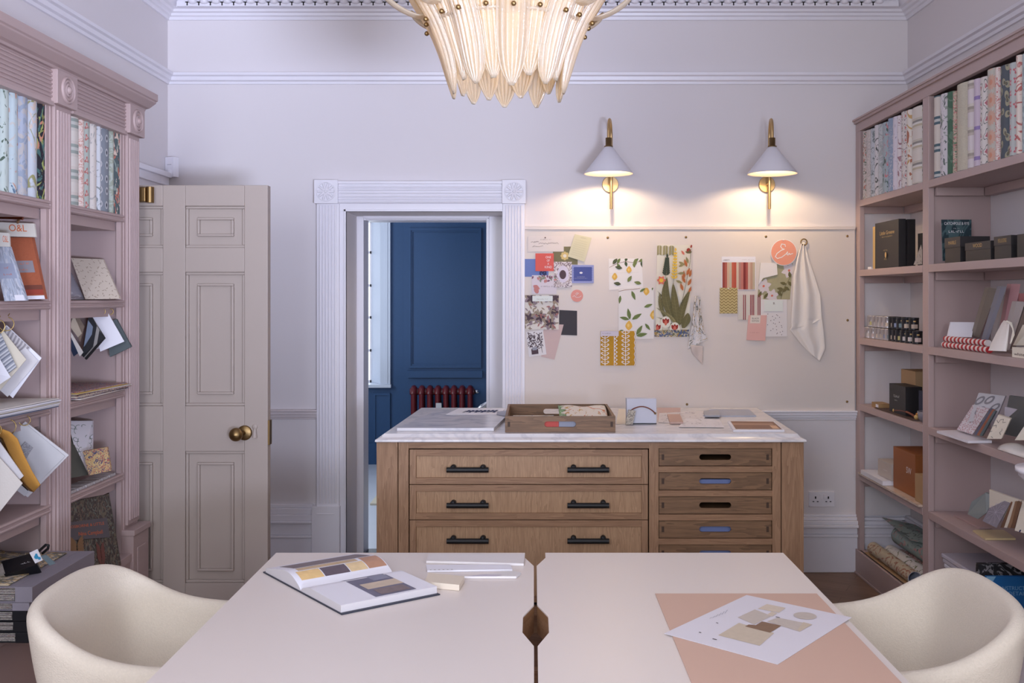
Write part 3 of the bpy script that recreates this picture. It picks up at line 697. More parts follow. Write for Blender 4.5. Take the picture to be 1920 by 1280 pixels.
for i, (lbl, hh) in enumerate((('pale blue folder inside the second tray from the top, seen through its slot', .030), ('pale blue folder inside the fourth tray from the top, seen through its slot', .046), ('pale blue folder inside the fifth tray, partly hidden by the white desk', .036))):
    zb = tz[(1, 3, 4)[i]][0]+.0125; b = CM(); b.box(kx_(1262), kx_(1428), CYF+.04, CYF+.4, zb, zb+hh, FB); tag(b.build('document_folder', bevel=.003), lbl, 'folder', 'folders in the chest trays')
# marble top with ogee edge
mt = CM(); A0, A1 = (CX-1000)*0+(718-CX)*4.632/F, (1497-CX)*4.632/F
prof = [(.05, .918), (-.028, .918), (-.032, .922), (-.030, .930), (-.016, .935), (-.006, .940), (0, .948), (.004, .954), (.05, .954)]
yb0, yb1 = 4.632, 5.715; rings = []
for (o, z) in prof: rings.append([(A0+o, yb0+o, z), (A1-o, yb0+o, z), (A1-o, yb1-min(o, .0), z), (A0+o, yb1-min(o, .0), z)])
vs = [q for g in rings for q in g]; fs = [(i*4+k, i*4+(k+1) % 4, (i+1)*4+(k+1) % 4, (i+1)*4+k) for i in range(len(prof)-1) for k in range(4)]
fs += [(0, 3, 2, 1), ((len(prof)-1)*4, (len(prof)-1)*4+1, (len(prof)-1)*4+2, (len(prof)-1)*4+3)]
mt.add(vs, fs, MARB); tag(mt.build('marble_worktop'), 'white marble worktop with moulded edge on the oak plan chest', 'worktop')
# ================================================================ DESKS
TZ = .75
def TP(x, y, z=TZ): return PZp(x, y, z)
def desk(sgn, xo, label):
    d = thing('desk', label, 'desk', ((.005+xo)/2, 2.56, 0)); g = .0045; cx = .006
    Y0, Y1 = 1.846, 3.27; ys = [1.846, 2.557, 3.27]; hw, hy, fl = .0335, .16, .063
    pts = []                                    # inner edge from near to far with clipped notches
    pts += [(cx+sgn*hw, Y0)] + [(cx+sgn*hw, Y0+fl), (cx+sgn*g, Y0+hy)]
    pts += [(cx+sgn*g, 2.557-hy), (cx+sgn*hw, 2.557-fl), (cx+sgn*hw, 2.557+fl), (cx+sgn*g, 2.557+hy)]
    pts += [(cx+sgn*g, Y1-hy), (cx+sgn*hw, Y1-fl), (cx+sgn*hw, Y1), (xo, Y1), (xo, Y0)]
    t = MB(); q = [(x, y, TZ-.004) for x, y in pts]
    if sgn < 0: pass
    else: q = q[::-1]
    t.prism(q[::-1], (0, 0, .004), TABLE); t.prism([(x, y, TZ-.022) for x, y, _ in q][::-1], (0, 0, .0178), OAKX if False else TABLE) if False else None
    for i_ in range(len(pts)): pass
    t.prism([(x, y, TZ-.022) for x, y, _ in q][::-1], (0, 0, .018), mat('oak_edge_band', (150, 112, 78), .5)); t.build('tabletop', d)
    u = MB()
    xi = cx+sgn*.055
    for a in (Y0+.04, Y1-.07): u.box(xi, xo-sgn*.05, a, a+.03, TZ-.08, TZ-.0225, OAKX)
    for x in (xi, xo-sgn*.08): u.box(x, x+sgn*.03, Y0+.07, Y1-.07, TZ-.08, TZ-.0225, OAKZ)
    e = MB(); q2 = pts[:10]
    for i in range(len(q2)-1):
        (xa, ya), (xb, yb) = q2[i], q2[i+1]; e.prism([(xa, ya, TZ-.0225), (xb, yb, TZ-.0225), (xb+sgn*.018, yb, TZ-.0225), (xa+sgn*.018, ya, TZ-.0225)], (0, 0, -.055), OAKX)
    e.build('edge_lining', d)
    u.build('underframe', d)
    for yy in (Y0+.04, Y1-.07):
        for x in (cx+sgn*.055, xo-sgn*.08):
            l = MB(); l.box(x, x+sgn*.03, yy, yy+.03, 0, TZ-.08, OAKZ); l.build('leg', d, bevel=.002)
    return d
desk(-1, -.852, 'white-topped desk on the left holding the open book')
desk(1, .828, 'white-topped desk on the right holding the dusty pink board')
b = MB(); b.box(-.027, .039, 2.50, 2.53, .60, .65, OAKX); b.box(-.027, .039, 2.555, 2.60, .45, .60, OAKX)
b.box(-.027, .039, 2.50, 2.60, .0, .45, OAKX)
tag(b.build('cable_post'), 'oak post seen down the clipped gap between the two white desks', 'post')
# ================================================================ TUB CHAIRS
def make_chair(label):
    t = thing('tub_chair', label, 'chair', (0, 0, 0), 'cream upholstered tub chairs at the desks')
    pl = [(.30, .262, .655), (.24, .285, .655), (.10, .300, .658), (-.02, .302, .664), (-.12, .298, .690), (-.20, .286, .738), (-.262, .248, .782), (-.292, .18, .800), (-.302, .09, .806), (-.304, 0, .806)]
    full = pl+[(x, -y, z) for (x, y, z) in pl[-2::-1]]
    n = len(full); sec_n = 15; rings = []
    for i, (x, y, h) in enumerate(full):
        a = Vector(full[max(0, i-1)][:2]); c = Vector(full[min(n-1, i+1)][:2]); tn = (c-a).normalized(); nr = Vector((tn.y, -tn.x))
        if nr.dot(Vector((x, y))) < 0: nr = -nr
        ln = (h-.655)*.30
        prof = [(-.085, .37), (-.045, .42), (-.018, .50), (-.002+ln*.4, .58), (.004+ln*.8, h-.05), (.0+ln, h-.022), (-.012+ln, h-.004), (-.028+ln, h), (-.044+ln, h-.006), (-.056+ln, h-.028), (-.062+ln*.7, h-.07), (-.074+ln*.2, .56), (-.095, .48), (-.14, .435), (-.20, .42)]
        e = 1.0
        if i in (0, n-1): prof = [(-.03+(o+.03)*.55, .37+(z-.37)*.93) for o, z in prof]
        rings.append([Vector((x+nr.x*o, y+nr.y*o, z)) for o, z in prof])
    b = MB(); vs = [q for g in rings for q in g]
    fs = [(i*sec_n+k, i*sec_n+k+1, (i+1)*sec_n+k+1, (i+1)*sec_n+k) for i in range(n-1) for k in range(sec_n-1)]
    fs = [f_[::-1] for f_ in fs]
    b.add(vs, fs, BOUCLE, True)
    for g, rv in ((rings[0], False), (rings[-1], True)):
        m_ = sum(g, Vector())/len(g)
        for k in range(sec_n-1): b.add([g[k], g[k+1], m_], [(0, 1, 2) if rv else (2, 1, 0)], BOUCLE, True)
    o = b.build('shell', t, subsurf=2)
    s = MB()
    def seat(u, v):
        a = 2*PI*u; r = v; k = (abs(math.cos(a))**3.2+abs(math.sin(a))**3.2)**(-1/3.2)
        return (.035+.255*r*k*math.cos(a), .225*r*k*math.sin(a), .478-.045*r**6)
    s.grid(seat, 32, 8, BOUCLE); 
    def rim(u, v):
        a = 2*PI*u; k = (abs(math.cos(a))**3.2+abs(math.sin(a))**3.2)**(-1/3.2); q = .255+.008*math.sin(PI*v); q2 = .225+.008*math.sin(PI*v)
        return (.035+q*k*math.cos(a), q2*k*math.sin(a), .433-.07*v)
    s.grid(rim, 32, 4, BOUCLE); s.build('seat_cushion', t)
    for sx in (-1, 1):
        for sy in (-1, 1):
            l = MB(); l.tube([(sx*.16+.02, sy*.15, .40), (sx*.22+.02, sy*.22, 0)], [.018, .011], OAKZ, 12); l.build('leg', t)
    return t
ch = make_chair('cream tub chair at the left desk, in front of the left bookcase')
ch.location = (-1.0, 2.775, 0); ch.rotation_euler = (0, 0, math.radians(1))
copy_thing(ch, (.952, 2.74, 0), math.radians(180-2), 'cream tub chair at the right desk, in front of the right shelving')
# ================================================================ WALL SCONCES
SHADE = mat('white_enamel_shade', (226, 222, 228), .4); SHIN = mat('shade_inside', (250, 236, 214), .5)
def emis(name, rgb, st):
    k = bpy.data.materials.new(name); k.use_nodes = True; p = k.node_tree.nodes['Principled BSDF']
    p.inputs['Emission Color'].default_value = (*lin(rgb), 1); p.inputs['Emission Strength'].default_value = st; p.inputs['Base Color'].default_value = (1, 1, 1, 1); return k
BULB = emis('warm_bulb', (255, 214, 160), 8)
def sconce(xr, xp, sx, label):
    """xr rod x, xp shade centre x (m), sx shade sideways turn"""
    zp = wz(346); t = thing('wall_lamp', label, 'wall lamp', (xr, WY, zp), 'cone wall lamps above the pinboard')
    b = MB(); b.lathe([(.046, 0), (.047, -.014), (.045, -.016), (0, -.0162)], BRASS, (xr, WY, zp), 'Y', 40, False); b.build('back_plate', t)
    b = MB(); yr = WY-.075; YS = WY-.27; path = [(xr, yr, wz(394)), (xr, yr, wz(262))]
    zr = wz(262); 
    for k in range(1, 13):
        a = PI*k/12; path.append((xr+(xp-xr)*(1-math.cos(a))/2, yr-(yr-YS)*(1-math.cos(a))/2, zr+.085*math.sin(a)))
    path.append((xp, YS, 2.44)); b.tube(path, .0085, BRASS, 12); b.tube([(xr, WY-.018, zp), (xr, yr, zp)], .008, BRASS, 10); b.build('arm', t)
    zs = H+(555-326)*YS/F; zt = H+(555-277)*YS/F; R = 46*YS/F
    b = MB(); b.lathe([(.0, zt+.055), (.017, zt+.055), (.017, zt+.012), (.024, zt+.010), (.024, zt+.004)], DBRASS, (xp, YS, 0), 'Z', 20); b.build('lamp_socket', t)
    b = MB(); b.lathe([(.018, zt+.006), (.022, zt+.004), (R-.001, zs+.004), (R, zs)], SHADE, (xp, YS, 0), 'Z', 48); b.lathe([(R, zs), (R-.003, zs), (.020, zt), (.0, zt)], SHIN, (xp, YS, 0), 'Z', 48)
    o = b.build('lamp_shade', t)
    b = MB(); b.ball((xp, YS, zs+.085), .020, BULB, 14); b.tube([(xp, YS, zs+.10), (xp, YS, zt)], .012, DBRASS, 10); b.build('bulb', t)
    d = bpy.data.lights.new('sconce_light', 'POINT'); d.energy = 7.0; d.color = (1, .75, .46); d.shadow_soft_size = .02
    l = bpy.data.objects.new('sconce_light', d); COL.objects.link(l); l.location = (xp, YS, zs+.052)
sconce(wx(1144), (1141-CX)*(WY-.27)/F, 0, 'brass wall lamp with white cone shade, left one, above the lemon fabric')
sconce(wx(1437), (1448-CX)*(WY-.27)/F, 0, 'brass wall lamp with white cone shade, right one, above the round pink sign')
# ================================================================ CHANDELIER of glass leaves
k = bpy.data.materials.new('ribbed_frosted_glass'); k.use_nodes = True; nt = k.node_tree; nt.nodes.remove(nt.nodes['Principled BSDF']); out = nt.nodes['Material Output']
tr = nt.nodes.new('ShaderNodeBsdfTranslucent'); tr.inputs[0].default_value = (.92, .80, .58, 1)
df = nt.nodes.new('ShaderNodeBsdfDiffuse'); df.inputs[0].default_value = (.72, .66, .58, 1)
gl = nt.nodes.new('ShaderNodeBsdfGlossy'); gl.inputs['Roughness'].default_value = .15; tp_ = nt.nodes.new('ShaderNodeBsdfTransparent')
m1 = nt.nodes.new('ShaderNodeMixShader'); m1.inputs[0].default_value = .35; m2 = nt.nodes.new('ShaderNodeMixShader'); m2.inputs[0].default_value = .10; m3 = nt.nodes.new('ShaderNodeMixShader'); m3.inputs[0].default_value = .16
for a, c, i in ((tr, m1, 1), (df, m1, 2), (m1, m2, 1), (gl, m2, 2), (m2, m3, 1), (tp_, m3, 2)): nt.links.new(a.outputs[0], c.inputs[i])
nt.links.new(m3.outputs[0], out.inputs[0])
tc = nt.nodes.new('ShaderNodeTexCoord'); nz = nt.nodes.new('ShaderNodeTexNoise'); nz.inputs['Scale'].default_value = 320
bm = nt.nodes.new('ShaderNodeBump'); bm.inputs['Strength'].default_value = .5; bm.inputs['Distance'].default_value = .002
nt.links.new(tc.outputs['Object'], nz.inputs['Vector']); nt.links.new(nz.outputs[0], bm.inputs['Height'])
for s_ in (tr, df, gl): nt.links.new(bm.outputs[0], s_.inputs['Normal'])
GLS = k
CXc, CYc = -.067, 2.6
cd = thing('chandelier', 'tiered chandelier of ribbed frosted glass leaves hanging above the desks', 'chandelier', (CXc, CYc, 2.1))
def leafcurve(pts, t):
    n = len(pts)-1; f_ = t*n; i = min(int(f_), n-1); f_ -= i
    p0, p1, p2, p3 = pts[max(i-1, 0)], pts[i], pts[i+1], pts[min(i+2, n)]
    return tuple(.5*((2*p1[k])+(-p0[k]+p2[k])*f_+(2*p0[k]-5*p1[k]+4*p2[k]-p3[k])*f_*f_+(-p0[k]+3*p1[k]-3*p2[k]+p3[k])*f_**3) for k in (0, 1))
def glass_leaf(ang, pts, wmax, tip=.0, hole=None):
    b = MB(); ca, sa = math.cos(ang), math.sin(ang); NU, NV = 48, 20
    def fn(u, v):
        r, z = leafcurve(pts, v); q = (u-.5)*2
        wv = wmax*(1-(max(0, .5-v)/.5)**3.2)*(1-.35*(max(0, v-.55)/.45)**2)*(.86+.14*v)
        if v < .001: wv = wmax*.10
        y = q*wv/2; bow = -.22*wv*q*q + .0034*math.cos(u*2*PI*6)*(.3+.7*min(1, v*4))
        return (CXc+(r+bow)*ca-y*sa, CYc+(r+bow)*sa+y*ca, z)
    b.grid(fn, NU, NV, GLS); o = b.build('glass_leaf', cd, solid=.0035)
    if hole:
        r, z = leafcurve(pts, hole); m_ = MB(); m_.ball((CXc+(r+.012)*ca, CYc+(r+.012)*sa, z), .0065, DBRASS, 10); m_.tube([(CXc+(r-.01)*ca, CYc+(r-.01)*sa, z), (CXc+(r+.012)*ca, CYc+(r+.012)*sa, z)], .003, DBRASS, 8); m_.build('fixing_bolt', o)
NL = 20
for i in range(NL):
    a = 2*PI*(i+.28)/NL; dz_ = random.uniform(-.008, .008); al = i % 2
    p = [(.150, 2.128+dz_), (.163, 2.17), (.183, 2.235), (.213, 2.305), (.254, 2.37), (.292, 2.425), (.345, 2.455)] if al else [(.146, 2.150+dz_), (.156, 2.19), (.178, 2.25), (.202, 2.31), (.236, 2.375), (.275, 2.43), (.32, 2.47)]
    glass_leaf(a, p, .090, hole=.5)
for i in range(10):
    a = 2*PI*(i+.05)/10; glass_leaf(a, [(.335, 2.405), (.318, 2.378), (.285, 2.352), (.245, 2.335), (.215, 2.335)], .045)
for i in range(24):
    a = 2*PI*(i+.5)/24; glass_leaf(a, [(.17, 2.42), (.19, 2.48), (.23, 2.56), (.29, 2.63), (.37, 2.67), (.44, 2.66)], .085)
b = MB()
for (r, z) in ((.198, 2.305), (.16, 2.42), (.15, 2.55)):
    b.tube([(CXc+r*math.cos(2*PI*q/36), CYc+r*math.sin(2*PI*q/36), z) for q in range(37)], .006, GLS if z < 2.4 else DBRASS, 8)
    for q in range(4): a = PI/4+PI/2*q; b.tube([(CXc, CYc, z+.01), (CXc+r*math.cos(a), CYc+r*math.sin(a), z)], .004, DBRASS, 6)
b.tube([(CXc, CYc, 2.30), (CXc, CYc, 3.39)], .009, DBRASS, 12); b.lathe([(0, 3.36), (.06, 3.37), (.07, 3.42)], DBRASS, (CXc, CYc, 0)); b.build('frame', cd)
for q in range(6):
    a = PI/3*q; b = MB(); b.ball((CXc+.085*math.cos(a), CYc+.085*math.sin(a), 2.35), .024, emis('chandelier_bulb', (255, 196, 120), 1.3), 12, (1, 1, 1.3)); b.tube([(CXc+.085*math.cos(a), CYc+.085*math.sin(a), 2.375), (CXc+.085*math.cos(a), CYc+.085*math.sin(a), 2.42)], .012, DBRASS, 8)
    b.build('bulb', cd)
for z, e in ((2.24, .24), (2.36, .45), (2.56, 2.2)):
    d = bpy.data.lights.new('chandelier_light', 'POINT'); d.energy = e; d.color = (1, .75, .48); d.shadow_soft_size = .06
    l = bpy.data.objects.new('chandelier_light', d); COL.objects.link(l); l.location = (CXc, CYc, z)
# ================================================================ SENSOR, SOCKET
b = MB(); sc_ = P(322, 314, 5.70); b.M = Matrix.Translation((XL+.04, WY-.04, sc_.z)) @ Matrix.Rotation(math.radians(-25), 4, 'Z')
b.box(-.032, .032, -.022, .02, -.055, .06, WHITE); b.ball((0, -.022, -.03), .022, WHITE, 14, (1, .5, 1)); b.box(-.016, .016, -.0235, -.02, .014, .017, mat('grey_print', (150, 150, 160), .6))
tag(b.build('motion_sensor', bevel=.01), 'white alarm sensor mounted in the left corner above the door', 'sensor')
b = MB(); s0 = (1517, 948); b.box(wx(1516), wx(1564), WY-.012, WY, wz(949), wz(921), WHITE)
sk = tag(b.build('power_socket', bevel=.002), 'white double power socket low on the wall beside the plan chest', 'socket')
for x in (1528, 1552):
    h = MB(); h.box(wx(x-1.2), wx(x+1.2), WY-.0132, WY-.0125, wz(934), wz(929.5), HOLLOW_SHADE)
    for q in (-4, 4): h.box(wx(x+q-1.6), wx(x+q+1.6), WY-.0132, WY-.0125, wz(940), wz(938.4), HOLLOW_SHADE)
    h.build('socket_holes', sk)
for x in (1536, 1543):
    h = MB(); h.box(wx(x), wx(x+5), WY-.017, WY-.0125, wz(934), wz(926), WHITE); h.build('rocker_switch', sk)
# ================================================================ PINBOARD and what is pinned to it
bb = thing('pinboard', 'wide beige fabric pinboard above the marble-topped chest', 'pinboard', (wx(1292), WY, wz(771)))
b = MB(); b.box(wx(983), wx(1601), WY-.022, WY-.001, wz(771), wz(430), BOARD); b.build('panel', bb, bevel=.004)
b = MB(); b.box(wx(983), wx(1601), WY-.030, WY-.001, wz(431), wz(425), mat('board_trim', (222, 212, 208), .6)); b.build('trim_strip', bb, bevel=.002)
for (x, y) in ((1139, 446), (1285, 445), (1434.5, 444), (1586.5, 443), (1587, 600), (1203, 755), (1287, 757), (1586, 752)):
    b = MB(); b.ball((wx(x), WY-.022, wz(y)), .0072, DBRASS, 10, (1, .6, 1)); b.build('screw', bb)
def z5(x, y): return (970+x/4.571, 430+y/4.571)
def z6(x, y): return (1210+x/4.5725, 430+y/4.5725)
PY = WY-.0225
def quad(c, layer=0):
    """c: bl br tr tl in image px, on the board"""
    return [P(x, y, PY-.0018-.0016*layer) for x, y in c]
def rc(f_, x0, y0, x1, y1): return [f_(x0, y1), f_(x1, y1), f_(x1, y0), f_(x0, y0)]
def card(c, m, layer=0, th=.0010):
    q = quad(c, layer); b = MB(); b.slab(q, (0, th, 0), m); s_ = Sheet(b, q); s_.g = 2.2; return b, s_
def fin(b, name, label, cat='card', group=None): return tag(b.build(name), label, cat, group)
INK = mat('brown_ink', (96, 78, 72), .8); WINK = mat('white_print', (236, 232, 234), .7); GOLD = mat('gold_print', (206, 178, 108), .5)
RND = random.Random(3)
def scribble(s, u0, u1, v, h, m, n=14, w=.0008):
    s.stroke([(u0+(u1-u0)*i/n, v+h*RND.uniform(-1, 1)) for i in range(n+1)], w, m)
def pin(b, q, m=WINK): b.ball(q, .004, m, 8)
b, s = card(rc(z5, 92, 55, 398, 190), mat('note_paper', (226, 214, 208), .8), 1); scribble(s, .08, .30, .62, .05, INK); scribble(s, .30, .85, .52, .05, INK, 22); scribble(s, .12, .42, .33, .05, INK, 12); s.lines(.5, .74, .004, INK, 'c', .3); s.ell(.48, .88, .0025, INK)
fin(b, 'note_card', 'cream handwritten note card at the top left corner of the pinboard')
b, s = card([z5(433, 232), z5(575, 277), z5(637, 72), z5(493, 40)], mat('lined_yellow_paper', (210, 204, 176), .8), 3)
for i in range(8): s.stroke([(.12, .15+i*.09), (.85, .15+i*.09)], .0006, mat('rule_lines', (188, 182, 150), .8))
s.lines(.55, .9, .0035, INK, 'c', .4); fin(b, 'note_sheet', 'tilted pale yellow lined note near the top of the pinboard', 'note')
b, s = card(rc(z5, 305, 147, 517, 300), mat('olive_card', (118, 112, 84), .8), 0)
for i in range(8): a = 2*PI*i/8; s.ell(.48+.016*math.cos(a)/s.W, .48+.016*math.sin(a)/s.H, .006, GOLD, .005, 10, a)
s.ell(.48, .48, .006, CREAM); fin(b, 'gift_card', 'olive green card with a golden flower behind the yellow note')
b, s = card(rc(z5, 155, 205, 312, 357), mat('coral_red_card', (214, 92, 84), .7), 2)
for i, t in enumerate(('ONE', 'OF', 'A', 'KIND')): s.text(t, .70, .72-.185*i, .0095, WINK, 'c', (.3, .16, .08, .4)[i])
fin(b, 'greeting_card', 'square coral red card with white lettering')
b, s = card(rc(z5, 50, 253, 267, 405), mat('periwinkle_card', (104, 124, 184), .7), 0)
for i in range(40): s.ell(.66+RND.random()*.24, .10+RND.random()*.2, .0022, mat('navy_ink', (40, 48, 92), .7))
fin(b, 'card', 'plain periwinkle blue card behind the coral red card, at the edge of the pinboard')
b, s = card(rc(z5, 125, 392, 337, 553), mat('lilac_white_card', (216, 206, 214), .7), 1)
for i in range(26): s.leaf(RND.uniform(.02, .95), RND.uniform(.72, .98), .010, .005, RND.random()*6, (mat('plum_ink', (128, 84, 108), .8), mat('sage_ink', (140, 146, 128), .8), mat('rose_ink', (196, 130, 126), .8))[i % 3])
s.leaf(.05, .45, .02, .012, -.5, mat('rose_ink', (196, 130, 126), .8)); s.ell(.18, .2, .008, mat('rose_ink', (196, 130, 126), .8), .012, 12, .4); s.lines(.62, .38, .005, INK, 'c', .5)
fin(b, 'card', 'pale lilac card with a small pink bird and blossom border')
PLUM = mat('dark_plum_ink', (84, 66, 74), .8)
b, s = card(rc(z5, 312, 277, 467, 497), foliage('plum_paisley', (226, 218, 222), [(110, 92, 106), (170, 150, 150)], 34, .52), 2)
s.ell(.52, .52, .020, mat('pale_lilac', (214, 206, 222), .8), .030, 24); s.ell(.5, .5, .012, PLUM, .016, 14); fin(b, 'card', 'plum paisley card with a pale oval medallion')
b, s = card(rc(z5, 467, 305, 655, 460), mat('royal_blue_card', (72, 84, 152), .7), 1)
LC = mat('lace_blue', (150, 156, 206), .7)
for i in range(16):
    for v in (.04, .96): s.ell((i+.5)/16, v, .0032, LC, .005)
for i in range(10):
    for u in (.04, .96): s.ell(u, (i+.5)/10, .004, LC, .0032)
s.ell(.42, .57, .0055, WINK, .0035); s.lines(.42, .33, .003, WINK, 'c', .36); s.lines(.42, .25, .0025, WINK, 'c', .6); fin(b, 'card', 'royal blue card with a lace patterned border')
def disc(cx, cy, rpx, m, layer, rim=None):
    b = MB(); c = P(cx, cy, PY-.0018-.0016*layer); r = rpx*K
    b.prism([c+Vector((r*math.cos(2*PI*i/40), 0, r*math.sin(2*PI*i/40))) for i in range(40)], (0, .0012, 0), rim or m)
    q = [c+Vector((sx*r, 0, sz*r)) for sx, sz in ((-1, -1), (1, -1), (1, 1), (-1, 1))]; s = Sheet(b, q)
    if rim: s.ell(.5, .5, r*.955, m, n=40)
    s.g = 1.7
    return b, s
b, s = disc(*z5(511, 568), 11.4, mat('salmon_pink', (222, 146, 134), .6), 0); s.stroke([(.15, .42), (.3, .52), (.38, .4), (.55, .36), (.75, .4), (.85, .5)], .0012, WINK); s.stroke([(.38, .62), (.5, .75), (.62, .7), (.5, .6), (.42, .52)], .0012, WINK)
fin(b, 'round_sticker', 'small round salmon pink sticker with white script', 'sticker')
b, s = card(rc(z5, 65, 563, 355, 857), mat('ecru_linen', (226, 218, 208), .9), 3, .0016)
MV = mat('mauve_print', (150, 132, 140), .8); RS = mat('rose_print', (168, 112, 108), .8); TP_ = mat('taupe_print', (158, 142, 124), .8)
for (u, v) in ((.12, .34), (.44, .36), (.86, .52), (.72, .18), (.18, .9), (.9, .93)):
    for k in range(7): a = 2*PI*k/7+u*5; s.leaf(u, v, .020, .012, a, MV if k % 2 else TP_)
    for k in range(5): a = 2*PI*k/5+v*7; s.leaf(u, v, .014, .007, a, PLUM)
for k in range(60): s.leaf(RND.random(), RND.random(), .012, .004, RND.random()*6.3, (MV, TP_, RS, TP_)[k % 4])
s.rect(.22, .82, .82, .98, mat('label_white', (224, 228, 224), .7)); s.lines(.52, .87, .005, INK, 'c', .34)
fin(b, 'fabric_swatch', 'square ecru linen swatch printed with plum blossoms and a white label', 'fabric swatch')
b, s = card([z5(357, 903), z5(512, 908), z5(512, 697), z5(360, 690)], mat('charcoal_felt', (66, 64, 70), .9), 0, .002); fin(b, 'felt_swatch', 'plain charcoal grey square swatch beside the plum blossom linen', 'fabric swatch')
b, s = card([z5(205, 1090), z5(318, 1115), z5(397, 815), z5(230, 810)], mat('blush_card', (206, 180, 176), .8), 1); fin(b, 'card', 'tilted plain blush pink card low on the left of the pinboard')
b, s = card([z5(100, 1093), z5(250, 1070), z5(220, 860), z5(75, 880)], mat('white_card', (228, 222, 222), .7), 2)
for k in range(110): s.leaf(RND.uniform(.08, .92), RND.uniform(.28, .94), .006, .0022, RND.random()*6.3, PLUM)
s.rect(.18, .08, .56, .28, PLUM); s.rect(.25, .24, .5, .36, mat('grey_print', (150, 150, 160), .6)); s.stroke([(.78, .1), (.76, .9)], .001, PLUM); fin(b, 'postcard', 'black and white sketched postcard low on the left of the pinboard', 'postcard')
LG, DG, LEM, LEM2, BR = mat('leaf_green_print', (112, 128, 74), .8), mat('dark_leaf_print', (66, 82, 56), .8), mat('lemon_print', (226, 178, 82), .8), mat('lemon_light_print', (238, 202, 122), .8), mat('twig_print', (146, 112, 90), .8)
def lemon(s, u, v, r, a=0):
    s.leaf(u-2.0*r*math.cos(a)/s.W, v-2.0*r*math.sin(a)/s.H, r*1.9, r*1.35, a, LEM); s.ell(u, v, r*.92, LEM, r*.72, 16, a); s.ell(u-.2*r/s.W, v+.1*r/s.H, r*.45, LEM2, r*.3, 12, a)
def sprig(s, pts, L, w, m=None):
    s.stroke(pts, .0014, BR)
    for i, (u, v) in enumerate(pts[1:]):
        for q in (-1, 1): s.leaf(u, v, L*RND.uniform(.8, 1.1), w, (1.0 if q > 0 else -1.1)+RND.uniform(-.4, .4), m or (LG if (i+q) % 2 else DG), DG)
b, s = card([z5(787, 520), z5(1078, 497), z5(1068, 248), z5(783, 250)], mat('white_cotton', (236, 230, 228), .9), 0, .002)
sprig(s, [(.02, .72), (.25, .84), (.5, .9), (.75, .86), (.98, .9)], .017, .008); lemon(s, .17, .42, .011, 1.5); lemon(s, .60, .62, .011, 1.5)
for (u, v, a) in ((.12, .82, .9), (.4, .68, 2.9), (.78, .75, 1.5), (.55, .22, 1.0), (.35, .16, 2.9), (.95, .13, 2.8), (.9, .9, .3)): s.leaf(u, v, .020, .010, a, LG if u > .5 else DG, BR)
s.rect(.02, .53, .9, .536, mat('crease', (214, 206, 204), .9)); fin(b, 'fabric_swatch', 'white cotton swatch with lemons, upper one of the lemon pair', 'fabric swatch')
b, s = card(rc(z5, 868, 500, 1170, 938), mat('soft_white_cotton', (230, 224, 222), .9), 2, .0016)
lemon(s, .79, .93, .012, 1.5); lemon(s, .29, .26, .014, 1.5); lemon(s, .99, .47, .014, 1.5)
s.stroke([(0, .93), (.2, .96), (.42, .97), (.6, .99)], .0014, BR)
for (u, v, a, L) in ((.37, .94, -1.2, .026), (.05, .85, -1.7, .022), (.32, .38, 1.75, .030), (.30, .38, 2.9, .026), (.38, .38, .55, .030), (.02, .16, .1, .012), (.75, .30, -.9, .022), (.5, .08, 1.0, .03), (.5, .06, .2, .030), (.72, .62, .35, .024), (.6, .92, .6, .018), (.95, .95, 1.4, .012)): s.leaf(u, v, L, L*.36, a, LG, DG)
fin(b, 'fabric_swatch', 'white cotton swatch with lemons and long leaves, lower one of the lemon pair', 'fabric swatch')
MUS = mat('mustard_weave', (190, 142, 42), .9, var=.25, vscale=160)
b, s = card(rc(z5, 713, 870, 1010, 1165), MUS, 4, .003)
for cx in (.13, .72):
    s.stroke([(cx, 0), (cx, 1)], .0022, WINK)
    for i in range(8):
        v = .04+i*.125
        for q in (-1, 1): s.stroke([(cx, v), (cx+q*.06, v+.02), (cx+q*.11, v+.06), (cx+q*.09, v+.085), (cx+q*.05, v+.075)], .0022, WINK)
s.stroke([(.39, 0), (.39, .98)], .002, WINK); s.stroke([(.40+(i % 2)*.08, i/18) for i in range(18)], .002, WINK)
s.stroke([(.97+(i % 2)*.03, i/12) for i in range(13)], .002, WINK); s.rect(.0, .855, .52, 1, mat('label_lilac', (206, 198, 210), .7)); s.lines(.05, .92, .005, INK, 'l', .25)
fin(b, 'fabric_swatch', 'mustard yellow woven swatch with white zigzag vines', 'fabric swatch')
# large botanical
OL, OL2, YEL, ORG, DGR, CRM, RED2, PK = (mat('olive_print', (104, 98, 62), .8), mat('pale_olive_print', (148, 140, 98), .8), mat('yellow_print', (226, 186, 64), .8), mat('rust_print', (186, 104, 58), .8), mat('deep_green_print', (58, 68, 54), .8), mat('ecru_print', (226, 220, 206), .8), mat('crimson_print', (152, 44, 36), .8), mat('coral_print', (208, 110, 92), .8))
b, s = card(rc(z6, 78, 858, 375, 920), foliage('botanical_underlay', (206, 196, 170), [(84, 92, 60), (170, 130, 60), (60, 80, 130)], 16, .5), 1, .001)
fin(b, 'fabric_swatch', 'strip of a second botanical print peeping out below the large jungle swatch', 'fabric swatch')
q = quad([z6(84, 860), z6(380, 858), z6(392, 135), z6(103, 130)], 3); b = MB(); b.slab(q, (0, .002, 0), CRM); s = Sheet(b, q); s.g = 1.6
for i in range(3):
    for j in range(9): u = .06+i*.18; v = .99-j*.012; [s.leaf(u, v, .012, .004, a, OL2) for a in (-.5, -2.6)]
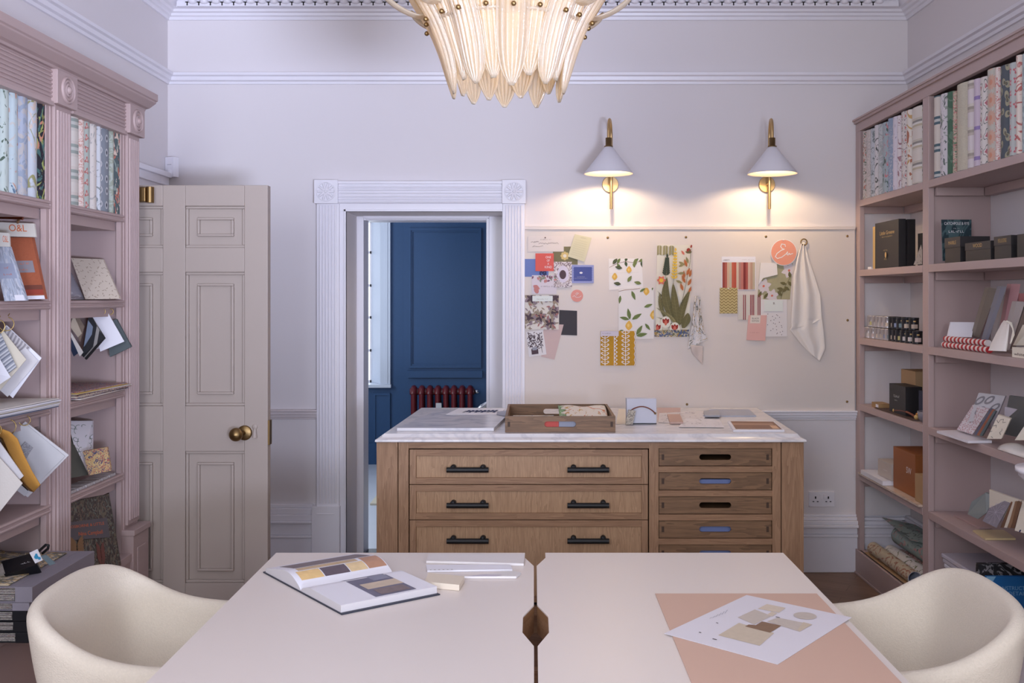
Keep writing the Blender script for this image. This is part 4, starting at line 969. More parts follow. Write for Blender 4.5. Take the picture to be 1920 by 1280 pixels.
def frond(s, base, tip, bow, w, m, rib=None, n=12):
    (a, b_), (c, d) = base, tip; L_, R_ = [], []
    for i in range(n+1):
        t = i/n; x = a+(c-a)*t+bow*math.sin(PI*t); y = b_+(d-b_)*t; ww = w*math.sin(PI*min(1, t*.93+.07))**.8; L_.append((x-ww, y)); R_.append((x+ww, y))
    for i in range(n): s.poly([L_[i], L_[i+1], R_[i+1], R_[i]], m)
    if rib:
        s.stroke([((p[0]+q_[0])/2, p[1]) for p, q_ in zip(L_, R_)], .0009, rib)
        for i in range(1, n): cx = (L_[i][0]+R_[i][0])/2; s.stroke([(L_[i][0], L_[i][1]+.012), (cx, L_[i][1]-.006), (R_[i][0], R_[i][1]+.012)], .0005, rib)
for i in range(11): frond(s, (.30, .30), (.02+.02*(i % 3), .46-.02*i), .05, .012, DGR)
frond(s, (.62, .05), (.30, .62), -.16, .13, OL, OL2); frond(s, (.30, .12), (.10, .44), -.06, .06, OL, OL2); frond(s, (.66, .05), (.48, .55), -.02, .11, OL, OL2); frond(s, (.70, .06), (.98, .48), -.06, .10, OL, OL2); frond(s, (.58, .06), (.0, .26), .10, .07, OL2, OL); frond(s, (.8, .02), (.92, .2), .02, .12, OL, OL2); frond(s, (.45, .05), (.02, .15), .1, .05, OL, OL2)
for (u, v, hgt, m, w_) in ((.26, .64, .20, DGR, .017), (.50, .60, .32, YEL, .014)):
    s.stroke([(u-.02, v-.06), (u+.02, v+hgt)], .0014, OL)
    for j in range(9):
        t = j/9; [s.leaf(u+.02*t, v+hgt*t, w_*(1.15-.5*t), w_*.55, PI/2+q_*(.85-.3*t), m) for q_ in (-1, 1)]
    s.leaf(u+.02, v+hgt, w_, w_*.5, PI/2, m)
s.stroke([(.72, .30), (.85, .55), (.95, .80), (.97, .95)], .0016, DGR)
for (u, v, a) in ((.76, .46, 1.9), (.82, .55, 2.0), (.86, .64, 1.2), (.9, .52, 1.1), (.78, .60, 1.6), (.92, .44, 1.0), (.86, .74, 1.9), (.94, .62, 1.3)): s.leaf(u, v, .030, .011, a, ORG, OL)
for (u, v, a) in ((.6, .66, .1), (.55, .58, -.4), (.62, .74, .5), (.62, .80, -.5), (.9, .78, 1.9)): s.leaf(u, v, .026, .010, a, OL2, OL)
for (u, v) in ((.12, .58),): [s.leaf(u, v, .017, .012, 2*PI*k/6, PK) for k in range(6)]; s.ell(u, v, .009, YEL)
for (u, v) in ((.28, .09), (.04, .02), (.54, .02)):
    s.ell(u, v, .022, CRM, .026); [s.leaf(u, v-.02, .022, .013, PI/2+.55*k, RED2) for k in (-1, 0, 1)]; s.ell(u, v-.005, .006, PK, .012)
s.ell(.90, .93, .009, RED2, .012); s.leaf(.78, .88, .02, .008, 2.2, PK); s.leaf(.96, .96, .018, .008, 1.2, RED2); [s.leaf(.9, .90, .014, .007, a, OL) for a in (2.6, 1.2, .5)]
fin(b, 'fabric_swatch', 'tall jungle botanical swatch with a yellow flower spike in the middle of the pinboard', 'fabric swatch')
def drape(b, left, right, m, folds=3, depth=.012, nv=30, nu=36, y0=.006, ph=0):
    def ev(pts, v):
        n = len(pts)-1; f_ = v*n; i = min(int(f_), n-1); f_ -= i; return tuple(pts[i][k]*(1-f_)+pts[i+1][k]*f_ for k in (0, 1))
    def fn(u, v):
        v = 1-v; L_, R_ = ev(left, v), ev(right, v); x, y = L_[0]*(1-u)+R_[0]*u, L_[1]*(1-u)+R_[1]*u
        return P(x, y, PY-y0-depth*(.5+.5*math.sin(u*2*PI*folds+ph+v*1.2))*(.35+.65*math.sin(PI*min(1, v+.08))))
    b.grid(fn, nu, nv, m)
b = MB(); drape(b, [z6(425, 570), z6(415, 700), z6(395, 850), z6(360, 1030)], [z6(470, 570), z6(478, 720), z6(500, 870), z6(535, 945)], foliage('blue_bird_print', (228, 222, 220), [(92, 98, 80), (196, 158, 88), (150, 158, 176)], 15, .60), 2, .02)
drape(b, [z6(385, 990), z6(395, 1030), z6(400, 1060)], [z6(495, 1000), z6(492, 1080), z6(490, 1158)], mat('cloth_back', (206, 192, 186), .9), 1, .008, 12, 12, .012)
o = b.build('fabric_swatch', solid=.0012); tag(o, 'gathered floral cloth hanging beside the tall jungle swatch', 'fabric swatch')
q = quad(rc(z6, 655, 233, 945, 520), 0); b = MB(); b.slab(q, (0, .0015, 0), PAPER); s = Sheet(b, q); s.g = 2.0
cols = [(150, 70, 62), (176, 96, 84), (206, 176, 150), (196, 184, 164), (190, 96, 76), (184, 88, 72), (206, 190, 172), (178, 130, 122), (192, 120, 110), (128, 52, 52), (170, 88, 80), (206, 176, 160), (188, 152, 132), (190, 176, 152)]
for i, c in enumerate(cols): s.rect(.02+.96*i/14, .02, .02+.96*(i+1)/14, .83, mat('stripe_%d' % i, c, .9))
s.text('LIBERTY', .04, .88, .005, INK, 'l', .2); s.lines(.96, .90, .0028, INK, 'r', .36); fin(b, 'fabric_swatch', 'red and cream striped swatch with a white header strip', 'fabric swatch')
b, s = card(rc(z6, 638, 500, 790, 720), chevron('gold_chevron', (150, 130, 84), (200, 184, 132), .012, .017), 2, .0022); pin(b, s.pt(.5, .97)); fin(b, 'fabric_swatch', 'olive gold chevron swatch overlapping the striped one', 'fabric swatch')
b, s = card(rc(z6, 795, 560, 1010, 775), mat('oat_linen', (214, 206, 196), .9), 1, .002)
for c in (.22, .29, .50, .56, .62, .80, .87): s.rect(c-.02, 0, c+.02, 1, mat('claret_stripe', (152, 76, 84), .9))
fin(b, 'fabric_swatch', 'oat linen swatch with claret red stripes', 'fabric swatch')
b, s = card(rc(z6, 990, 600, 1215, 918), mat('dotted_voile', (228, 222, 222), .9), 2, .0015)
for i in range(26): s.ell(.08+.86*RND.random(), .04+.58*(i+.5)/26, .0014, PLUM)
s.rect(.13, .68, .84, .98, mat('label_white', (224, 228, 224), .7)); s.text('R', .5, .86, .010, INK, 'c'); fin(b, 'fabric_swatch', 'white swatch scattered with black dots and a white label', 'fabric swatch')
b, s = card([z6(867, 948), z6(1028, 955), z6(1042, 735), z6(885, 735)], mat('blush_silk', (226, 176, 168), .6, bump=.4, bscale=60), 4, .0025)
s.rect(.12, .68, .66, 1, mat('label_cream', (226, 216, 206), .7)); s.text('BLACK', .39, .84, .007, INK, 'c', .38); s.text('EDITION', .39, .74, .007, INK, 'c', .38); s.lines(.4, .30, .004, mat('rose_print', (168, 112, 108), .8), 'c', .5)
fin(b, 'fabric_swatch', 'crinkled blush pink swatch with a cream label, lowest on the right', 'fabric swatch')
q = quad([z6(960, 598), z6(1240, 600), z6(1265, 290), z6(985, 285)], 0); b = MB(); b.slab(q, (0, .0012, 0), mat('sage_cloth', (168, 162, 130),   .9, var=.1, vscale=40)); s = Sheet(b, q); s.g = 2.3
FL = mat('daisy_print', (214, 204, 208), .8)
for (u, v, r) in ((.90, .80, .020), (.16, .36, .020), (.44, .10, .018)):
    for k in range(6): s.leaf(u, v, r, r*.7, 2*PI*k/6+.3, FL)
    s.ell(u, v, r*.2, PK)
s.stroke([(.72, .02), (.78, .30), (.92, .55), (1, .70)], .0014, OL)
for (u, v, a) in ((.74, .1, 2.4), (.75, .2, .8), (.77, .28, 3.0), (.80, .35, -.6), (.85, .42, 2.9), (.9, .5, -.9), (.95, .6, 1.8), (.76, .3, 3.9), (.03, .05, 1.2), (.2, .02, 1.0)): s.leaf(u, v, .017, .008, a, OL)
s.k += 60; s.poly([(0, 1), (.5, 1), (.55, .68), (.30, .62), (.12, .58), (.0, .40)], mat('white_cotton', (236, 230, 228), .9)); fin(b, 'fabric_swatch', 'sage green daisy swatch with its top corner folded over', 'fabric swatch')
b, s = disc(*z6(1187, 197), 24.6, mat('peach_pink', (232, 156, 132), .6), 6, WINK)
s.stroke([(.52, .80), (.42, .82), (.38, .72), (.44, .64), (.52, .62), (.40, .58), (.24, .46), (.18, .34), (.26, .27), (.42, .32), (.58, .44), (.64, .52), (.62, .42), (.66, .40), (.70, .47), (.73, .42), (.78, .44), (.84, .46)], .0030, WINK); s.stroke([(.44, .82), (.54, .80), (.56, .72)], .0026, WINK)
pin(b, s.pt(.48, .97)); fin(b, 'round_sign', 'large round peach pink sign with white script letters', 'sign')
# ring hook and white cloth
b = MB(); c = P(*z6(1360, 108), PY-.012); r = 26/4.5725*K
b.tube([c+Vector((r*math.cos(a), 0, r*math.sin(a))) for a in [2*PI*i/24 for i in range(25)]], .0036, DBRASS, 8); tag(b.build('ring_hook'), 'small dark metal ring holding the white cloth', 'hook')
b = MB(); CL = mat('white_muslin', (234, 226, 220), .95, bump=.15, bscale=300)
drape(b, [z6(1340, 110), z6(1300, 250), z6(1270, 400), z6(1265, 560), z6(1250, 800), z6(1255, 860)], [z6(1365, 110), z6(1400, 250), z6(1450, 400), z6(1500, 560), z6(1515, 760), z6(1450, 800)], CL, 2, .020)
drape(b, [z6(1265, 700), z6(1255, 830), z6(1240, 860), z6(1340, 990), z6(1420, 1070)], [z6(1500, 600), z6(1515, 760), z6(1530, 860), z6(1545, 1020), z6(1495, 1130)], CL, 2, .016, 30, 36, .004, 1)
o = b.build('muslin_cloth', solid=.001); tag(o, 'white muslin cloth hanging from a ring at the right of the pinboard', 'cloth')
# ================================================================ ON THE MARBLE WORKTOP
MZ = .9545
def T(x, y, dz_=0): return PZp(x, y, MZ+dz_)
def flat(pts, m, z=0, th=.001, draw=None):
    q = [T(x, y, z+th) for x, y in pts]; b = MB(); b.slab(q, (0, 0, -th), m); return b, Sheet(b, q)
b, s = flat([(744, 802), (926, 802), (962, 768), (822, 768)], MARB2, 0, .015); o = b.build('marble_slab', bevel=.002); tag(o, 'grey veined marble slab lying at the left end of the worktop', 'marble slab')
b, s = flat([(836, 776.5), (932, 776.5), (950, 765), (860, 765)], PAPER, .0155)
NV = mat('navy_ink', (40, 48, 92), .7)
for i in range(16): u = .25+.04*i; s.rect(u, .25+.1*(i % 3), u+.05, .55+.1*(i % 2), NV if i % 4 else mat('grey_print', (150, 150, 160), .6))
s.rect(.3, .42, .9, .52, NV); tag(b.build('printed_sheet'), 'white sheet with a navy sketch lying on the marble slab', 'paper')
b, s = flat([(931, 777), (948, 780), (968, 768), (932, 771)], mat('grey_lilac_card', (160, 164, 182), .6), .0165)
for i in range(5): s.stroke([(.1, .2+.15*i), (.9, .2+.15*i)], .001, PAPER)
tag(b.build('sample_card'), 'small grey lilac card between the marble slab and the wooden tray', 'card')
b, s = flat([(1155, 795), (1180, 795), (1190, 768), (1160, 766)], CREAM, .0, .001)
tag(b.build('sample_card'), 'cream sheet lying behind the wooden tray and the white box', 'paper')
t = MB(); ty0 = 4.677; xa, xb = (947-CX)*ty0/F, (1154-CX)*ty0/F
tray_mesh(t, xa, xb, ty0, 5.21, MZ+.0004, MZ+.0764, WALNUT); tag(t.build('wooden_tray', bevel=.0008), 'dark oak tray with slotted ends standing on the marble worktop', 'tray')
def tq(x0, y0, z0, x1, y1, z1, w0, w1): pass
b = MB(); FT = foliage('succulent_print', (228, 220, 210), [(206, 112, 60), (196, 150, 60)], 12, .60, (1, .5))
def fn(u, v): return (xa+.275+.225*u, ty0+.16+.32*v, MZ+.018+.058*math.sin(PI*(.12+.55*v))+.004*math.sin(u*9))
b.grid(fn, 14, 14, FT)
def fn2(u, v): return (xa+.262+.035*u, ty0+.155+.32*v, MZ+.018+.054*math.sin(PI*(.12+.55*v))+.006*abs(math.sin(v*12)))
b.grid(fn2, 4, 24, foliage('succulent_green', (120, 156, 108), [(66, 108, 66), (180, 200, 160)], 30, .5))
tag(b.build('folded_fabric', solid=.008), 'folded fabric with succulent and orange brush print inside the wooden tray', 'fabric')
b = MB(); b.box(xa+.03, xa+.24, ty0+.10, ty0+.42, MZ+.0165, MZ+.03, CREAM); s = Sheet(b, [Vector((xa+.03, ty0+.10, MZ+.03)), Vector((xa+.24, ty0+.10, MZ+.03)), Vector((xa+.24, ty0+.42, MZ+.03)), Vector((xa+.03, ty0+.42, MZ+.03))])
for i in range(30): s.leaf(RND.random(), RND.random(), .04, .006, RND.random()*6, mat('grey_print', (150, 150, 160), .6))
tag(b.build('brochure', bevel=.001), 'cream brochure with grey leaf drawing on the left inside the wooden tray', 'brochure')
b = MB(); b.box(xa+.18, xa+.255, ty0+.02, ty0+.06, MZ+.017, MZ+.055, mat('coral_red_card', (214, 92, 84), .7)); b.box(xa+.256, xa+.37, ty0+.02, ty0+.06, MZ+.017, MZ+.05, mat('grey_lilac_card', (160, 164, 182), .6)); b.box(xa+.18, xa+.37, ty0+.018, ty0+.062, MZ+.055, MZ+.058, PAPER)
tag(b.build('card_box'), 'red and grey card box seen through the slot of the wooden tray', 'box')
# white box with leather handle
WBX = mat('pale_grey_box', (204, 204, 216), .5)
yb = .6455*F/(795-CY); k1 = yb/F; xa2, xb2 = (1175-CX)*k1, (1231-CX)*k1; zt2 = H-(747-CY)*k1
bx = thing('gift_box', 'pale grey box with a leather handle standing beside the wooden tray', 'box', ((xa2+xb2)/2, yb, MZ))
b = MB(); b.box(xa2, xb2, yb, yb+.06, MZ+.004, zt2, WBX); b.build('body', bx, bevel=.003)
b = MB(); b.box(xa2, xb2, yb, yb+.062, MZ, MZ+.004, BLACK); b.build('base_strip', bx)
b = MB(); pth = [Vector((xa2+.018+(.125)*t_, yb-.004-.02*math.sin(PI*t_), zt2-.062+.030*math.sin(PI*t_)**.8-.012*t_)) for t_ in [i/14 for i in range(15)]]; b.tube(pth, .0028, mat('tan_leather', (124, 62, 40), .5), 8)
b.ball(pth[0], .006, DBRASS, 8); b.ball(pth[-1], .006, DBRASS, 8); b.build('handle', bx)
b = MB(); q = [P(1172, 796, yb-.03), P(1186, 797, yb-.03), P(1192, 770, yb-.008), P(1178, 768, yb-.008)]; q = [Vector((p.x, p.y, max(p.z, MZ+.002))) for p in q]
for i in range(5): b.slab([p+Vector((0, -.0025*i, .0006*i)) for p in q], (0, .0018, 0), foliage('swatch_tweed', (196, 186, 170), [(120, 110, 100)], 90, .5))
tag(b.build('swatch_bunch'), 'small bunch of tweed swatches leaning against the pale grey box', 'fabric swatch')
b, s = flat([(1233, 789), (1275, 789), (1276, 764), (1232, 764)], mat('blush_card', (206, 180, 176), .8), 0); tag(b.build('paper_sheet'), 'pale blush sheet lying right of the pale grey box', 'paper')
b, s = flat([(1234, 791), (1312, 797), (1330, 770), (1236, 774)], mat('sketch_paper', (226, 220, 222), .8), .0012)
for i in range(60): s.stroke([(RND.random(), RND.random()) for _ in range(1)]+[(RND.random(), RND.random()) for _ in range(0)], .001, INK) if False else s.leaf(RND.random(), RND.random(), .022, .004, RND.random()*6, mat('pencil_grey', (140, 132, 138), .8))
tag(b.build('sketch_sheet'), 'patterned sketch sheet beneath the pink sample block', 'paper')
b = MB(); q = [T(1256, 791, .012), T(1281, 791, .012), T(1275, 776, .012), T(1251, 776, .012)]; b.slab(q, (0, 0, -.0095), mat('dusty_pink_block', (198, 166, 154), .7)); tag(b.build('sample_block', bevel=.001), 'small dusty pink sample block on the sketch sheet', 'sample')
b, s = flat([(1272, 800), (1358, 801), (1350, 786), (1286, 784)], mat('lace_paper', (232, 228, 232), .8), .0024)
for i in range(40): s.leaf(RND.random(), RND.random(), .02, .006, RND.random()*6, mat('lace_line', (206, 202, 212), .8))
tag(b.build('lace_sheet'), 'white lacy patterned sheet in the middle right of the worktop', 'paper')
b = MB(); q = [T(1318, 779, .006), T(1418, 779, .006), T(1404, 767, .006), T(1330, 767, .006)]; b.slab(q, (0, 0, -.006), mat('blue_grey_board', (176, 180, 196), .5)); tag(b.build('sample_board'), 'flat blue grey board near the back right of the worktop', 'board')
b = MB(); q = [T(1322, 778.5, .016), T(1350, 778.5, .016), T(1348, 769, .016), T(1319, 769, .016)]; b.slab(q, (0, 0, -.0095), mat('silver_grey', (166, 168, 178), .35)); tag(b.build('sample_tin', bevel=.003), 'small silver grey case lying on the blue grey board', 'case')
b = MB(); q = [T(1375, 806, .008), T(1471, 806, .008), T(1452, 790, .008), T(1364, 789, .008)]; b.slab(q, (0, 0, -.008), PAPER); s = Sheet(b, q)
s.rect(.06, .10, .97, .97, mat('brown_cover', (138, 98, 76), .5)); s.rect(.06, .55, .9, .75, mat('tan_cover', (176, 138, 112), .5)); s.rect(.80, .15, .93, .5, mat('peach_cover', (226, 186, 150), .5))
tag(b.build('magazine'), 'brown covered magazine at the front right corner of the worktop', 'magazine')
# ================================================================ ON THE DESKS
S0 = Vector((-.668, 2.833, 0)); e1 = Vector((.811, .585, 0)).normalized()*.296; e2 = Vector((.621, -.783, 0)).normalized()*.25
bk = thing('open_book', 'large open book with dark cover and colour photographs on the left desk', 'book', (S0.x, S0.y, TZ))
up = Vector((0, 0, 1))
def zr(t): return .006+.020*min(1, t/.22)**.6 if t < .22 else .026-.004*(t-.22)
def zl(t): return .006+.040*math.sin(PI*min(1, t/.5)*.5)**.8*(1-max(0, t-.2)**1.3*1.05) if t > 0 else .006
def page(fz, sgn, t0, t1, s0, s1, off=0):
    return lambda u, v: S0+up*TZ+e1*(s0+(s1-s0)*v)+e2*sgn*(t0+(t1-t0)*u)+up*(fz(t0+(t1-t0)*u)+off)
for nm, sgn, fz, m_ in (('page_block', 1, zr, 1), ('page_block', -1, zl, 1)):
    b = MB(); nu = 24; b.grid(page(fz, sgn, .0, .985, 0, 1), nu, 2, PAPER)
    for s_ in (0, 1):
        for i in range(nu):
            ta, tb = .985*i/nu, .985*(i+1)/nu
            p = [page(fz, sgn, ta, tb, s_, s_)(0, 0), page(fz, sgn, ta, tb, s_, s_)(1, 0)]; lo = [S0+up*(TZ+.0035)+e1*s_+e2*sgn*ta, S0+up*(TZ+.0035)+e1*s_+e2*sgn*tb]
            b.add([p[0], p[1], lo[1], lo[0]], [(0, 1, 2, 3)], mat('page_edges', (206, 200, 200), .8))
    p = [page(fz, sgn, .985, .985, 0, 0)(0, 0), page(fz, sgn, .985, .985, 1, 1)(0, 0)]; b.add([p[0], p[1], S0+up*(TZ+.0035)+e1+e2*sgn*.985, S0+up*(TZ+.0035)+e2*sgn*.985], [(0, 1, 2, 3)], mat('page_edges', (206, 200, 200), .8))
    if sgn == 1:
        b.grid(page(fz, 1, .10, .94, .37, .80, .0006), 10, 2, mat('photo_slate', (112, 108, 128), .5, var=.25, vscale=30)); b.grid(page(fz, 1, .45, .66, .42, .80, .0010), 6, 2, mat('photo_sand', (206, 186, 164), .5, var=.15, vscale=40)); b.grid(page(fz, 1, .70, .90, .45, .76, .0011), 6, 2, mat('photo_umber', (128, 110, 110), .5, var=.3, vscale=60))
        b.grid(page(fz, 1, .14, .40, .60, .78, .0011), 6, 2, mat('photo_grey', (140, 140, 158), .5))
    else:
        for (t0, t1, s0, s1, c) in ((.12, .30, .06, .30, (226, 190, 130)), (.12, .30, .31, .58, (96, 82, 90)), (.12, .30, .59, .78, (222, 194, 148)), (.12, .42, .79, .99, (182, 136, 108)), (.45, .85, .1, .95, (128, 112, 114)), (.32, .42, .10, .75, (196, 168, 130))): b.grid(page(fz, -1, t0, t1, s0, s1, .0006), 8, 2, mat('photo_%d' % int(c[0]*7+c[1]), c, .45, var=.2, vscale=50))
    b.build(nm, bk)
b = MB()
for sgn in (1, -1): q = [S0+up*TZ-e1*.012, S0+up*TZ-e1*.012+e2*sgn*1.03, S0+up*TZ+e1*1.012+e2*sgn*1.03, S0+up*TZ+e1*1.012]; b.slab([p+up*.0003 for p in q], (0, 0, .0032), mat('dark_slate_cover', (40, 44, 58), .5))
b.build('cover', bk)
def dflat(pts, m, z, th):
    q = [TP(x, y, TZ+z+th) for x, y in pts]; b = MB(); b.slab(q, (0, 0, -th), m); return b, Sheet(b, q)
ED = mat('grey_edge', (176, 168, 160), .5)
b, s = dflat([(799, 1051), (982, 1056), (984, 1038), (804, 1038)], mat('off_white_board', (226, 220, 218), .5), .0005, .008); tag(b.build('sample_board', bevel=.001), 'long off-white sample board at the far edge of the left desk', 'sample board')
b, s = dflat([(801, 1069), (961, 1067), (957, 1058), (799, 1058)], PAPER, .0005, .006); 
for i in range(6): s.ell(.04+.05*i, .06, .003, ED)
tag(b.build('paper_stack', bevel=.001), 'narrow stack of white papers just in front of the long sample board', 'paper stack')
b, s = dflat([(866, 1080), (968, 1080), (977, 1073), (963, 1070), (850, 1071)][:4], mat('off_white_board', (226, 220, 218), .5), .0005, .007); s.rect(.1, .0, .62, .32, mat('label_lilac', (206, 198, 210), .7)); s.lines(.36, .05, .004, mat('grey_print', (150, 150, 160), .6), 'c', .4)
tag(b.build('sample_board', bevel=.001), 'short white sample board with a label beside the cream block', 'sample board')
b, s = dflat([(796, 1090), (861, 1096), (871, 1080), (803, 1073)], mat('cream_block', (226, 212, 192), .6), .0005, .018); tag(b.build('sample_block', bevel=.002), 'cream rectangular sample block lying on the left desk', 'sample')
b = MB(); b.box(.347, .808, 2.02, 2.813, TZ+.0004, TZ+.003, mat('dusty_pink_board', (212, 176, 156), .6)); tag(b.build('mood_board', bevel=.0006), 'large dusty pink board lying on the right desk', 'board')
c4 = [(1245, 1187), (1458, 1245), (1597, 1157), (1400, 1115)]
b = MB(); q = [PZp(x, y, TZ+.0045) for x, y in c4]; b.slab(q, (0, 0, -.0008), mat('lilac_white_paper', (228, 223, 228), .7)); s = Sheet(b, q)
# u runs from left corner to near corner, v from left corner to far corner
def inv(x, y):
    p = PZp(x, y, TZ+.0045)-s.c[0]; a = s.c[1]-s.c[0]; c = s.c[3]-s.c[0]; d = a.x*c.y-a.y*c.x; return ((p.x*c.y-p.y*c.x)/d, (a.x*p.y-a.y*p.x)/d)
def z7(x, y): return inv(1200+x/4.3636, 1080+y/4.3636)
SA, SB, SC, SD, SE = mat('sand_swatch', (216, 200, 180), .6, var=.08, vscale=60), mat('beige_swatch', (206, 190, 168), .6, var=.08, vscale=60), mat('walnut_swatch', (124, 92, 70), .5, var=.2, vscale=40), mat('greige_swatch', (200, 188, 176), .6, var=.1, vscale=50), mat('brown_swatch', (140, 108, 84), .5)
s.poly([z7(800, 340), z7(935, 400), z7(1080, 330), z7(940, 275)], SD); s.poly([z7(640, 485), z7(980, 572), z7(1100, 470), z7(810, 385)], SB); s.poly([z7(965, 270), z7(1140, 305), z7(1195, 265), z7(1040, 232)], SA); s.poly([z7(1040, 375), z7(1310, 462), z7(1415, 405), z7(1130, 345)], SD)
s.poly([z7(1040, 320), z7(1085, 335), z7(1125, 310), z7(1080, 295)], SA); s.poly([z7(860, 415), z7(1065, 468), z7(1160, 412), z7(1000, 375), z7(950, 405), z7(890, 400)], SC); s.poly([z7(1290, 450), z7(1310, 462), z7(1415, 405), z7(1340, 385)], SE if False else SB)
e = z7(1355, 333); s.ell(e[0], e[1], .030, SD, .030, 28)
GP = mat('grey_print', (150, 150, 160), .6)
for (x, y, w_) in ((590, 515, .012), (480, 462, .006), (620, 385, .006), (1110, 340, .012)): e = z7(x, y); s.rect(e[0], e[1], e[0]+w_/s.W, e[1]+.004/s.H, PLUM)
for i in range(6): a_, b_2 = z7(570+i*25, 350-i*8), z7(590+i*25, 340-i*12); s.stroke([a_, b_2], .001, GP)
tag(b.build('mood_board_print'), 'large white print with beige material collage lying askew on the dusty pink board', 'print')
# ================================================================ CONTENTS OF THE LEFT BOOKCASE
def spine_book(ya, yb, z0, z1, xf, sgn, m, name, label, cat, group, depth=.22, bulge=.012):
    """fabric book standing on a shelf, rounded spine facing the room. sgn=+1 spine faces +x, -1 faces -x"""
    b = MB(); g = .0012; W = yb-ya-2*g
    def fn(u, v):
        k = 1-abs(2*u-1)**2.6
        return (xf+sgn*(bulge*k-.001), ya+g+W*u, z0+.0005+(z1-z0)*v)
    b.grid(fn, 14, 2, m, uvs=lambda u, v: (ya+W*u*1.15, (z1-z0)*v+ya))
    for u in (0, 1):
        y = ya+g+W*u; q = [Vector((xf-sgn*.001, y, z0+.0005)), Vector((xf-sgn*depth, y, z0+.0005)), Vector((xf-sgn*depth, y, z1+.0005)), Vector((xf-sgn*.001, y, z1+.0005))]
        b.add(q, [(0, 1, 2, 3)], m, uvs=[(0, 0), (depth, 0), (depth, z1-z0), (0, z1-z0)])
    for z in (z0+.0005, z1+.0005):
        top = [Vector(fn(i/14, 0 if z < z0+.01 else 1)) for i in range(15)]+[Vector((xf-sgn*depth, yb-g, z)), Vector((xf-sgn*depth, ya+g, z))]
        b.add(top, [tuple(range(len(top)))], PAPER)
    b.add([(xf-sgn*depth, ya+g, z0+.0005), (xf-sgn*depth, yb-g, z0+.0005), (xf-sgn*depth, yb-g, z1+.0005), (xf-sgn*depth, ya+g, z1+.0005)], [(0, 1, 2, 3)], m)
    return tag(b.build(name), label, cat, group)
XF = LX-.020
def LY(x): return XF*F/(x-CX)
g1 = 'fabric books in the top bays of the left bookcase'
nb = [(-34, -17, foliage('peacock_print', (196, 206, 204), [(90, 120, 100), (200, 150, 110)], 9, .56), 'grey green spine with peacocks'), (-17, -1, foliage('mist_print', (206, 212, 214), [(170, 184, 190)], 12, .5), 'misty pale blue spine'),
 (-1, 16, foliage('tree_print', (200, 212, 206), [(92, 116, 92), (60, 84, 66)], 11, .60, (1, .6)), 'pale mint spine with dark green trees'),
 (16.5, 33, foliage('bird_print', (192, 206, 210), [(206, 150, 128), (60, 96, 132), (206, 206, 200)], 11, .60, (1, .7)), 'pale blue spine with a bird of paradise'),
 (33, 52, foliage('sky_print', (176, 184, 200), [(196, 192, 190), (150, 166, 190)], 10, .52), 'soft blue grey cloudy spine'),
 (52, 69, foliage('magnolia_print', (198, 204, 212), [(150, 148, 88), (226, 206, 190)], 12, .60, (1, .6)), 'pale grey spine with magnolia branches'),
 (69.5, 90, foliage('midnight_print', (34, 32, 42), [(40, 88, 84), (196, 120, 88), (150, 160, 70)], 13, .57, (1.2, .6)), 'near-black spine with willow fronds')]
for i, (a, c, m, d) in enumerate(nb): spine_book(LY(a), LY(c)-.001, 1.953, 2.372, XF, 1, m, 'fabric_book', '%s, nearer top bay, left bookcase' % d.replace('spine', 'fabric book spine'), 'fabric book', g1)
fb = [(131.5, 147, stripes('dotted_band', [(222, 214, 204), (222, 214, 204), (212, 206, 196), (160, 168, 160), (206, 206, 198), (160, 168, 160), (216, 206, 196), (222, 214, 204)], .0125, 1), 'cream spine with dotted green bands'),
 (147.5, 156, foliage('coral_speckle', (226, 208, 198), [(212, 150, 134)], 45, .52), 'narrow cream and coral spine'),
 (156.5, 167, motif('red_bud', (176, 184, 176), (182, 92, 84), .34, 3, .030, .045, (214, 196, 186), 0, 0, .3), 'sage spine with red buds'),
 (167.5, 180, foliage('cream_sprig', (222, 214, 206), [(188, 184, 180)], 16, .60), 'ivory spine with faint sprigs'),
 (180.5, 187, foliage('grey_leafy', (206, 208, 212), [(130, 138, 140)], 24, .58), 'narrow pale grey leafy spine'),
 (187.5, 204, motif('grey_medallion', (136, 142, 150), (210, 210, 212), .30, 1, .045, .055, (58, 62, 70), .35, .15, 0), 'slate grey spine with ringed medallions'),
 (204.5, 211, foliage('celadon', (176, 184, 174), [(150, 160, 140)], 20, .5), 'narrow celadon spine'),
 (211.5, 226, foliage('red_bloom', (84, 98, 100), [(196, 96, 74), (226, 200, 180), (130, 150, 140)], 13, .58, (1, .7)), 'dark grey spine with large red blooms')]
for i, (a, c, m, d) in enumerate(fb): spine_book(LY(a), LY(c)-.001, 1.953, 2.372, XF, 1, m, 'fabric_book', '%s, farther top bay, left bookcase' % d.replace('spine', 'fabric book spine'), 'fabric book', g1)
def lp(x, y, X=None): return PXp(x, y, LX-.06 if X is None else X)
def slabpx(pts, m, d=(0, .006, 0), Y=None, X=None):
    if Y is not None:
        Ys = Y if isinstance(Y, (list, tuple)) else [Y]*4; q = [P(x, y, yy) for (x, y), yy in zip(pts, Ys)]
    else: q = [PXp(x, y, X) for x, y in pts]
    b = MB(); b.slab(q, d, m); return b, Sheet(b, q)
def z9(x, y): return (x/7.108, 400+y/7.108)
TER = mat('terracotta_weave', (168, 92, 62), .9, bump=.6, bscale=300, var=.12, vscale=120)
RB = mat('orange_print', (214, 108, 56), .7)
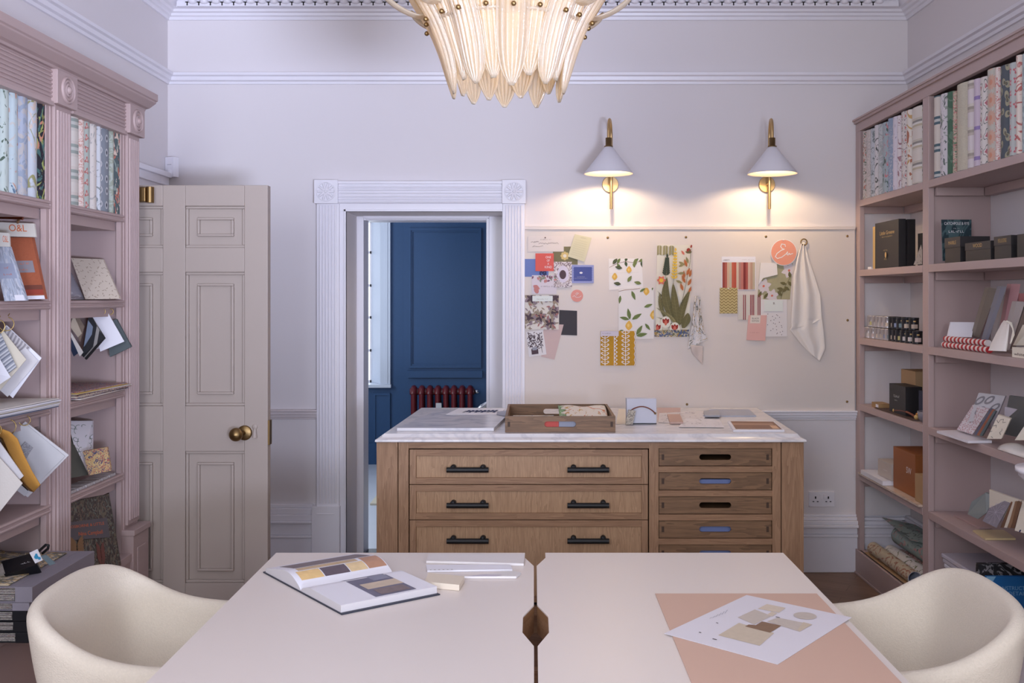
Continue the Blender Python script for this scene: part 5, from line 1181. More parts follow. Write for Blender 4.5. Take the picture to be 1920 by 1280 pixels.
# leaning sample books on the near middle shelf (shelf top 1.583)
zs = 1.584; YA = 3.50; 
b, s = slabpx([z9(290, 1150), z9(600, 1140), z9(425, 318), z9(120, 318)], TER, (0, .02, 0), Y=[3.40, 3.40, 3.56, 3.56]); 
s.rect(0, 0, 1, .055, PAPER); s.rect(0, .07, 1, .15, mat('brick_strip', (156, 66, 50), .9)); s.rect(0, .15, 1, .22, mat('umber_strip', (118, 66, 52), .9)); s.rect(.0, .42, .82, .61, mat('grey_band', (146, 140, 146), .6)); s.lines(.1, .55, .008, RB, 'l', .6); s.lines(.1, .45, .008, RB, 'l', .45)
o = b.build('sample_book', bevel=.001); tag(o, 'terracotta woven sample book leaning on the left bookcase middle shelf', 'sample book')
b, s = slabpx([z9(-140, 300), z9(480, 315), z9(455, 135), z9(-140, 110)], mat('header_card', (212, 206, 196), .7), (0, .008, 0), Y=[3.54, 3.54, 3.565, 3.565]); s.text('O&L', .62, .38, .030, RB, 'c', .40)
h = b.build('header', o); 
# parent header in place
h.location = Vector(h.get('_org', (0, 0, 0)))-Vector(o['_org'])
b, s = slabpx([z9(60, 1168), z9(352, 1162), z9(125, 440), z9(-100, 440)], foliage('silk_drape', (176, 184, 200), [(150, 158, 176), (206, 210, 222)], 8, .5, (6, .8)), (0, .015, 0), Y=[3.30, 3.30, 3.44, 3.44]); s.rect(0, .40, .9, .68, mat('blue_grey_band', (160, 166, 186), .6)); s.lines(.5, .58, .008, RB, 'c', .3); s.lines(.5, .46, .008, RB, 'c', .45); s.rect(.52, .0, .95, .10, PAPER)
o = b.build('sample_book', bevel=.001); tag(o, 'blue grey silk sample book with a white header leaning in front of the terracotta one', 'sample book')
b, s = slabpx([z9(-100, 440), z9(128, 443), z9(118, 262), z9(-100, 245)], mat('header_card', (212, 206, 196), .7), (0, .008, 0), Y=3.43); s.text('O&L', .78, .33, .024, RB, 'c', .34); h = b.build('header', o)
b = MB(); b.tube([P(-8, 407, 3.52), P(38, 408.5, 3.52), P(43, 409.5, 3.52)], .006, mat('dark_copper', (128, 66, 40), .35, metal=1), 10); b.tube([P(37, 409, 3.52), P(34, 413, 3.53), P(33, 417, 3.55)], .005, DBRASS, 8)
tag(b.build('hanger'), 'copper coloured hanger behind the header of the terracotta sample book', 'hanger')
# terrazzo tile + grey tile (far bay, shelf 1.583)
TRZ = motif('terrazzo_tile', (214, 200, 184), (150, 124, 98), .22, 2, .022, None, None, 0, 1, .5, rough=.4)
b, s = slabpx([(160, 561), (225, 560), (193, 486), (133, 483.5)], TRZ, (-.002, .018, 0), Y=[4.02, 4.12, 4.22, 4.16]); tag(b.build('terrazzo_tile', bevel=.001), 'speckled cream terrazzo tile leaning on the left bookcase middle shelf', 'tile')
b, s = slabpx([(128, 561.5), (157, 561.5), (131, 508), (116, 500)], motif('grey_scroll_tile', (168, 162, 172), (206, 202, 208), .45, 2, .06, None, None, .3, .6, .4), (0, .012, 0), Y=[4.0, 4.04, 4.18, 4.18]); tag(b.build('patterned_tile', bevel=.001), 'grey tile with pale scrolls standing behind the terrazzo tile', 'tile')
# hanging bunches of swatches
WRE = mat('brass_wire', (176, 150, 96), .3, metal=1)
def ring(parent, c, r, shelf_z, tilt=.4):
    b = MB(); c = Vector(c); b.tube([c+Vector((r*math.cos(a)*math.cos(tilt), r*math.cos(a)*math.sin(tilt), r*math.sin(a))) for a in [2*PI*i/20 for i in range(21)]], .0016, WRE, 6)
    b.build('ring', parent); b = MB(); b.tube([(c.x, c.y, shelf_z-.001), (c.x, c.y, c.z+r+.012), (c.x+.008, c.y, c.z+r+.004), (c.x+.012, c.y, c.z+r+.012)], .0018, WRE, 6); b.build('hook', parent)
def bunch(label, rc_, Y, cards, shelf_z, r=.022, grp='bunches of fabric swatches hanging in the left bookcase'):
    """cards: list of (corners px, material, thickness, dy)"""
    c = P(rc_[0], rc_[1], Y); t = thing('swatch_bunch', label, 'fabric swatch', (c.x, c.y, shelf_z-.04), grp); ring(t, c, r, shelf_z-.033)
    for i, (pts, m, th, dy) in enumerate(cards):
        q = [P(x, y, Y+dy+ddy) for (x, y), ddy in zip(pts, (0, .03, .03, 0))]; b = MB(); b.slab(q, (0, th, 0), m)
        if i == 0 and m in (PAPER,): pass
        b.build('swatch', t)
    return t
LN = mat('white_linen', (214, 210, 212), .95, bump=.3, bscale=200); LN2 = mat('warm_linen', (222, 214, 206), .95, bump=.3, bscale=200)
STR = stripes('ticking', [(140, 142, 152), (196, 196, 200), (120, 124, 136), (160, 162, 172), (206, 206, 208)], .005, 0)
CRS = mat('cream_silk', (216, 206, 188), .6, bump=.3, bscale=40)
def c4_(t, r, b_, l): return [l, b_, r, t]   # top, right, bottom, left -> quad order
bunch('bunch of white printed cards hanging by the near pilaster, left bookcase', (11.5, 607), 3.40, [(c4_((12, 609), (78, 671), (24, 746), (-42, 690)), PAPER, .001, .03), (c4_((9, 612), (72, 676), (14, 744), (-46, 690)), LN, .001, .02), (c4_((12, 612), (56, 652), (40, 668), (2, 632)), stripes('grey_grid', [(150, 144, 148), (196, 190, 192)], .006, 0), .001, .012)], 1.583, .024)
bunch('bunch of striped and cream swatches hanging at the left edge', (-6, 612), 3.33, [(c4_((6, 620), (49, 674), (-4, 736), (-50, 690)), CRS, .002, .03), (c4_((-2, 618), (31, 688), (8, 706), (-32, 640)), STR, .002, .01), (c4_((-20, 640), (20, 707), (-6, 724), (-46, 690)), PAPER, .001, -.01)], 1.583, .024)
b, s = slabpx([(-30, 757), (97, 756), (106, 745), (-30, 741)], LN, (0, 0, -.001), X=LX-.02)
def stack(name, label, pts, z0, n, mats, th, jit=.006, cat='fabric swatch', grp=None):
    """loose stack of flat cloth pieces lying on a shelf; pts (x, y) metres"""
    b = MB()
    for i in range(n):
        j = [Vector((x+RND.uniform(-jit, jit), y+RND.uniform(-jit, jit), z0+.0008+th*(i+1)+RND.uniform(0, th*.4))) for x, y in pts]; b.slab(j, (0, 0, -th*.8), mats[i % len(mats)])
    return tag(b.build(name), label, cat, grp)
stack('fabric_stack', 'loose stack of white and grey samples on the near shelf of the left bookcase', [(LX+.03, 3.16), (LX+.055, 3.60), (XL+.08, 3.58), (XL+.08, 3.16)], 1.195, 7, [mat('slate_cloth', (96, 100, 120), .9), LN, PAPER, CRS, LN, PAPER, LN2], .0045)
stack('fabric_stack', 'colourful stack of embroidered samples overhanging the far shelf, left bookcase', [(LX+.015, 3.82), (LX+.03, 4.27), (XL+.08, 4.25), (XL+.08, 3.82)], 1.195, 7, [LN2, foliage('ikat_stack', (196, 170, 160), [(120, 60, 60), (60, 80, 120)], 40, .5), CRS, foliage('ikat_stack_b', (206, 190, 176), [(150, 80, 60), (90, 60, 90)], 50, .5), LN2, mat('yellow_cloth', (206, 172, 96), .9), foliage('ikat_stack_c', (176, 160, 156), [(60, 76, 120), (190, 90, 70)], 45, .52)], .0045, .014)
DK = mat('dark_check', (40, 40, 46), .9); 
bunch('bunch of brown and cream tweeds, leftmost hanging in the far bay of the left bookcase', (137, 586), 4.0, [([(133, 600), (150, 640), (158, 612), (142, 584)], mat('tweed_brown', (128, 112, 98), .95, var=.2, vscale=200), .003, .02), ([(131, 612), (146, 632), (153, 625), (138, 590)], mat('tweed_cream', (196, 180, 160), .95), .003, .01), ([(126, 628), (150, 668), (156, 660), (130, 618)], LN2, .002, .0), ([(124, 636), (138, 668), (146, 662), (128, 622)], mat('navy_cloth', (40, 50, 74), .9), .003, -.012)], 1.583, .014)
bunch('bunch of black striped swatches hanging between the tweeds and the white card', (163, 584), 4.08, [([(153, 666), (161, 674), (196, 634), (167, 588)], stripes('black_stripe', [(30, 30, 34), (34, 34, 38), (30, 30, 34), (150, 146, 142), (28, 28, 32)], .006, 0), .012, .0), ([(157, 650), (166, 640), (178, 618), (165, 600)], mat('blue_grey_cloth', (128, 140, 160), .9), .002, -.012)], 1.583, .014)
bunch('bunch topped by a white sample card with brown print, far bay of the left bookcase', (192, 584), 4.16, [([(188, 659), (233, 640), (201, 584), (170, 591)], PAPER, .002, .012), ([(176, 655), (206, 650), (190, 600), (170, 600)], LN, .002, .02)], 1.583, .012)
t_ = bpy.data.objects[-1] if False else None
bunch('bunch of dark green grey swatches, rightmost hanging in the left bookcase', (207, 584), 4.22, [([(206, 669), (246, 650), (218, 598), (196, 606)], mat('green_grey_cloth', (88, 96, 98), .9, bump=.3, bscale=200), .012, .0), ([(222, 662), (247, 648), (236, 630), (214, 640)], mat('near_black_cloth', (52, 54, 58), .9), .004, .016)], 1.583, .012)
# lower near bay bunches (hang under shelf 1.195)
bunch('large white square swatch with a grey patch hanging beside the near pilaster', (46, 788), 3.47, [(c4_((47, 790), (129, 853), (52, 932), (-28, 870)), LN, .004, .02), (c4_((45, 792), (122, 855), (46, 930), (-34, 870)), mat('marbled_cloth', (206, 204, 206), .9, var=.06, vscale=20), .001, .012), (c4_((47, 828), (70, 845), (55, 866), (32, 848)), foliage('speckled_patch', (176, 174, 178), [(130, 130, 136)], 120, .5), .001, .006)], 1.195, .018)
t = thing('swatch_bunch', 'bunch of folded mustard and black wool swatches hanging at the lower left', 'fabric swatch', (P(12, 800, 3.36).x, 3.36, 1.15), 'bunches of fabric swatches hanging in the left bookcase'); ring(t, P(14, 800, 3.36), .026, 1.162)
for i, (m, k_) in enumerate(((mat('black_wool', (28, 26, 30), .95), -9), (mat('oat_wool', (200, 184, 160), .95), -5), (mat('mustard_wool', (206, 158, 72), .95), -2), (mat('ochre_weave', (186, 134, 60), .95, bump=.4, bscale=200), 1))):
    b = MB(); pth = [(2, 803), (18, 809), (32, 822), (44, 852), (60, 884), (75, 908)]; q2 = [(-10, 812), (4, 822), (12, 842), (22, 872), (40, 902), (62, 922)]
    def fn(u, v):
        n_ = 5; f_ = v*n_; i_ = min(int(f_), n_-1); f_ -= i_; a = [pth[i_][j]*(1-f_)+pth[i_+1][j]*f_ for j in (0, 1)]; c = [q2[i_][j]*(1-f_)+q2[i_+1][j]*f_ for j in (0, 1)]
        return P(a[0]*u+c[0]*(1-u)+k_, a[1]*u+c[1]*(1-u)+k_*.3, 3.36-.01*i-.035*math.sin(u*PI*.6))
    b.grid(fn, 8, 20, m); b.build('swatch', t, solid=.004)
t = thing('swatch_bunch', 'bunch of warm white linen swatches hanging in front at the left edge', 'fabric swatch', (P(-14, 800, 3.28).x, 3.28, 1.15), 'bunches of fabric swatches hanging in the left bookcase'); ring(t, P(-14, 806, 3.28), .026, 1.162)
for (pts, m, dy) in ((c4_((-10, 815), (44, 892), (10, 925), (-50, 870)), LN, .02), (c4_((-20, 836), (42, 906), (-6, 966), (-70, 900)), LN2, 0)):
    q = [P(x, y, 3.28+dy) for x, y in pts]; b = MB(); b.slab(q, (0, .003, 0), m); b.build('swatch', t)
# far bay, shelf .834: leafy book, small ornate box, dark board, tile strips
b, s = slabpx([(152, 887), (172, 876), (173, 789), (127, 789)], PAPER, (-.003, .02, 0), Y=[4.02, 4.12, 4.24, 4.10]); GL_ = mat('clover_ink', (104, 124, 112), .8)
for (cx, cy) in ((.25, .85), (.75, .85), (.6, .65), (.25, .6), (.7, .42), (.35, .35), (.6, .18), (.15, .4), (.85, .62)):
    for k in range(3):
        a = 2*PI*k/3+.5; ex, ey = cx+.014*math.cos(a)/s.W, cy+.014*math.sin(a)/s.H; s.ell(ex, ey, .013, GL_, .010, 14, a); s.ell(ex, ey, .0105, PAPER, .008, 14, a)
tag(b.build('pattern_book', bevel=.001), 'white swatch book with grey green clover leaves leaning on the left bookcase', 'sample book')
b, s = slabpx([(167, 891), (208, 882), (201, 838), (155, 846)], foliage('ornate_print', (206, 176, 122), [(52, 58, 100), (170, 66, 66), (226, 196, 130)], 42, .53), (-.004, .02, .0), Y=[3.96, 4.04, 4.09, 4.02]); s.stroke([(.12, .08), (.88, .92)], .006, mat('navy_ink', (40, 48, 92), .7)); tag(b.build('ornate_tile', bevel=.001), 'small ornate square tile in red, gold and navy in front of the clover book', 'tile')
b, s = slabpx([(128, 897), (165, 890), (133, 822), (120, 815)], mat('dark_sage_board', (86, 88, 80), .6), (0, .006, 0), Y=[3.86, 3.98, 4.08, 4.08]); tag(b.build('sample_board', bevel=.001), 'dark sage sample board standing at the near side of the clover book', 'sample board')
STN = marble('grey_tile_stone', (206, 200, 200), (150, 146, 148), 14)
for i in range(6):
    b = MB(); y0 = 3.80+i*.072; b.box(LX-.075, LX-.006, y0, y0+.062, .8345, .846, STN); tag(b.build('stone_tile', bevel=.002), 'grey stone tile, %s in the row of six along the shelf' % ('nearest', 'second nearest', 'third nearest', 'third from the far end', 'second from the far end', 'farthest')[i], 'tile', 'stone tiles along the shelf edge')
# big dark botanical book
DKB = foliage('dark_botanical', (70, 62, 60), [(92, 84, 66), (104, 78, 62), (96, 106, 96)], 20, .56)
b, s = slabpx([(128, 1062), (227, 1060), (204, 926), (122, 942)], DKB, (-.012, .03, 0), Y=[3.72, 4.13, 4.20, 3.80])
s.rect(0, .40, .86, .68, mat('grey_band_dark', (92, 88, 96), .6)); s.text('OSBORNE & LITTLE', .43, .585, .010, RB, 'c', .70); s.text('Nina Campbell', .47, .46, .014, RB, 'c', .50)
for k in range(7):
    for q_ in (-1, 1): s.leaf(.17, .04+k*.045, .07, .018, PI/2+q_*1.0, mat('ochre_fern', (136, 104, 74), .8)); s.leaf(.62, .0+k*.035, .05, .014, PI/2+q_*.8, mat('madder_fern', (118, 72, 66), .8))
tag(b.build('pattern_book', bevel=.002), 'large dark botanical pattern book leaning at the bottom of the left bookcase', 'sample book')
b = MB(); b.box(XL+.06, LX-.02, 3.80, 4.27, .4855, .497, LN2); tag(b.build('fabric_remnant'), 'folded pale remnant lying beneath the large dark botanical book', 'fabric')
# heap of heavy sample books at the bottom of the near bay
GB = mat('grey_book_cloth', (142, 136, 146), .6); TWD = foliage('tweed_edges', (150, 142, 138), [(70, 66, 70), (196, 186, 170)], 60, .5, (.6, 6)); BKB = mat('black_book_cloth', (16, 18, 24), .45)
def fat_book(z0, h, spine, label, x1, split, far=3.62):
    """sample book lying flat: bound spine end towards the middle of the room side, fabric edges towards the camera"""
    t = thing('sample_book', label, 'sample book', (-1.85, 3.3, z0), 'heavy sample books piled in the left bookcase')
    yn = 3.17; b = MB(); b.box(x1-split, x1, yn, far, z0, z0+h, spine); b.box(x1-.34, x1-split, yn+.002, far, z0, z0+.003, spine); b.box(x1-.34, x1-split, yn+.002, far, z0+h-.003, z0+h, spine); b.build('cover', t, bevel=.002)
    b = MB(); n_ = max(3, int(h/.006))
    for i in range(n_): zz_ = z0+.0035+(h-.0075)*i/n_; b.box(x1-.335, x1-split-.002, yn+RND.uniform(.0, .012), far-.01, zz_, zz_+(h-.0075)/n_*.8, (TWD, foliage('tweed_edges_b', (176, 168, 156), [(110, 60, 54), (90, 96, 110)], 70, .5, (.6, 6)))[i % 2])
    b.build('fabric_leaves', t); return t
z = .4855
for (h, sp_, lb_, x1, spl) in ((.034, BKB, 'black bound sample book at the very bottom of the pile, left bookcase', -1.62, .045), (.034, BKB, 'black bound sample book second from the bottom of the pile, left bookcase', -1.61, .062), (.033, BKB, 'black bound sample book third from the bottom, below the grey ones', -1.63, .045), (.026, GB, 'thinner grey sample book above the black ones in the pile', -1.62, .055), (.050, GB, 'thick grey sample book on top of the pile', -1.61, .056)):
    fat_book(z, h, sp_, lb_, x1, spl); z += h+.0008
b = MB()
def fn(u, v): return (-1.96+.27*u, 3.175+.40*v, z+.003+.016*(1-u)*math.sin(v*5+u*3)**2)
b.grid(fn, 12, 16, foliage('heap_botanical', (196, 180, 156), [(96, 92, 70), (186, 150, 90), (110, 110, 112)], 12, .5)); tag(b.build('botanical_cloth', solid=.003), 'botanical cloth spilling over the top of the sample book pile', 'fabric')
# black sample book with carry loop and tag
t = thing('sample_book', 'black sample book with carry loop and white swing tag on the pile', 'sample book', (P(20, 1060, 3.3).x, 3.3, z+.02), None)
q = [P(8, 1078, 3.26), P(70, 1058, 3.30), P(62, 1036, 3.40), P(2, 1052, 3.36)]; b = MB(); b.slab(q, (0, .03, -.035), BKB); s = Sheet(b, q); s.lines(.55, .35, .010, WINK, 'l', .32); b.build('cover', t, bevel=.002)
q = [P(-40, 1082, 3.24), P(9, 1074, 3.27), P(4, 1056, 3.34), P(-40, 1064, 3.34)]; b = MB(); b.slab(q, (0, .03, -.03), TWD); b.build('fabric_leaves', t)
b = MB(); b.tube([P(60, 1043, 3.30), P(74, 1032, 3.27), P(86, 1021, 3.26), P(91, 1022, 3.26), P(90, 1028, 3.27), P(80, 1037, 3.30)], .0045, BLACK, 8); b.build('carry_loop', t)
q = [P(66, 1056, 3.262), P(80, 1050, 3.262), P(70, 1029, 3.262), P(55, 1036, 3.262)]; b = MB(); b.slab(q, (0, .002, 0), PAPER); s = Sheet(b, q); TQ = mat('turquoise_print', (50, 150, 196), .6); s.ell(.5, .45, .007, TQ); s.ell(.75, .25, .005, TQ); s.ell(.62, .62, .004, TQ)
b.build('swing_tag', t)
q = [P(93, 1060, 3.255), P(104, 1056, 3.255), P(86, 1040, 3.257), P(76, 1042, 3.257)]; b = MB(); b.slab(q, (0, .004, 0), mat('slate_tag', (104, 120, 128), .5)); b.build('slate_tag', t)
# ================================================================ CONTENTS OF THE RIGHT SHELVING
XR_ = RX+.012
def RY(x): return XR_*F/(x-CX)
g2 = 'fabric books in the top bays of the right shelving'
far = [(1619.5, 1625, foliage('rw1', (206, 196, 190), [(96, 110, 90), (190, 110, 90)], 22, .56), 'narrow cream leafy'), (1625.5, 1633, foliage('rw2', (210, 200, 196), [(190, 180, 176)], 30, .5), 'plain stone coloured'),
 (1633.5, 1641, foliage('rw3', (196, 200, 206), [(110, 122, 124)], 20, .56), 'pale blue tree patterned'), (1641.5, 1648, foliage('rw4', (216, 212, 214), [(70, 76, 74)], 18, .60), 'white with black palms'),
 (1648.5, 1655, foliage('rw5', (196, 198, 200), [(170, 176, 178)], 20, .5), 'pale dove grey'), (1655.5, 1666, foliage('rw6', (170, 184, 190), [(66, 92, 84), (216, 120, 128)], 16, .58, (1, .7)), 'blue grey with pink blooms'),
 (1666.5, 1675, foliage('rw7', (150, 164, 186), [(196, 200, 210)], 36, .56), 'slate blue lacy'), (1675.5, 1684, foliage('rw8', (222, 214, 224), [(150, 150, 176)], 16, .62), 'lilac white with sparse sprigs'),
 (1684.5, 1690.5, foliage('rw9', (222, 214, 216), [(160, 110, 120)], 20, .60), 'narrow white with plum stems'), (1691, 1701, motif('rw10', (218, 210, 206), (84, 74, 76), .44, 3, .032, .06, (196, 110, 110), .18, .1, .25), 'cream with outlined butterflies'),
 (1701.5, 1710, foliage('rw11', (226, 218, 208), [(176, 96, 66), (206, 160, 90)], 8, .60), 'cream with rust sunbursts'), (1710.5, 1729, stripes('rw12', [(222, 214, 206), (222, 214, 206), (216, 208, 198), (196, 184, 160), (226, 222, 216), (150, 146, 142), (206, 198, 184), (222, 214, 206), (222, 214, 206), (222, 214, 206)], .0105, 1), 'wide cream with lace bands')]
for i, (a, c, m, d) in enumerate(far): spine_book(RY(c)+.001, RY(a), 2.1515, 2.536-.004*((i*7) % 3), XR_, -1, m, 'fabric_book', '%s fabric book, far top bay, right shelving' % d, 'fabric book', g2)
near = [(1752.5, 1763, stripes('rn1', [(216, 206, 196)]*7+[(84, 106, 116), (200, 200, 196), (84, 106, 116)], .0128, 1), 'stone with slate crossbars'),
 (1763.5, 1777, foliage('rn2', (216, 210, 214), [(70, 82, 78), (150, 160, 150)], 12, .60), 'white with dark palm fronds'), (1777.5, 1789, foliage('rn3', (76, 110, 88), [(90, 124, 100)], 10, .55), 'plain bottle green'),
 (1789.5, 1794, foliage('rn4', (196, 178, 160), [(196, 110, 110), (92, 120, 90)], 40, .52), 'narrow floral'), (1794.5, 1815, foliage('rn5', (208, 200, 180), [(196, 188, 166)], 150, .5), 'wide sand coloured speckled'),
 (1815.5, 1827, stripes('rn6', [(218, 208, 210)]*5+[(196, 184, 176), (170, 160, 150), (214, 206, 196)], .0125, 1), 'pale lilac with fringe bands'), (1827.5, 1838.3, stripes('rn7', [(206, 190, 204)]*6+[(150, 130, 180), (206, 190, 204)], .016, 1), 'lilac with a violet line'),
 (1838.8, 1851.5, motif('rn8', (218, 210, 206), (70, 80, 76), .46, 3, .036, .068, (186, 110, 120), .16, .1, .25), 'white with outlined butterflies'), (1852, 1868, motif('rn9', (196, 192, 182), (216, 168, 146), .46, 16, .075, .075, (208, 146, 122), 0, .1, .12), 'stone with coral fans'),
 (1868.5, 1876, foliage('rn10', (220, 206, 200), [(206, 120, 116)], 60, .54), 'narrow pink toile'), (1876.5, 1893.7, motif('rn11', (86, 92, 100), (156, 150, 120), .46, 2, .055, .07, (112, 104, 84), .5, .5, .4), 'dark slate with olive leaves'),
 (1894.2, 1906.7, motif('rn12', (186, 190, 188), (196, 84, 96), .34, 4, .035, .045, (226, 200, 200), 0, .15, .3), 'pale grey with red buds'), (1907.2, 1916.5, foliage('rn13', (222, 208, 198), [(186, 90, 84)], 18, .62), 'cream with red vine'),
 (1917, 1935, foliage('rn14', (186, 196, 200), [(150, 170, 176)], 14, .5), 'pale blue'), (1935.5, 1955, foliage('rn15', (206, 200, 190), [(150, 140, 120)], 14, .55), 'oatmeal')]
for i, (a, c, m, d) in enumerate(near): spine_book(RY(c)+.001, RY(a), 2.1515, 2.533-.006*((i*5) % 4), XR_, -1, m, 'fabric_book', '%s fabric book, nearer top bay, right shelving' % d, 'fabric book', g2)
def rbox(name, label, cat, x0, x1, y0, y1, z0, h, m, grp=None, bevel=.0015, draw=None, front=None):
    """box on a shelf. draw(sheet_side) draws on the face towards the camera, front(sheet) on the face towards the room"""
    b = MB(); b.box(x0, x1, y0, y1, z0+.0006, z0+h, m)
    if draw: draw(Sheet(b, [(x0, y0, z0), (x1, y0, z0), (x1, y0, z0+h), (x0, y0, z0+h)]))
    if front: front(Sheet(b, [(x0, y1, z0), (x0, y0, z0), (x0, y0, z0+h), (x0, y1, z0+h)]))
    return tag(b.build(name, bevel=0), label, cat, grp)
GLD = mat('gilt_lettering', (206, 170, 104), .4); BKX = mat('black_box_board', (34, 31, 33), .5)
def lg_(s):
    s.text('Little Greene', .52, .72, .020, GLD, 'c', .62); s.lines(.52, .66, .006, GLD, 'c', .5); s.lines(.5, .37, .006, GLD, 'c', .2); s.ell(.5, .28, .012, GLD, .016); s.lines(.5, .18, .007, GLD, 'c', .12)
rbox('colour_binder', 'tall black colour binder with gilt lettering on the far bay of the right shelving', 'binder', 1.888, 1.925, 5.10, 5.45, 1.75, .250, BKX, front=lg_)
b = MB(); b.box(1.889, 1.93, 5.452, 5.49, 1.7506, 1.985, GLD); tag(b.build('gilt_folder'), 'narrow gilt edged folder behind the tall black binder', 'folder')
rbox('colour_binder', 'second black binder standing right behind the gilt lettered one', 'binder', 1.927, 1.967, 5.08, 5.43, 1.75, .246, BKX)
rbox('storage_box', 'lower black box at the near end of the binders, far bay', 'box', 1.972, 2.08, 4.96, 5.06, 1.75, .17, BKX)
b, s = slabpx([(1713, 496), (1729, 495), (1729, 468), (1727, 458)], TRZ, (.004, .01, 0), Y=4.93); tag(b.build('sample_tile'), 'speckled sample tile just left of the divider, beside the black box', 'tile')
b = MB(); b.box(1.885, 1.905, 5.50, 5.56, 1.7506, 1.764, PAPER); tag(b.build('label_card'), 'tiny white label on the shelf at the far end of the binders', 'label')
# small paint tins
SIL = mat('tin_silver', (196, 190, 190), .28, metal=.8); TBK = mat('tin_black', (22, 24, 32), .35)
lab = [(206, 196, 190), (196, 176, 160), (150, 160, 190), (206, 186, 180), (206, 196, 130), (130, 150, 156), (226, 206, 186), (206, 200, 196), (210, 190, 170), (200, 186, 170)]
def tin(x, y, z0, r, h, body, lc, label, first=[None]):
    t = thing('paint_tin', label, 'paint tin', (x, y, z0), 'sample paint tins in two rows on the right shelving')
    b = MB(); b.lathe([(0, z0+.0006), (r, z0+.0006), (r, z0+.004), (r*.97, z0+.006), (r*.97, z0+h-.008), (r, z0+h-.006), (r, z0+h-.001), (r*.9, z0+h), (r*.86, z0+h-.004), (0, z0+h-.004)], body, (x, y, 0), 'Z', 20); b.build('can', t)
    b = MB(); a0 = math.atan2(-y, -x)
    def fn(u, v): a = a0+.15+(u-.5)*1.3; return (x+(r*.975+.0004)*math.cos(a), y+(r*.975+.0004)*math.sin(a), z0+h*(.16+.32*v))
    b.grid(fn, 8, 1, mat('tin_label_%d_%d' % (lc[0], lc[2]), lc, .6)); 
    def fn(u, v): a = a0+.15+(u-.5)*.5; return (x+(r*.975+.0004)*math.cos(a), y+(r*.975+.0004)*math.sin(a), z0+h*(.66+.10*v))
    b.grid(fn, 4, 1, GLD if body is TBK else mat('grey_print', (150, 150, 160), .6)); b.build('label', t)
ordn = ['first', 'second', 'third', 'fourth', 'fifth', 'sixth', 'seventh', 'eighth', 'ninth', 'tenth', 'eleventh', 'twelfth']
bot = [1629, 1638, 1647, 1654, 1661, 1668, 1674.5, 1681, 1688, 1697, 1707, 1720]; top = [1635, 1643, 1649.5, 1657, 1664.5, 1675, 1681, 1690, 1700, 1713.5]
xt = 1.925
for row, (lst, zz_) in enumerate(((bot, 1.36), (top, 1.426))):
    nS = 6 if row == 0 else 5
    for i, x in enumerate(lst):
        y = xt*F/(x-CX); sp_ = abs(xt*F/(lst[min(i+1, len(lst)-1)]-CX)-xt*F/(lst[max(i-1, 0)]-CX))/(2 if 0 < i < len(lst)-1 else 1)
        r = min(.0255, sp_*.49); blk = i >= nS
        tin(xt, y, zz_, r, .064 if not blk else .065, TBK if blk else SIL, lab[(i*3+row*4) % len(lab)], '%s sample paint tin, %s from the far end of the %s row' % ('black' if blk else 'silver', ordn[i], 'lower' if row == 0 else 'upper'))
# second depth row of tins just visible is left out; boxes on the .98 shelf of the far bay
rbox('gift_box', 'black gift box with small lettering on the far bay of the right shelving', 'box', 1.905, 1.99, 5.05, 5.28, .98, .155, BKX, front=lambda s: (s.lines(.45, .58, .011, WINK, 'c', .42), s.lines(.45, .46, .005, WINK, 'c', .2)), bevel=.004)
KR = mat('kraft_board', (176, 142, 104), .7)
rbox('kraft_box', 'tall kraft brown box standing behind the black gift box', 'box', 1.998, 2.12, 5.16, 5.36, .98, .225, KR)
rbox('gift_box', 'navy blue box with pale lettering beside the divider', 'box', 1.945, 2.07, 4.80, 4.98, .98, .145, mat('navy_box_board', (36, 42, 66), .5), front=lambda s: s.text('AW', .55, .40, .030, WINK, 'c', .5))
rbox('slate_panel', 'grey blue slate panel leaning at the back of the far bay', 'panel', 2.11, 2.12, 4.80, 5.10, .98, .30, mat('slate_blue_panel', (92, 100, 116), .6))
rbox('small_carton', 'tiny gold brown carton at the far end of the shelf', 'box', 1.90, 1.96, 5.42, 5.54, .98, .028, mat('gold_carton', (166, 130, 86), .6), front=lambda s: s.rect(.55, .2, .9, .8, PAPER))
b = MB(); q = [Vector((1.885, 5.45, .9825)), Vector((1.885, 4.90, .9825)), Vector((1.955, 4.86, .9825)), Vector((1.955, 5.50, .9825))]
b.slab([p+Vector((0, 0, .004)) for p in q], (0, 0, -.004), mat('dark_leather_board', (84, 62, 54), .6)); tag(b.build('leather_sample'), 'flat dark leather sample strip lying in front of the black gift box', 'sample')
b = MB(); pth = [Vector((1.91, 5.22-.3*t_, .996+.012*math.sin(PI*t_))) for t_ in [i/12 for i in range(13)]]; b.tube(pth, .006, mat('tan_leather', (124, 62, 40), .5), 8); b.ball(pth[-1], .012, GLD, 10); b.ball(pth[0], .010, GLD, 10); tag(b.build('leather_strap'), 'brown leather strap handle with brass knobs on the leather sample', 'handle')
b = MB(); b.lathe([(0, .9806), (.040, .9806), (.056, 1.00), (.060, 1.035), (.057, 1.035), (.053, 1.004), (.03, .990), (0, .989)], mat('grey_ribbed_ceramic', (126, 122, 132), .5), (1.945, 4.72+.115, 0), 'Z', 24); tag(b.build('ribbed_bowl'), 'small grey ribbed bowl beside the divider', 'bowl')
b = MB(); b.ball((1.925, 4.93, 1.004), .017, mat('amber_knob', (160, 110, 50), .25, metal=.6), 14); b.tube([(1.925, 4.93, .9805), (1.925, 4.93, .992)], .010, GLD, 12); tag(b.build('amber_knob'), 'round amber cabinet knob next to the grey bowl', 'knob')
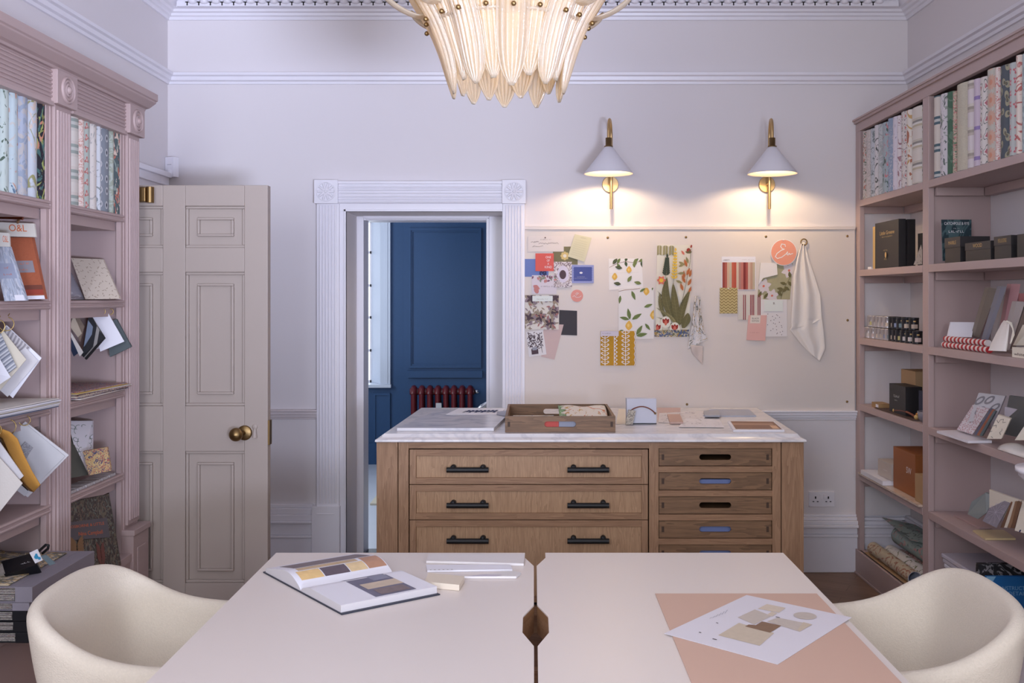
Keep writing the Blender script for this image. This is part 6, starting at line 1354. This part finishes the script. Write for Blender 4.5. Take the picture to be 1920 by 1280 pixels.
# shelf .58 far bay
SWB = mat('tan_brown_box', (150, 88, 44), .5)
rbox('gift_box', 'large tan brown box with white lettering, low in the far bay of the right shelving', 'box', 1.905, 2.10, 4.92, 5.22, .592, .215, SWB, front=lambda s: s.text('SW', .60, .50, .032, WINK, 'l'))
rbox('kraft_box', 'small kraft box in front of the large tan brown box', 'box', 1.884, 1.96, 4.775, 4.87, .592, .135, KR)
rbox('gift_box', 'pale beige box with grey side standing on white trays', 'box', 1.90, 1.99, 5.24, 5.44, .618, .088, mat('pale_beige_box', (196, 184, 176), .6), front=lambda s: s.lines(.6, .45, .006, WINK, 'c', .3))
rbox('sample_tray', 'flat white tray under the pale beige box', 'tray', 1.858, 2.05, 5.25, 5.60, .592, .024, WHITE)
b = MB(); b.box(1.862, 2.10, 4.77, 5.66, .5806, .5912, marble('warm_marble', (222, 200, 180), (196, 170, 150), 6)); tag(b.build('marble_board'), 'pale peach marble board covering the low shelf of the far bay', 'board')
# rolls at the bottom of the far bay
def roll(name, label, p0, p1, r, m, inner, wrap=None):
    a, c = Vector(p0), Vector(p1); b = MB(); d = (c-a).normalized(); u = d.cross(Vector((0, 0, 1))).normalized(); w_ = u.cross(d); L = (c-a).length
    def fn(rr): return lambda s_, t_: a+d*L*t_+(u*math.cos(2*PI*s_)+w_*math.sin(2*PI*s_))*rr
    b.grid(fn(r), 28, 2, m); b.grid(fn(r*.93), 28, 2, inner)
    for t_ in (0, 1):
        v0 = [fn(r)(i/28, t_) for i in range(28)]; v1 = [fn(r*.93)(i/28, t_) for i in range(28)]; b.add(v0+v1, [(i, (i+1) % 28, 28+(i+1) % 28, 28+i) for i in range(28)], inner)
    return tag(b.build(name), label, 'roll', 'rolled papers at the bottom of the far bay')
RI = mat('roll_inner', (198, 202, 216), .7)
roll('wallpaper_roll', 'beige floral roll lying nearest the room on the bottom shelf', (1.922, 5.58, .176), (1.926, 4.98, .176), .0345, foliage('roll_beige', (190, 176, 154), [(150, 90, 66), (206, 190, 160)], 14, .56), RI)
roll('wallpaper_roll', 'white roll with green sprigs between the beige and the grey green rolls', (1.992, 5.50, .178), (2.000, 4.98, .178), .0365, foliage('roll_white', (218, 212, 208), [(104, 108, 72)], 14, .60), RI)
roll('wallpaper_roll', 'large grey green roll with pink birds on top of the others', (2.068, 5.56, .252), (2.072, 4.93, .252), .052, foliage('roll_green', (152, 166, 162), [(196, 140, 136), (80, 92, 88)], 10, .60), mat('roll_inner_grey', (150, 150, 160), .7))
roll('wallpaper_roll', 'pink floral roll under the grey green roll', (2.070, 5.44, .172), (2.064, 4.86, .172), .0285, foliage('roll_pink', (196, 156, 150), [(120, 60, 60), (100, 110, 90)], 20, .54), mat('roll_inner_dark', (70, 60, 64), .8))
b = MB(); q = [Vector((1.99, 5.20, .312)), Vector((2.13, 4.98, .325)), Vector((2.13, 5.50, .325)), Vector((2.0, 5.66, .33))]; b.slab(q, (0, 0, .002), foliage('roll_green', (152, 166, 162), [], 10)); tag(b.build('wallpaper_sheet'), 'loose grey green wallpaper sheet resting over the rolls', 'paper')
b = MB(); q = [Vector((1.885, 5.62, .1425)), Vector((1.885, 4.98, .1425)), Vector((1.91, 4.93, .1425)), Vector((2.0, 5.62, .1425))][:4]; b.slab(q, (0, 0, -.0015), KR); tag(b.build('backing_card'), 'thin brown card under the beige floral roll', 'card')
# ---- near bay of the right shelving
b, s = slabpx([(1768, 489), (1821, 488), (1821.5, 411.5), (1765.5, 411.5)], foliage('teal_cover', (30, 52, 60), [(40, 72, 78)], 8, .5), (0, .006, 0), Y=[4.545, 4.545, 4.60, 4.60]); s.text('CATCHPOLE & RYE', .5, .87, .014, WINK, 'c', .84); s.lines(.5, .77, .004, WINK, 'c', .2); s.lines(.5, .68, .010, WINK, 'c', .54)
for i in range(40): s.leaf(.15+.7*RND.random(), .34+.14*RND.random(), .018, .007, RND.random()*6, (BLACK, mat('brown_leafy', (84, 66, 60), .7))[i % 2])
tag(b.build('brochure'), 'dark teal brochure standing against the divider, right shelving', 'brochure')
def lidbox(label, x0, x1, y0, y1, z0, h, txt):
    t = thing('sample_box', label, 'box', ((x0+x1)/2, (y0+y1)/2, z0), 'black lidded sample boxes on the right shelving')
    b = MB(); b.box(x0+.002, x1-.002, y0+.002, y1-.002, z0+.0006, z0+h-.01, BKX); b.build('box_body', t)
    b = MB(); b.box(x0, x1, y0, y1, z0+h*.60, z0+h, mat('black_box_lid', (42, 38, 40), .5)); s = Sheet(b, [(x0, y1, z0+h*.6), (x0, y0, z0+h*.6), (x0, y0, z0+h), (x0, y1, z0+h)])
    s.text(txt, .5, .30, .016, GLD, 'c', .5 if len(txt) > 4 else .36); b.build('lid', t)
lidbox('black lidded box standing in front of the teal brochure', 1.888, 2.02, 4.365, 4.53, 1.75, .115, 'MARBLE')
lidbox('black lidded box in the middle of the row of three, lettered in gilt', 1.888, 2.00, 4.075, 4.315, 1.75, .080, 'WOOD')
lidbox('black lidded box at the right end of the row of three', 1.888, 2.00, 3.90, 4.045, 1.75, .092, 'METAL & CASTINGS')
rbox('sample_box', 'plain black box at the right edge of the picture beside the gilt lettered boxes', 'box', 1.888, 2.0, 3.66, 3.85, 1.75, .09, BKX)
# shelf 1.36 near bay
RW = stripes('red_white_stripe', [(178, 40, 48), (226, 214, 212)], .020, 0)
for i, z0 in enumerate((1.3605, 1.3885)):
    b = MB(); b.tube([(1.915, 4.60-.02*i, z0+.0138), (1.915, 4.14+.01*i, z0+.0138)], [.0136, .0136], RW, 18); 
    o = b.build('striped_roll'); me = o.data
    uvl = me.uv_layers[0]
    for lp_ in me.loops:
        co = me.vertices[lp_.vertex_index].co; uvl.data[lp_.index].uv = (co.y+3, co.z)
    tag(o, 'red and white striped roll, %s of the two on the right shelving' % ('lower', 'upper')[i], 'roll', 'red and white striped rolls')
b, s = slabpx([(1777, 631), (1822, 632), (1827, 604), (1783, 603.5)], WHITE, (.0, .012, 0), Y=[4.56, 4.50, 4.54, 4.60]); tag(b.build('white_tile', bevel=.001), 'plain white square tile propped behind the red striped rolls', 'tile')
def plank(label, pts, m, Y, side=mat('dark_edge', (62, 50, 52), .7), d=(.006, .05, 0)):
    b, s = slabpx(pts, m, d, Y=Y); return tag(b.build('sample_board', bevel=.001), label, 'sample board', 'sample boards leaning on the right shelving')
def zz5(x, y): return (1600+x/4, 380+y/4)
plank('taupe sample board, leftmost of the leaning group', [zz5(905, 1002), zz5(945, 1010), zz5(1080, 645), zz5(1015, 633)], mat('taupe_board', (128, 118, 108), .5), [4.50, 4.46, 4.20, 4.26])
plank('blue grey sample board with brown edge, second in the leaning group', [zz5(970, 1085), zz5(990, 1090), zz5(1150, 630), zz5(1110, 625)], mat('blue_grey_board2', (120, 122, 138), .5), [4.28, 4.26, 4.06, 4.10])
plank('pale grey sample board, third in the leaning group', [zz5(1050, 1080), zz5(1110, 1085), zz5(1172, 705), zz5(1130, 690)], mat('pale_grey_board', (168, 160, 164), .5), [4.30, 4.26, 4.12, 4.16])
plank('pink sample board, tallest of the leaning group', [zz5(1100, 1075), zz5(1165, 1080), zz5(1255, 610), zz5(1185, 606)], mat('pink_board', (186, 138, 142), .5), [4.20, 4.14, 4.00, 4.06])
plank('rose sample board at the right edge of the leaning group', [zz5(1215, 1040), zz5(1290, 1040), zz5(1320, 680), zz5(1255, 678)], mat('rose_board', (176, 110, 112), .5), [4.12, 4.08, 3.95, 4.0])
plank('light grey sample board standing in front of the pink one', [zz5(1130, 1100), zz5(1170, 1108), zz5(1290, 742), zz5(1225, 738)], mat('light_grey_board', (176, 168, 168), .5), [4.16, 4.10, 3.94, 4.0])
plank('dark framed sample board in front of the light grey one', [zz5(1185, 1095), zz5(1215, 1098), zz5(1330, 760), zz5(1295, 750)], mat('umber_board', (104, 88, 84), .5), [4.08, 4.04, 3.9, 3.94])
# drawstring bag
t = thing('drawstring_bag', 'white cotton drawstring bag on the right shelving', 'bag', (1.905, 4.02, 1.36)); b = MB()
pr = [(854, 660, 660), (1855, 1012, 0)]
L_ = [zz5(1012, 1108), zz5(1035, 1050), zz5(1075, 970), zz5(1110, 905), zz5(1128, 882)]; R_ = [zz5(1150, 1114), zz5(1160, 1050), zz5(1165, 980), zz5(1170, 920), zz5(1172, 888)]
def fn(u, v):
    n_ = 4; f_ = v*n_; i_ = min(int(f_), n_-1); f_ -= i_; a = [L_[i_][j]*(1-f_)+L_[i_+1][j]*f_ for j in (0, 1)]; c = [R_[i_][j]*(1-f_)+R_[i_+1][j]*f_ for j in (0, 1)]
    k = (1-math.cos(2*PI*u))/2; x = a[0]*(1-k)+c[0]*k; y = a[1]*(1-k)+c[1]*k; Yc = 4.02-.10*k
    return P(x, y, Yc-.028*math.sin(2*PI*u)*(1-.55*v)-.003*math.sin(u*40)*v)
b.grid(fn, 48, 12, CL); b.build('bag_body', t)
b = MB(); b.tube([P(*zz5(1150, 890), 3.90), P(*zz5(1185, 900), 3.89), P(*zz5(1200, 960), 3.88), P(*zz5(1190, 1010), 3.88), P(*zz5(1178, 1055), 3.89)], .0028, CREAM, 8); b.tube([P(*zz5(1150, 885), 3.90), P(*zz5(1175, 905), 3.885), P(*zz5(1195, 940), 3.88), P(*zz5(1205, 990), 3.88), P(*zz5(1180, 1050), 3.885)], .0028, CREAM, 8); b.build('drawstring', t)
rbox('carton_tub', 'cream tub with handwriting at the right edge of the picture', 'box', 1.885, 1.98, 3.60, 3.885, 1.36, .040, CREAM, front=lambda s: s.text('white crackle', .06, .22, .012, INK, 'l', .7))
b, s = slabpx([zz5(1215, 1070), zz5(1320, 1070), zz5(1340, 920), zz5(1290, 915)], CREAM, (0, .02, 0), Y=[3.96, 3.9, 3.86, 3.92]); tag(b.build('sample_board'), 'cream sample board leaning above the handwritten tub', 'sample board')
# shelf .98 near bay
def z66(x, y): return (1600+x/4, 650+y/4)
def tile(label, pts, m, Y, d=(.012, .012, 0), draw=None, name='pattern_book'):
    b, s = slabpx([z66(*p) for p in pts], m, d, Y=Y)
    if draw: draw(s)
    return tag(b.build(name, bevel=.001), label, 'sample book', 'pattern samples leaning on the right shelving')
GRP = mat('grey_swirl', (138, 134, 140), .7)
def swirls(s):
    for (u, v) in ((.15, .75), (.5, .8), (.8, .55), (.3, .4)): s.ell(u, v, .030, GRP, .018, 18, .8); s.ell(u, v, .018, mat('swirl_ground', (200, 196, 200), .7), .009, 18, .8)
tile('pattern book with large grey swirls at the back of the group', [(860, 560), (1060, 560), (1140, 368), (940, 345)], mat('swirl_ground', (200, 196, 200), .7), [4.30, 4.16, 4.10, 4.22], draw=swirls)
tile('dark slate board at the back right of the pattern group', [(1110, 650), (1290, 690), (1330, 385), (1170, 365)], mat('dark_slate_board', (78, 80, 82), .6), [4.02, 3.86, 3.84, 4.0])
tile('pink ikat book at the front left of the pattern group', [(775, 620), (892, 658), (1018, 468), (895, 435)], motif('pink_ikat', (214, 206, 212), (178, 112, 122), .46, 4, .030, .040, None, .4, .35, .35), [4.42, 4.27, 4.14, 4.28], (.02, .03, 0))
for i in range(3):
    tile('thin sample in brown and grey, %s behind the pink ikat book' % ('directly', 'second', 'third')[i], [(905+i*20, 655+i*4), (925+i*20, 662+i*4), (1045+i*12, 468+i*8), (1030+i*12, 462+i*8)], (mat('slate_cloth', (96, 100, 120), .9), mat('rust_edge', (156, 92, 66), .7), mat('teal_grey', (92, 106, 112), .7))[i], [4.22-.03*i, 4.20-.03*i, 4.08-.03*i, 4.10-.03*i])
tile('plain pale lilac tile in front of the dark slate board', [(1130, 640), (1200, 650), (1262, 475), (1135, 450)], mat('pale_lilac_tile', (186, 178, 188), .6), [4.02, 3.98, 3.90, 4.0], (.02, .03, 0))
def outl(s):
    for (pp) in ([(.0, .3), (.2, .35), (.3, .25), (.25, .1), (.4, .05)], [(.1, .8), (.3, .7), (.35, .85), (.55, .9), (.6, .75), (.8, .8)], [(.5, .5), (.7, .55), (.8, .4), (.7, .3), (.85, .2)], [(.05, .55), (.25, .6), (.3, .5)]): s.stroke(pp, .0022, BLACK)
tile('cream tile with black outline drawing in the middle of the group', [(1000, 690), (1110, 690), (1180, 540), (1085, 510)], CREAM, [4.00, 3.90, 3.84, 3.94], (.02, .03, 0), outl)
b = MB(); q = [PZp(*z66(625, 628), .992), PZp(*z66(860, 704), .992), PZp(*z66(1040, 702), .992), PZp(*z66(800, 622), .992)]; b.slab(q, (0, 0, -.0112), WHITE); tag(b.build('white_tile_sheet', bevel=.001), 'flat white tile strip lying at the front of the shelf with the pattern samples', 'tile')
b = MB()
def fn(u, v): return (1.872+.10*v, 3.98-.42*u, .9825+.030*math.sin(PI*min(1, v*1.02))**.5*(.8+.2*math.sin(u*14)))
b.grid(fn, 24, 12, CL); tag(b.build('folded_cloth', solid=.003), 'folded white cloth along the shelf edge at the right of the picture', 'cloth')
tile('pale cream board leaning at the right edge above the folded cloth', [(1210, 700), (1310, 700), (1350, 590), (1290, 580)], CREAM, [3.86, 3.82, 3.78, 3.82])
# shelf .58 near bay
def z77(x, y): return (1740+x/5.567, 900+y/5.567)
def t7(label, pts, m, Y, d=(.012, .012, 0), draw=None, name='sample_tile'):
    b, s = slabpx([z77(*p) for p in pts], m, d, Y=Y)
    if draw: draw(s)
    return tag(b.build(name, bevel=.001), label, 'tile', 'tile samples on the low shelf of the right shelving')
hx = [z77(*p) for p in ((412, 355), (455, 225), (600, 130), (697, 170), (610, 340), (520, 405))]
b = MB(); q = [P(x, y, Yq) for (x, y), Yq in zip(hx, (4.34, 4.30, 4.20, 4.14, 4.16, 4.24))]; b.prism(q, (.012, .012, 0), mat('sage_grey_tile', (148, 156, 156), .4)); tag(b.build('hexagon_tile'), 'large sage grey hexagonal tile leaning on the low shelf', 'tile')
def star(s):
    W_ = mat('star_lines', (200, 192, 204), .7)
    for k in range(10): a = 2*PI*k/10+.2; s.stroke([(.5, .5), (.5+.5*math.cos(a), .5+.48*math.sin(a))], .0022, W_)
    for k in range(10): a = 2*PI*k/10+.5; s.stroke([(.5+.28*math.cos(a), .5+.28*math.sin(a)), (.5+.48*math.cos(a-.2), .5+.46*math.sin(a-.2))], .0018, W_)
t7('cream book with yellow corner behind the starburst tile', [(640, 330), (900, 430), (975, 215), (640, 98)], CREAM, [4.12, 3.94, 3.88, 4.1])
for i, m in enumerate((mat('walnut_edge', (134, 100, 78), .6), CREAM, mat('oak_edge', (164, 128, 100), .6), mat('walnut_edge', (134, 100, 78), .6))):
    t7('thin tile sample, %s of the four to the right of the starburst tile' % ('first', 'second', 'third', 'last')[i], [(755+i*38, 492+i*2), (785+i*38, 496+i*2), (905+i*22, 245-i*2), (865+i*22, 225-i*2)], m, [4.02-.03*i, 4.0-.03*i, 3.92-.03*i, 3.94-.03*i])
t7('grey tile with white starburst lines leaning on the low shelf', [(570, 425), (715, 497), (858, 240), (700, 172)], mat('lilac_grey_tile', (150, 144, 156), .5), [4.16, 4.02, 3.95, 4.08], (.02, .03, 0), star)
t7('cream tile with a blue brush line at the right edge of the picture', [(905, 525), (1060, 570), (1100, 260), (985, 220)], CREAM, [3.86, 3.78, 3.76, 3.84], (.01, .02, 0), lambda s: s.stroke([(.35, 0), (.42, .2), (.36, .4), (.5, .6), (.6, .9)], .008, mat('navy_ink', (40, 48, 92), .7)))
b = MB(); q = [PZp(*z77(x, y), .589) for x, y in ((272, 358), (535, 492), (672, 487), (420, 355))]; b.slab(q, (0, 0, -.0082), mat('pinkish_tile', (176, 148, 146), .4)); tag(b.build('flat_tile', bevel=.001), 'long flat dusty pink tile lying on the low shelf', 'tile')
b = MB(); q = [PZp(*z77(x, y), .589) for x, y in ((468, 518), (598, 606), (916, 604), (790, 516))]; b.slab(q, (0, 0, -.0082), mat('onyx_tile', (206, 184, 140), .35, var=.12, vscale=12)); tag(b.build('flat_tile', bevel=.001), 'flat honey onyx tile lying near the edge of the low shelf', 'tile')
# bottom: wrapped magazines, dark book, blue book
PLS = mat('clear_plastic_wrap', (206, 200, 212), .15)
for i in range(3):
    b = MB(); z0 = .326+i*.022; b.box(1.93-.004*i, 2.15, 4.225, 4.64+.006*i, z0, z0+.0205, (PAPER, PLS, PLS)[i]); tag(b.build('magazine_pack', bevel=.005), 'plastic wrapped pack of magazines, %s of the three' % ('bottom', 'middle', 'top')[i], 'magazine', 'plastic wrapped magazines low in the right shelving')
b = MB(); b.box(1.94, 2.14, 4.225, 4.62, .1406, .325, mat('wicker_box', (120, 84, 64), .8, var=.2, vscale=60)); tag(b.build('storage_basket'), 'brown storage box beneath the plastic wrapped magazines', 'box')
b = MB(); b.box(1.89, 2.13, 4.19, 4.215, .1406, .463, foliage('mono_cover', (40, 38, 42), [(150, 146, 150), (14, 14, 16)], 13, .52)); tag(b.build('coffee_table_book'), 'large black and white covered book low at the right of the shelving', 'book')
BLU = mat('cobalt_cover', (34, 110, 176), .45); b = MB(); b.box(1.878, 2.10, 4.09, 4.105, .1406, .439, BLU); s = Sheet(b, [(1.878, 4.09, .1406), (2.10, 4.09, .1406), (2.10, 4.09, .439), (1.878, 4.09, .439)])
SKY = mat('sky_lettering', (140, 190, 222), .5); s.text('CONSTRUCTION', .14, .81, .016, SKY, 'l', .76); s.text('AND DETAILS', .14, .735, .016, SKY, 'l', .66); s.poly([(0, .93), (.12, .93), (.18, 1), (0, 1)], SKY)
tag(b.build('textbook'), 'bright blue book with large lettering behind the right tub chair', 'book')
# white pedestal by the right edge
b = MB(); cx, cy = 1.655, 3.10
b.lathe([(0, 1.058), (.128, 1.058), (.128, 1.045), (.120, 1.040), (.118, 1.030), (.100, 1.012), (.088, 1.008), (.086, .998), (.066, .985), (.062, .90), (.066, .74), (.084, .60), (.105, .48), (.125, .36), (.138, .20), (.150, .06), (.16, .05), (.16, 0), (0, 0)][::-1], WHITE, (cx, cy, 0), 'Z', 32)
tag(b.build('pedestal'), 'white turned pedestal stand at the right edge beside the tub chair', 'pedestal')
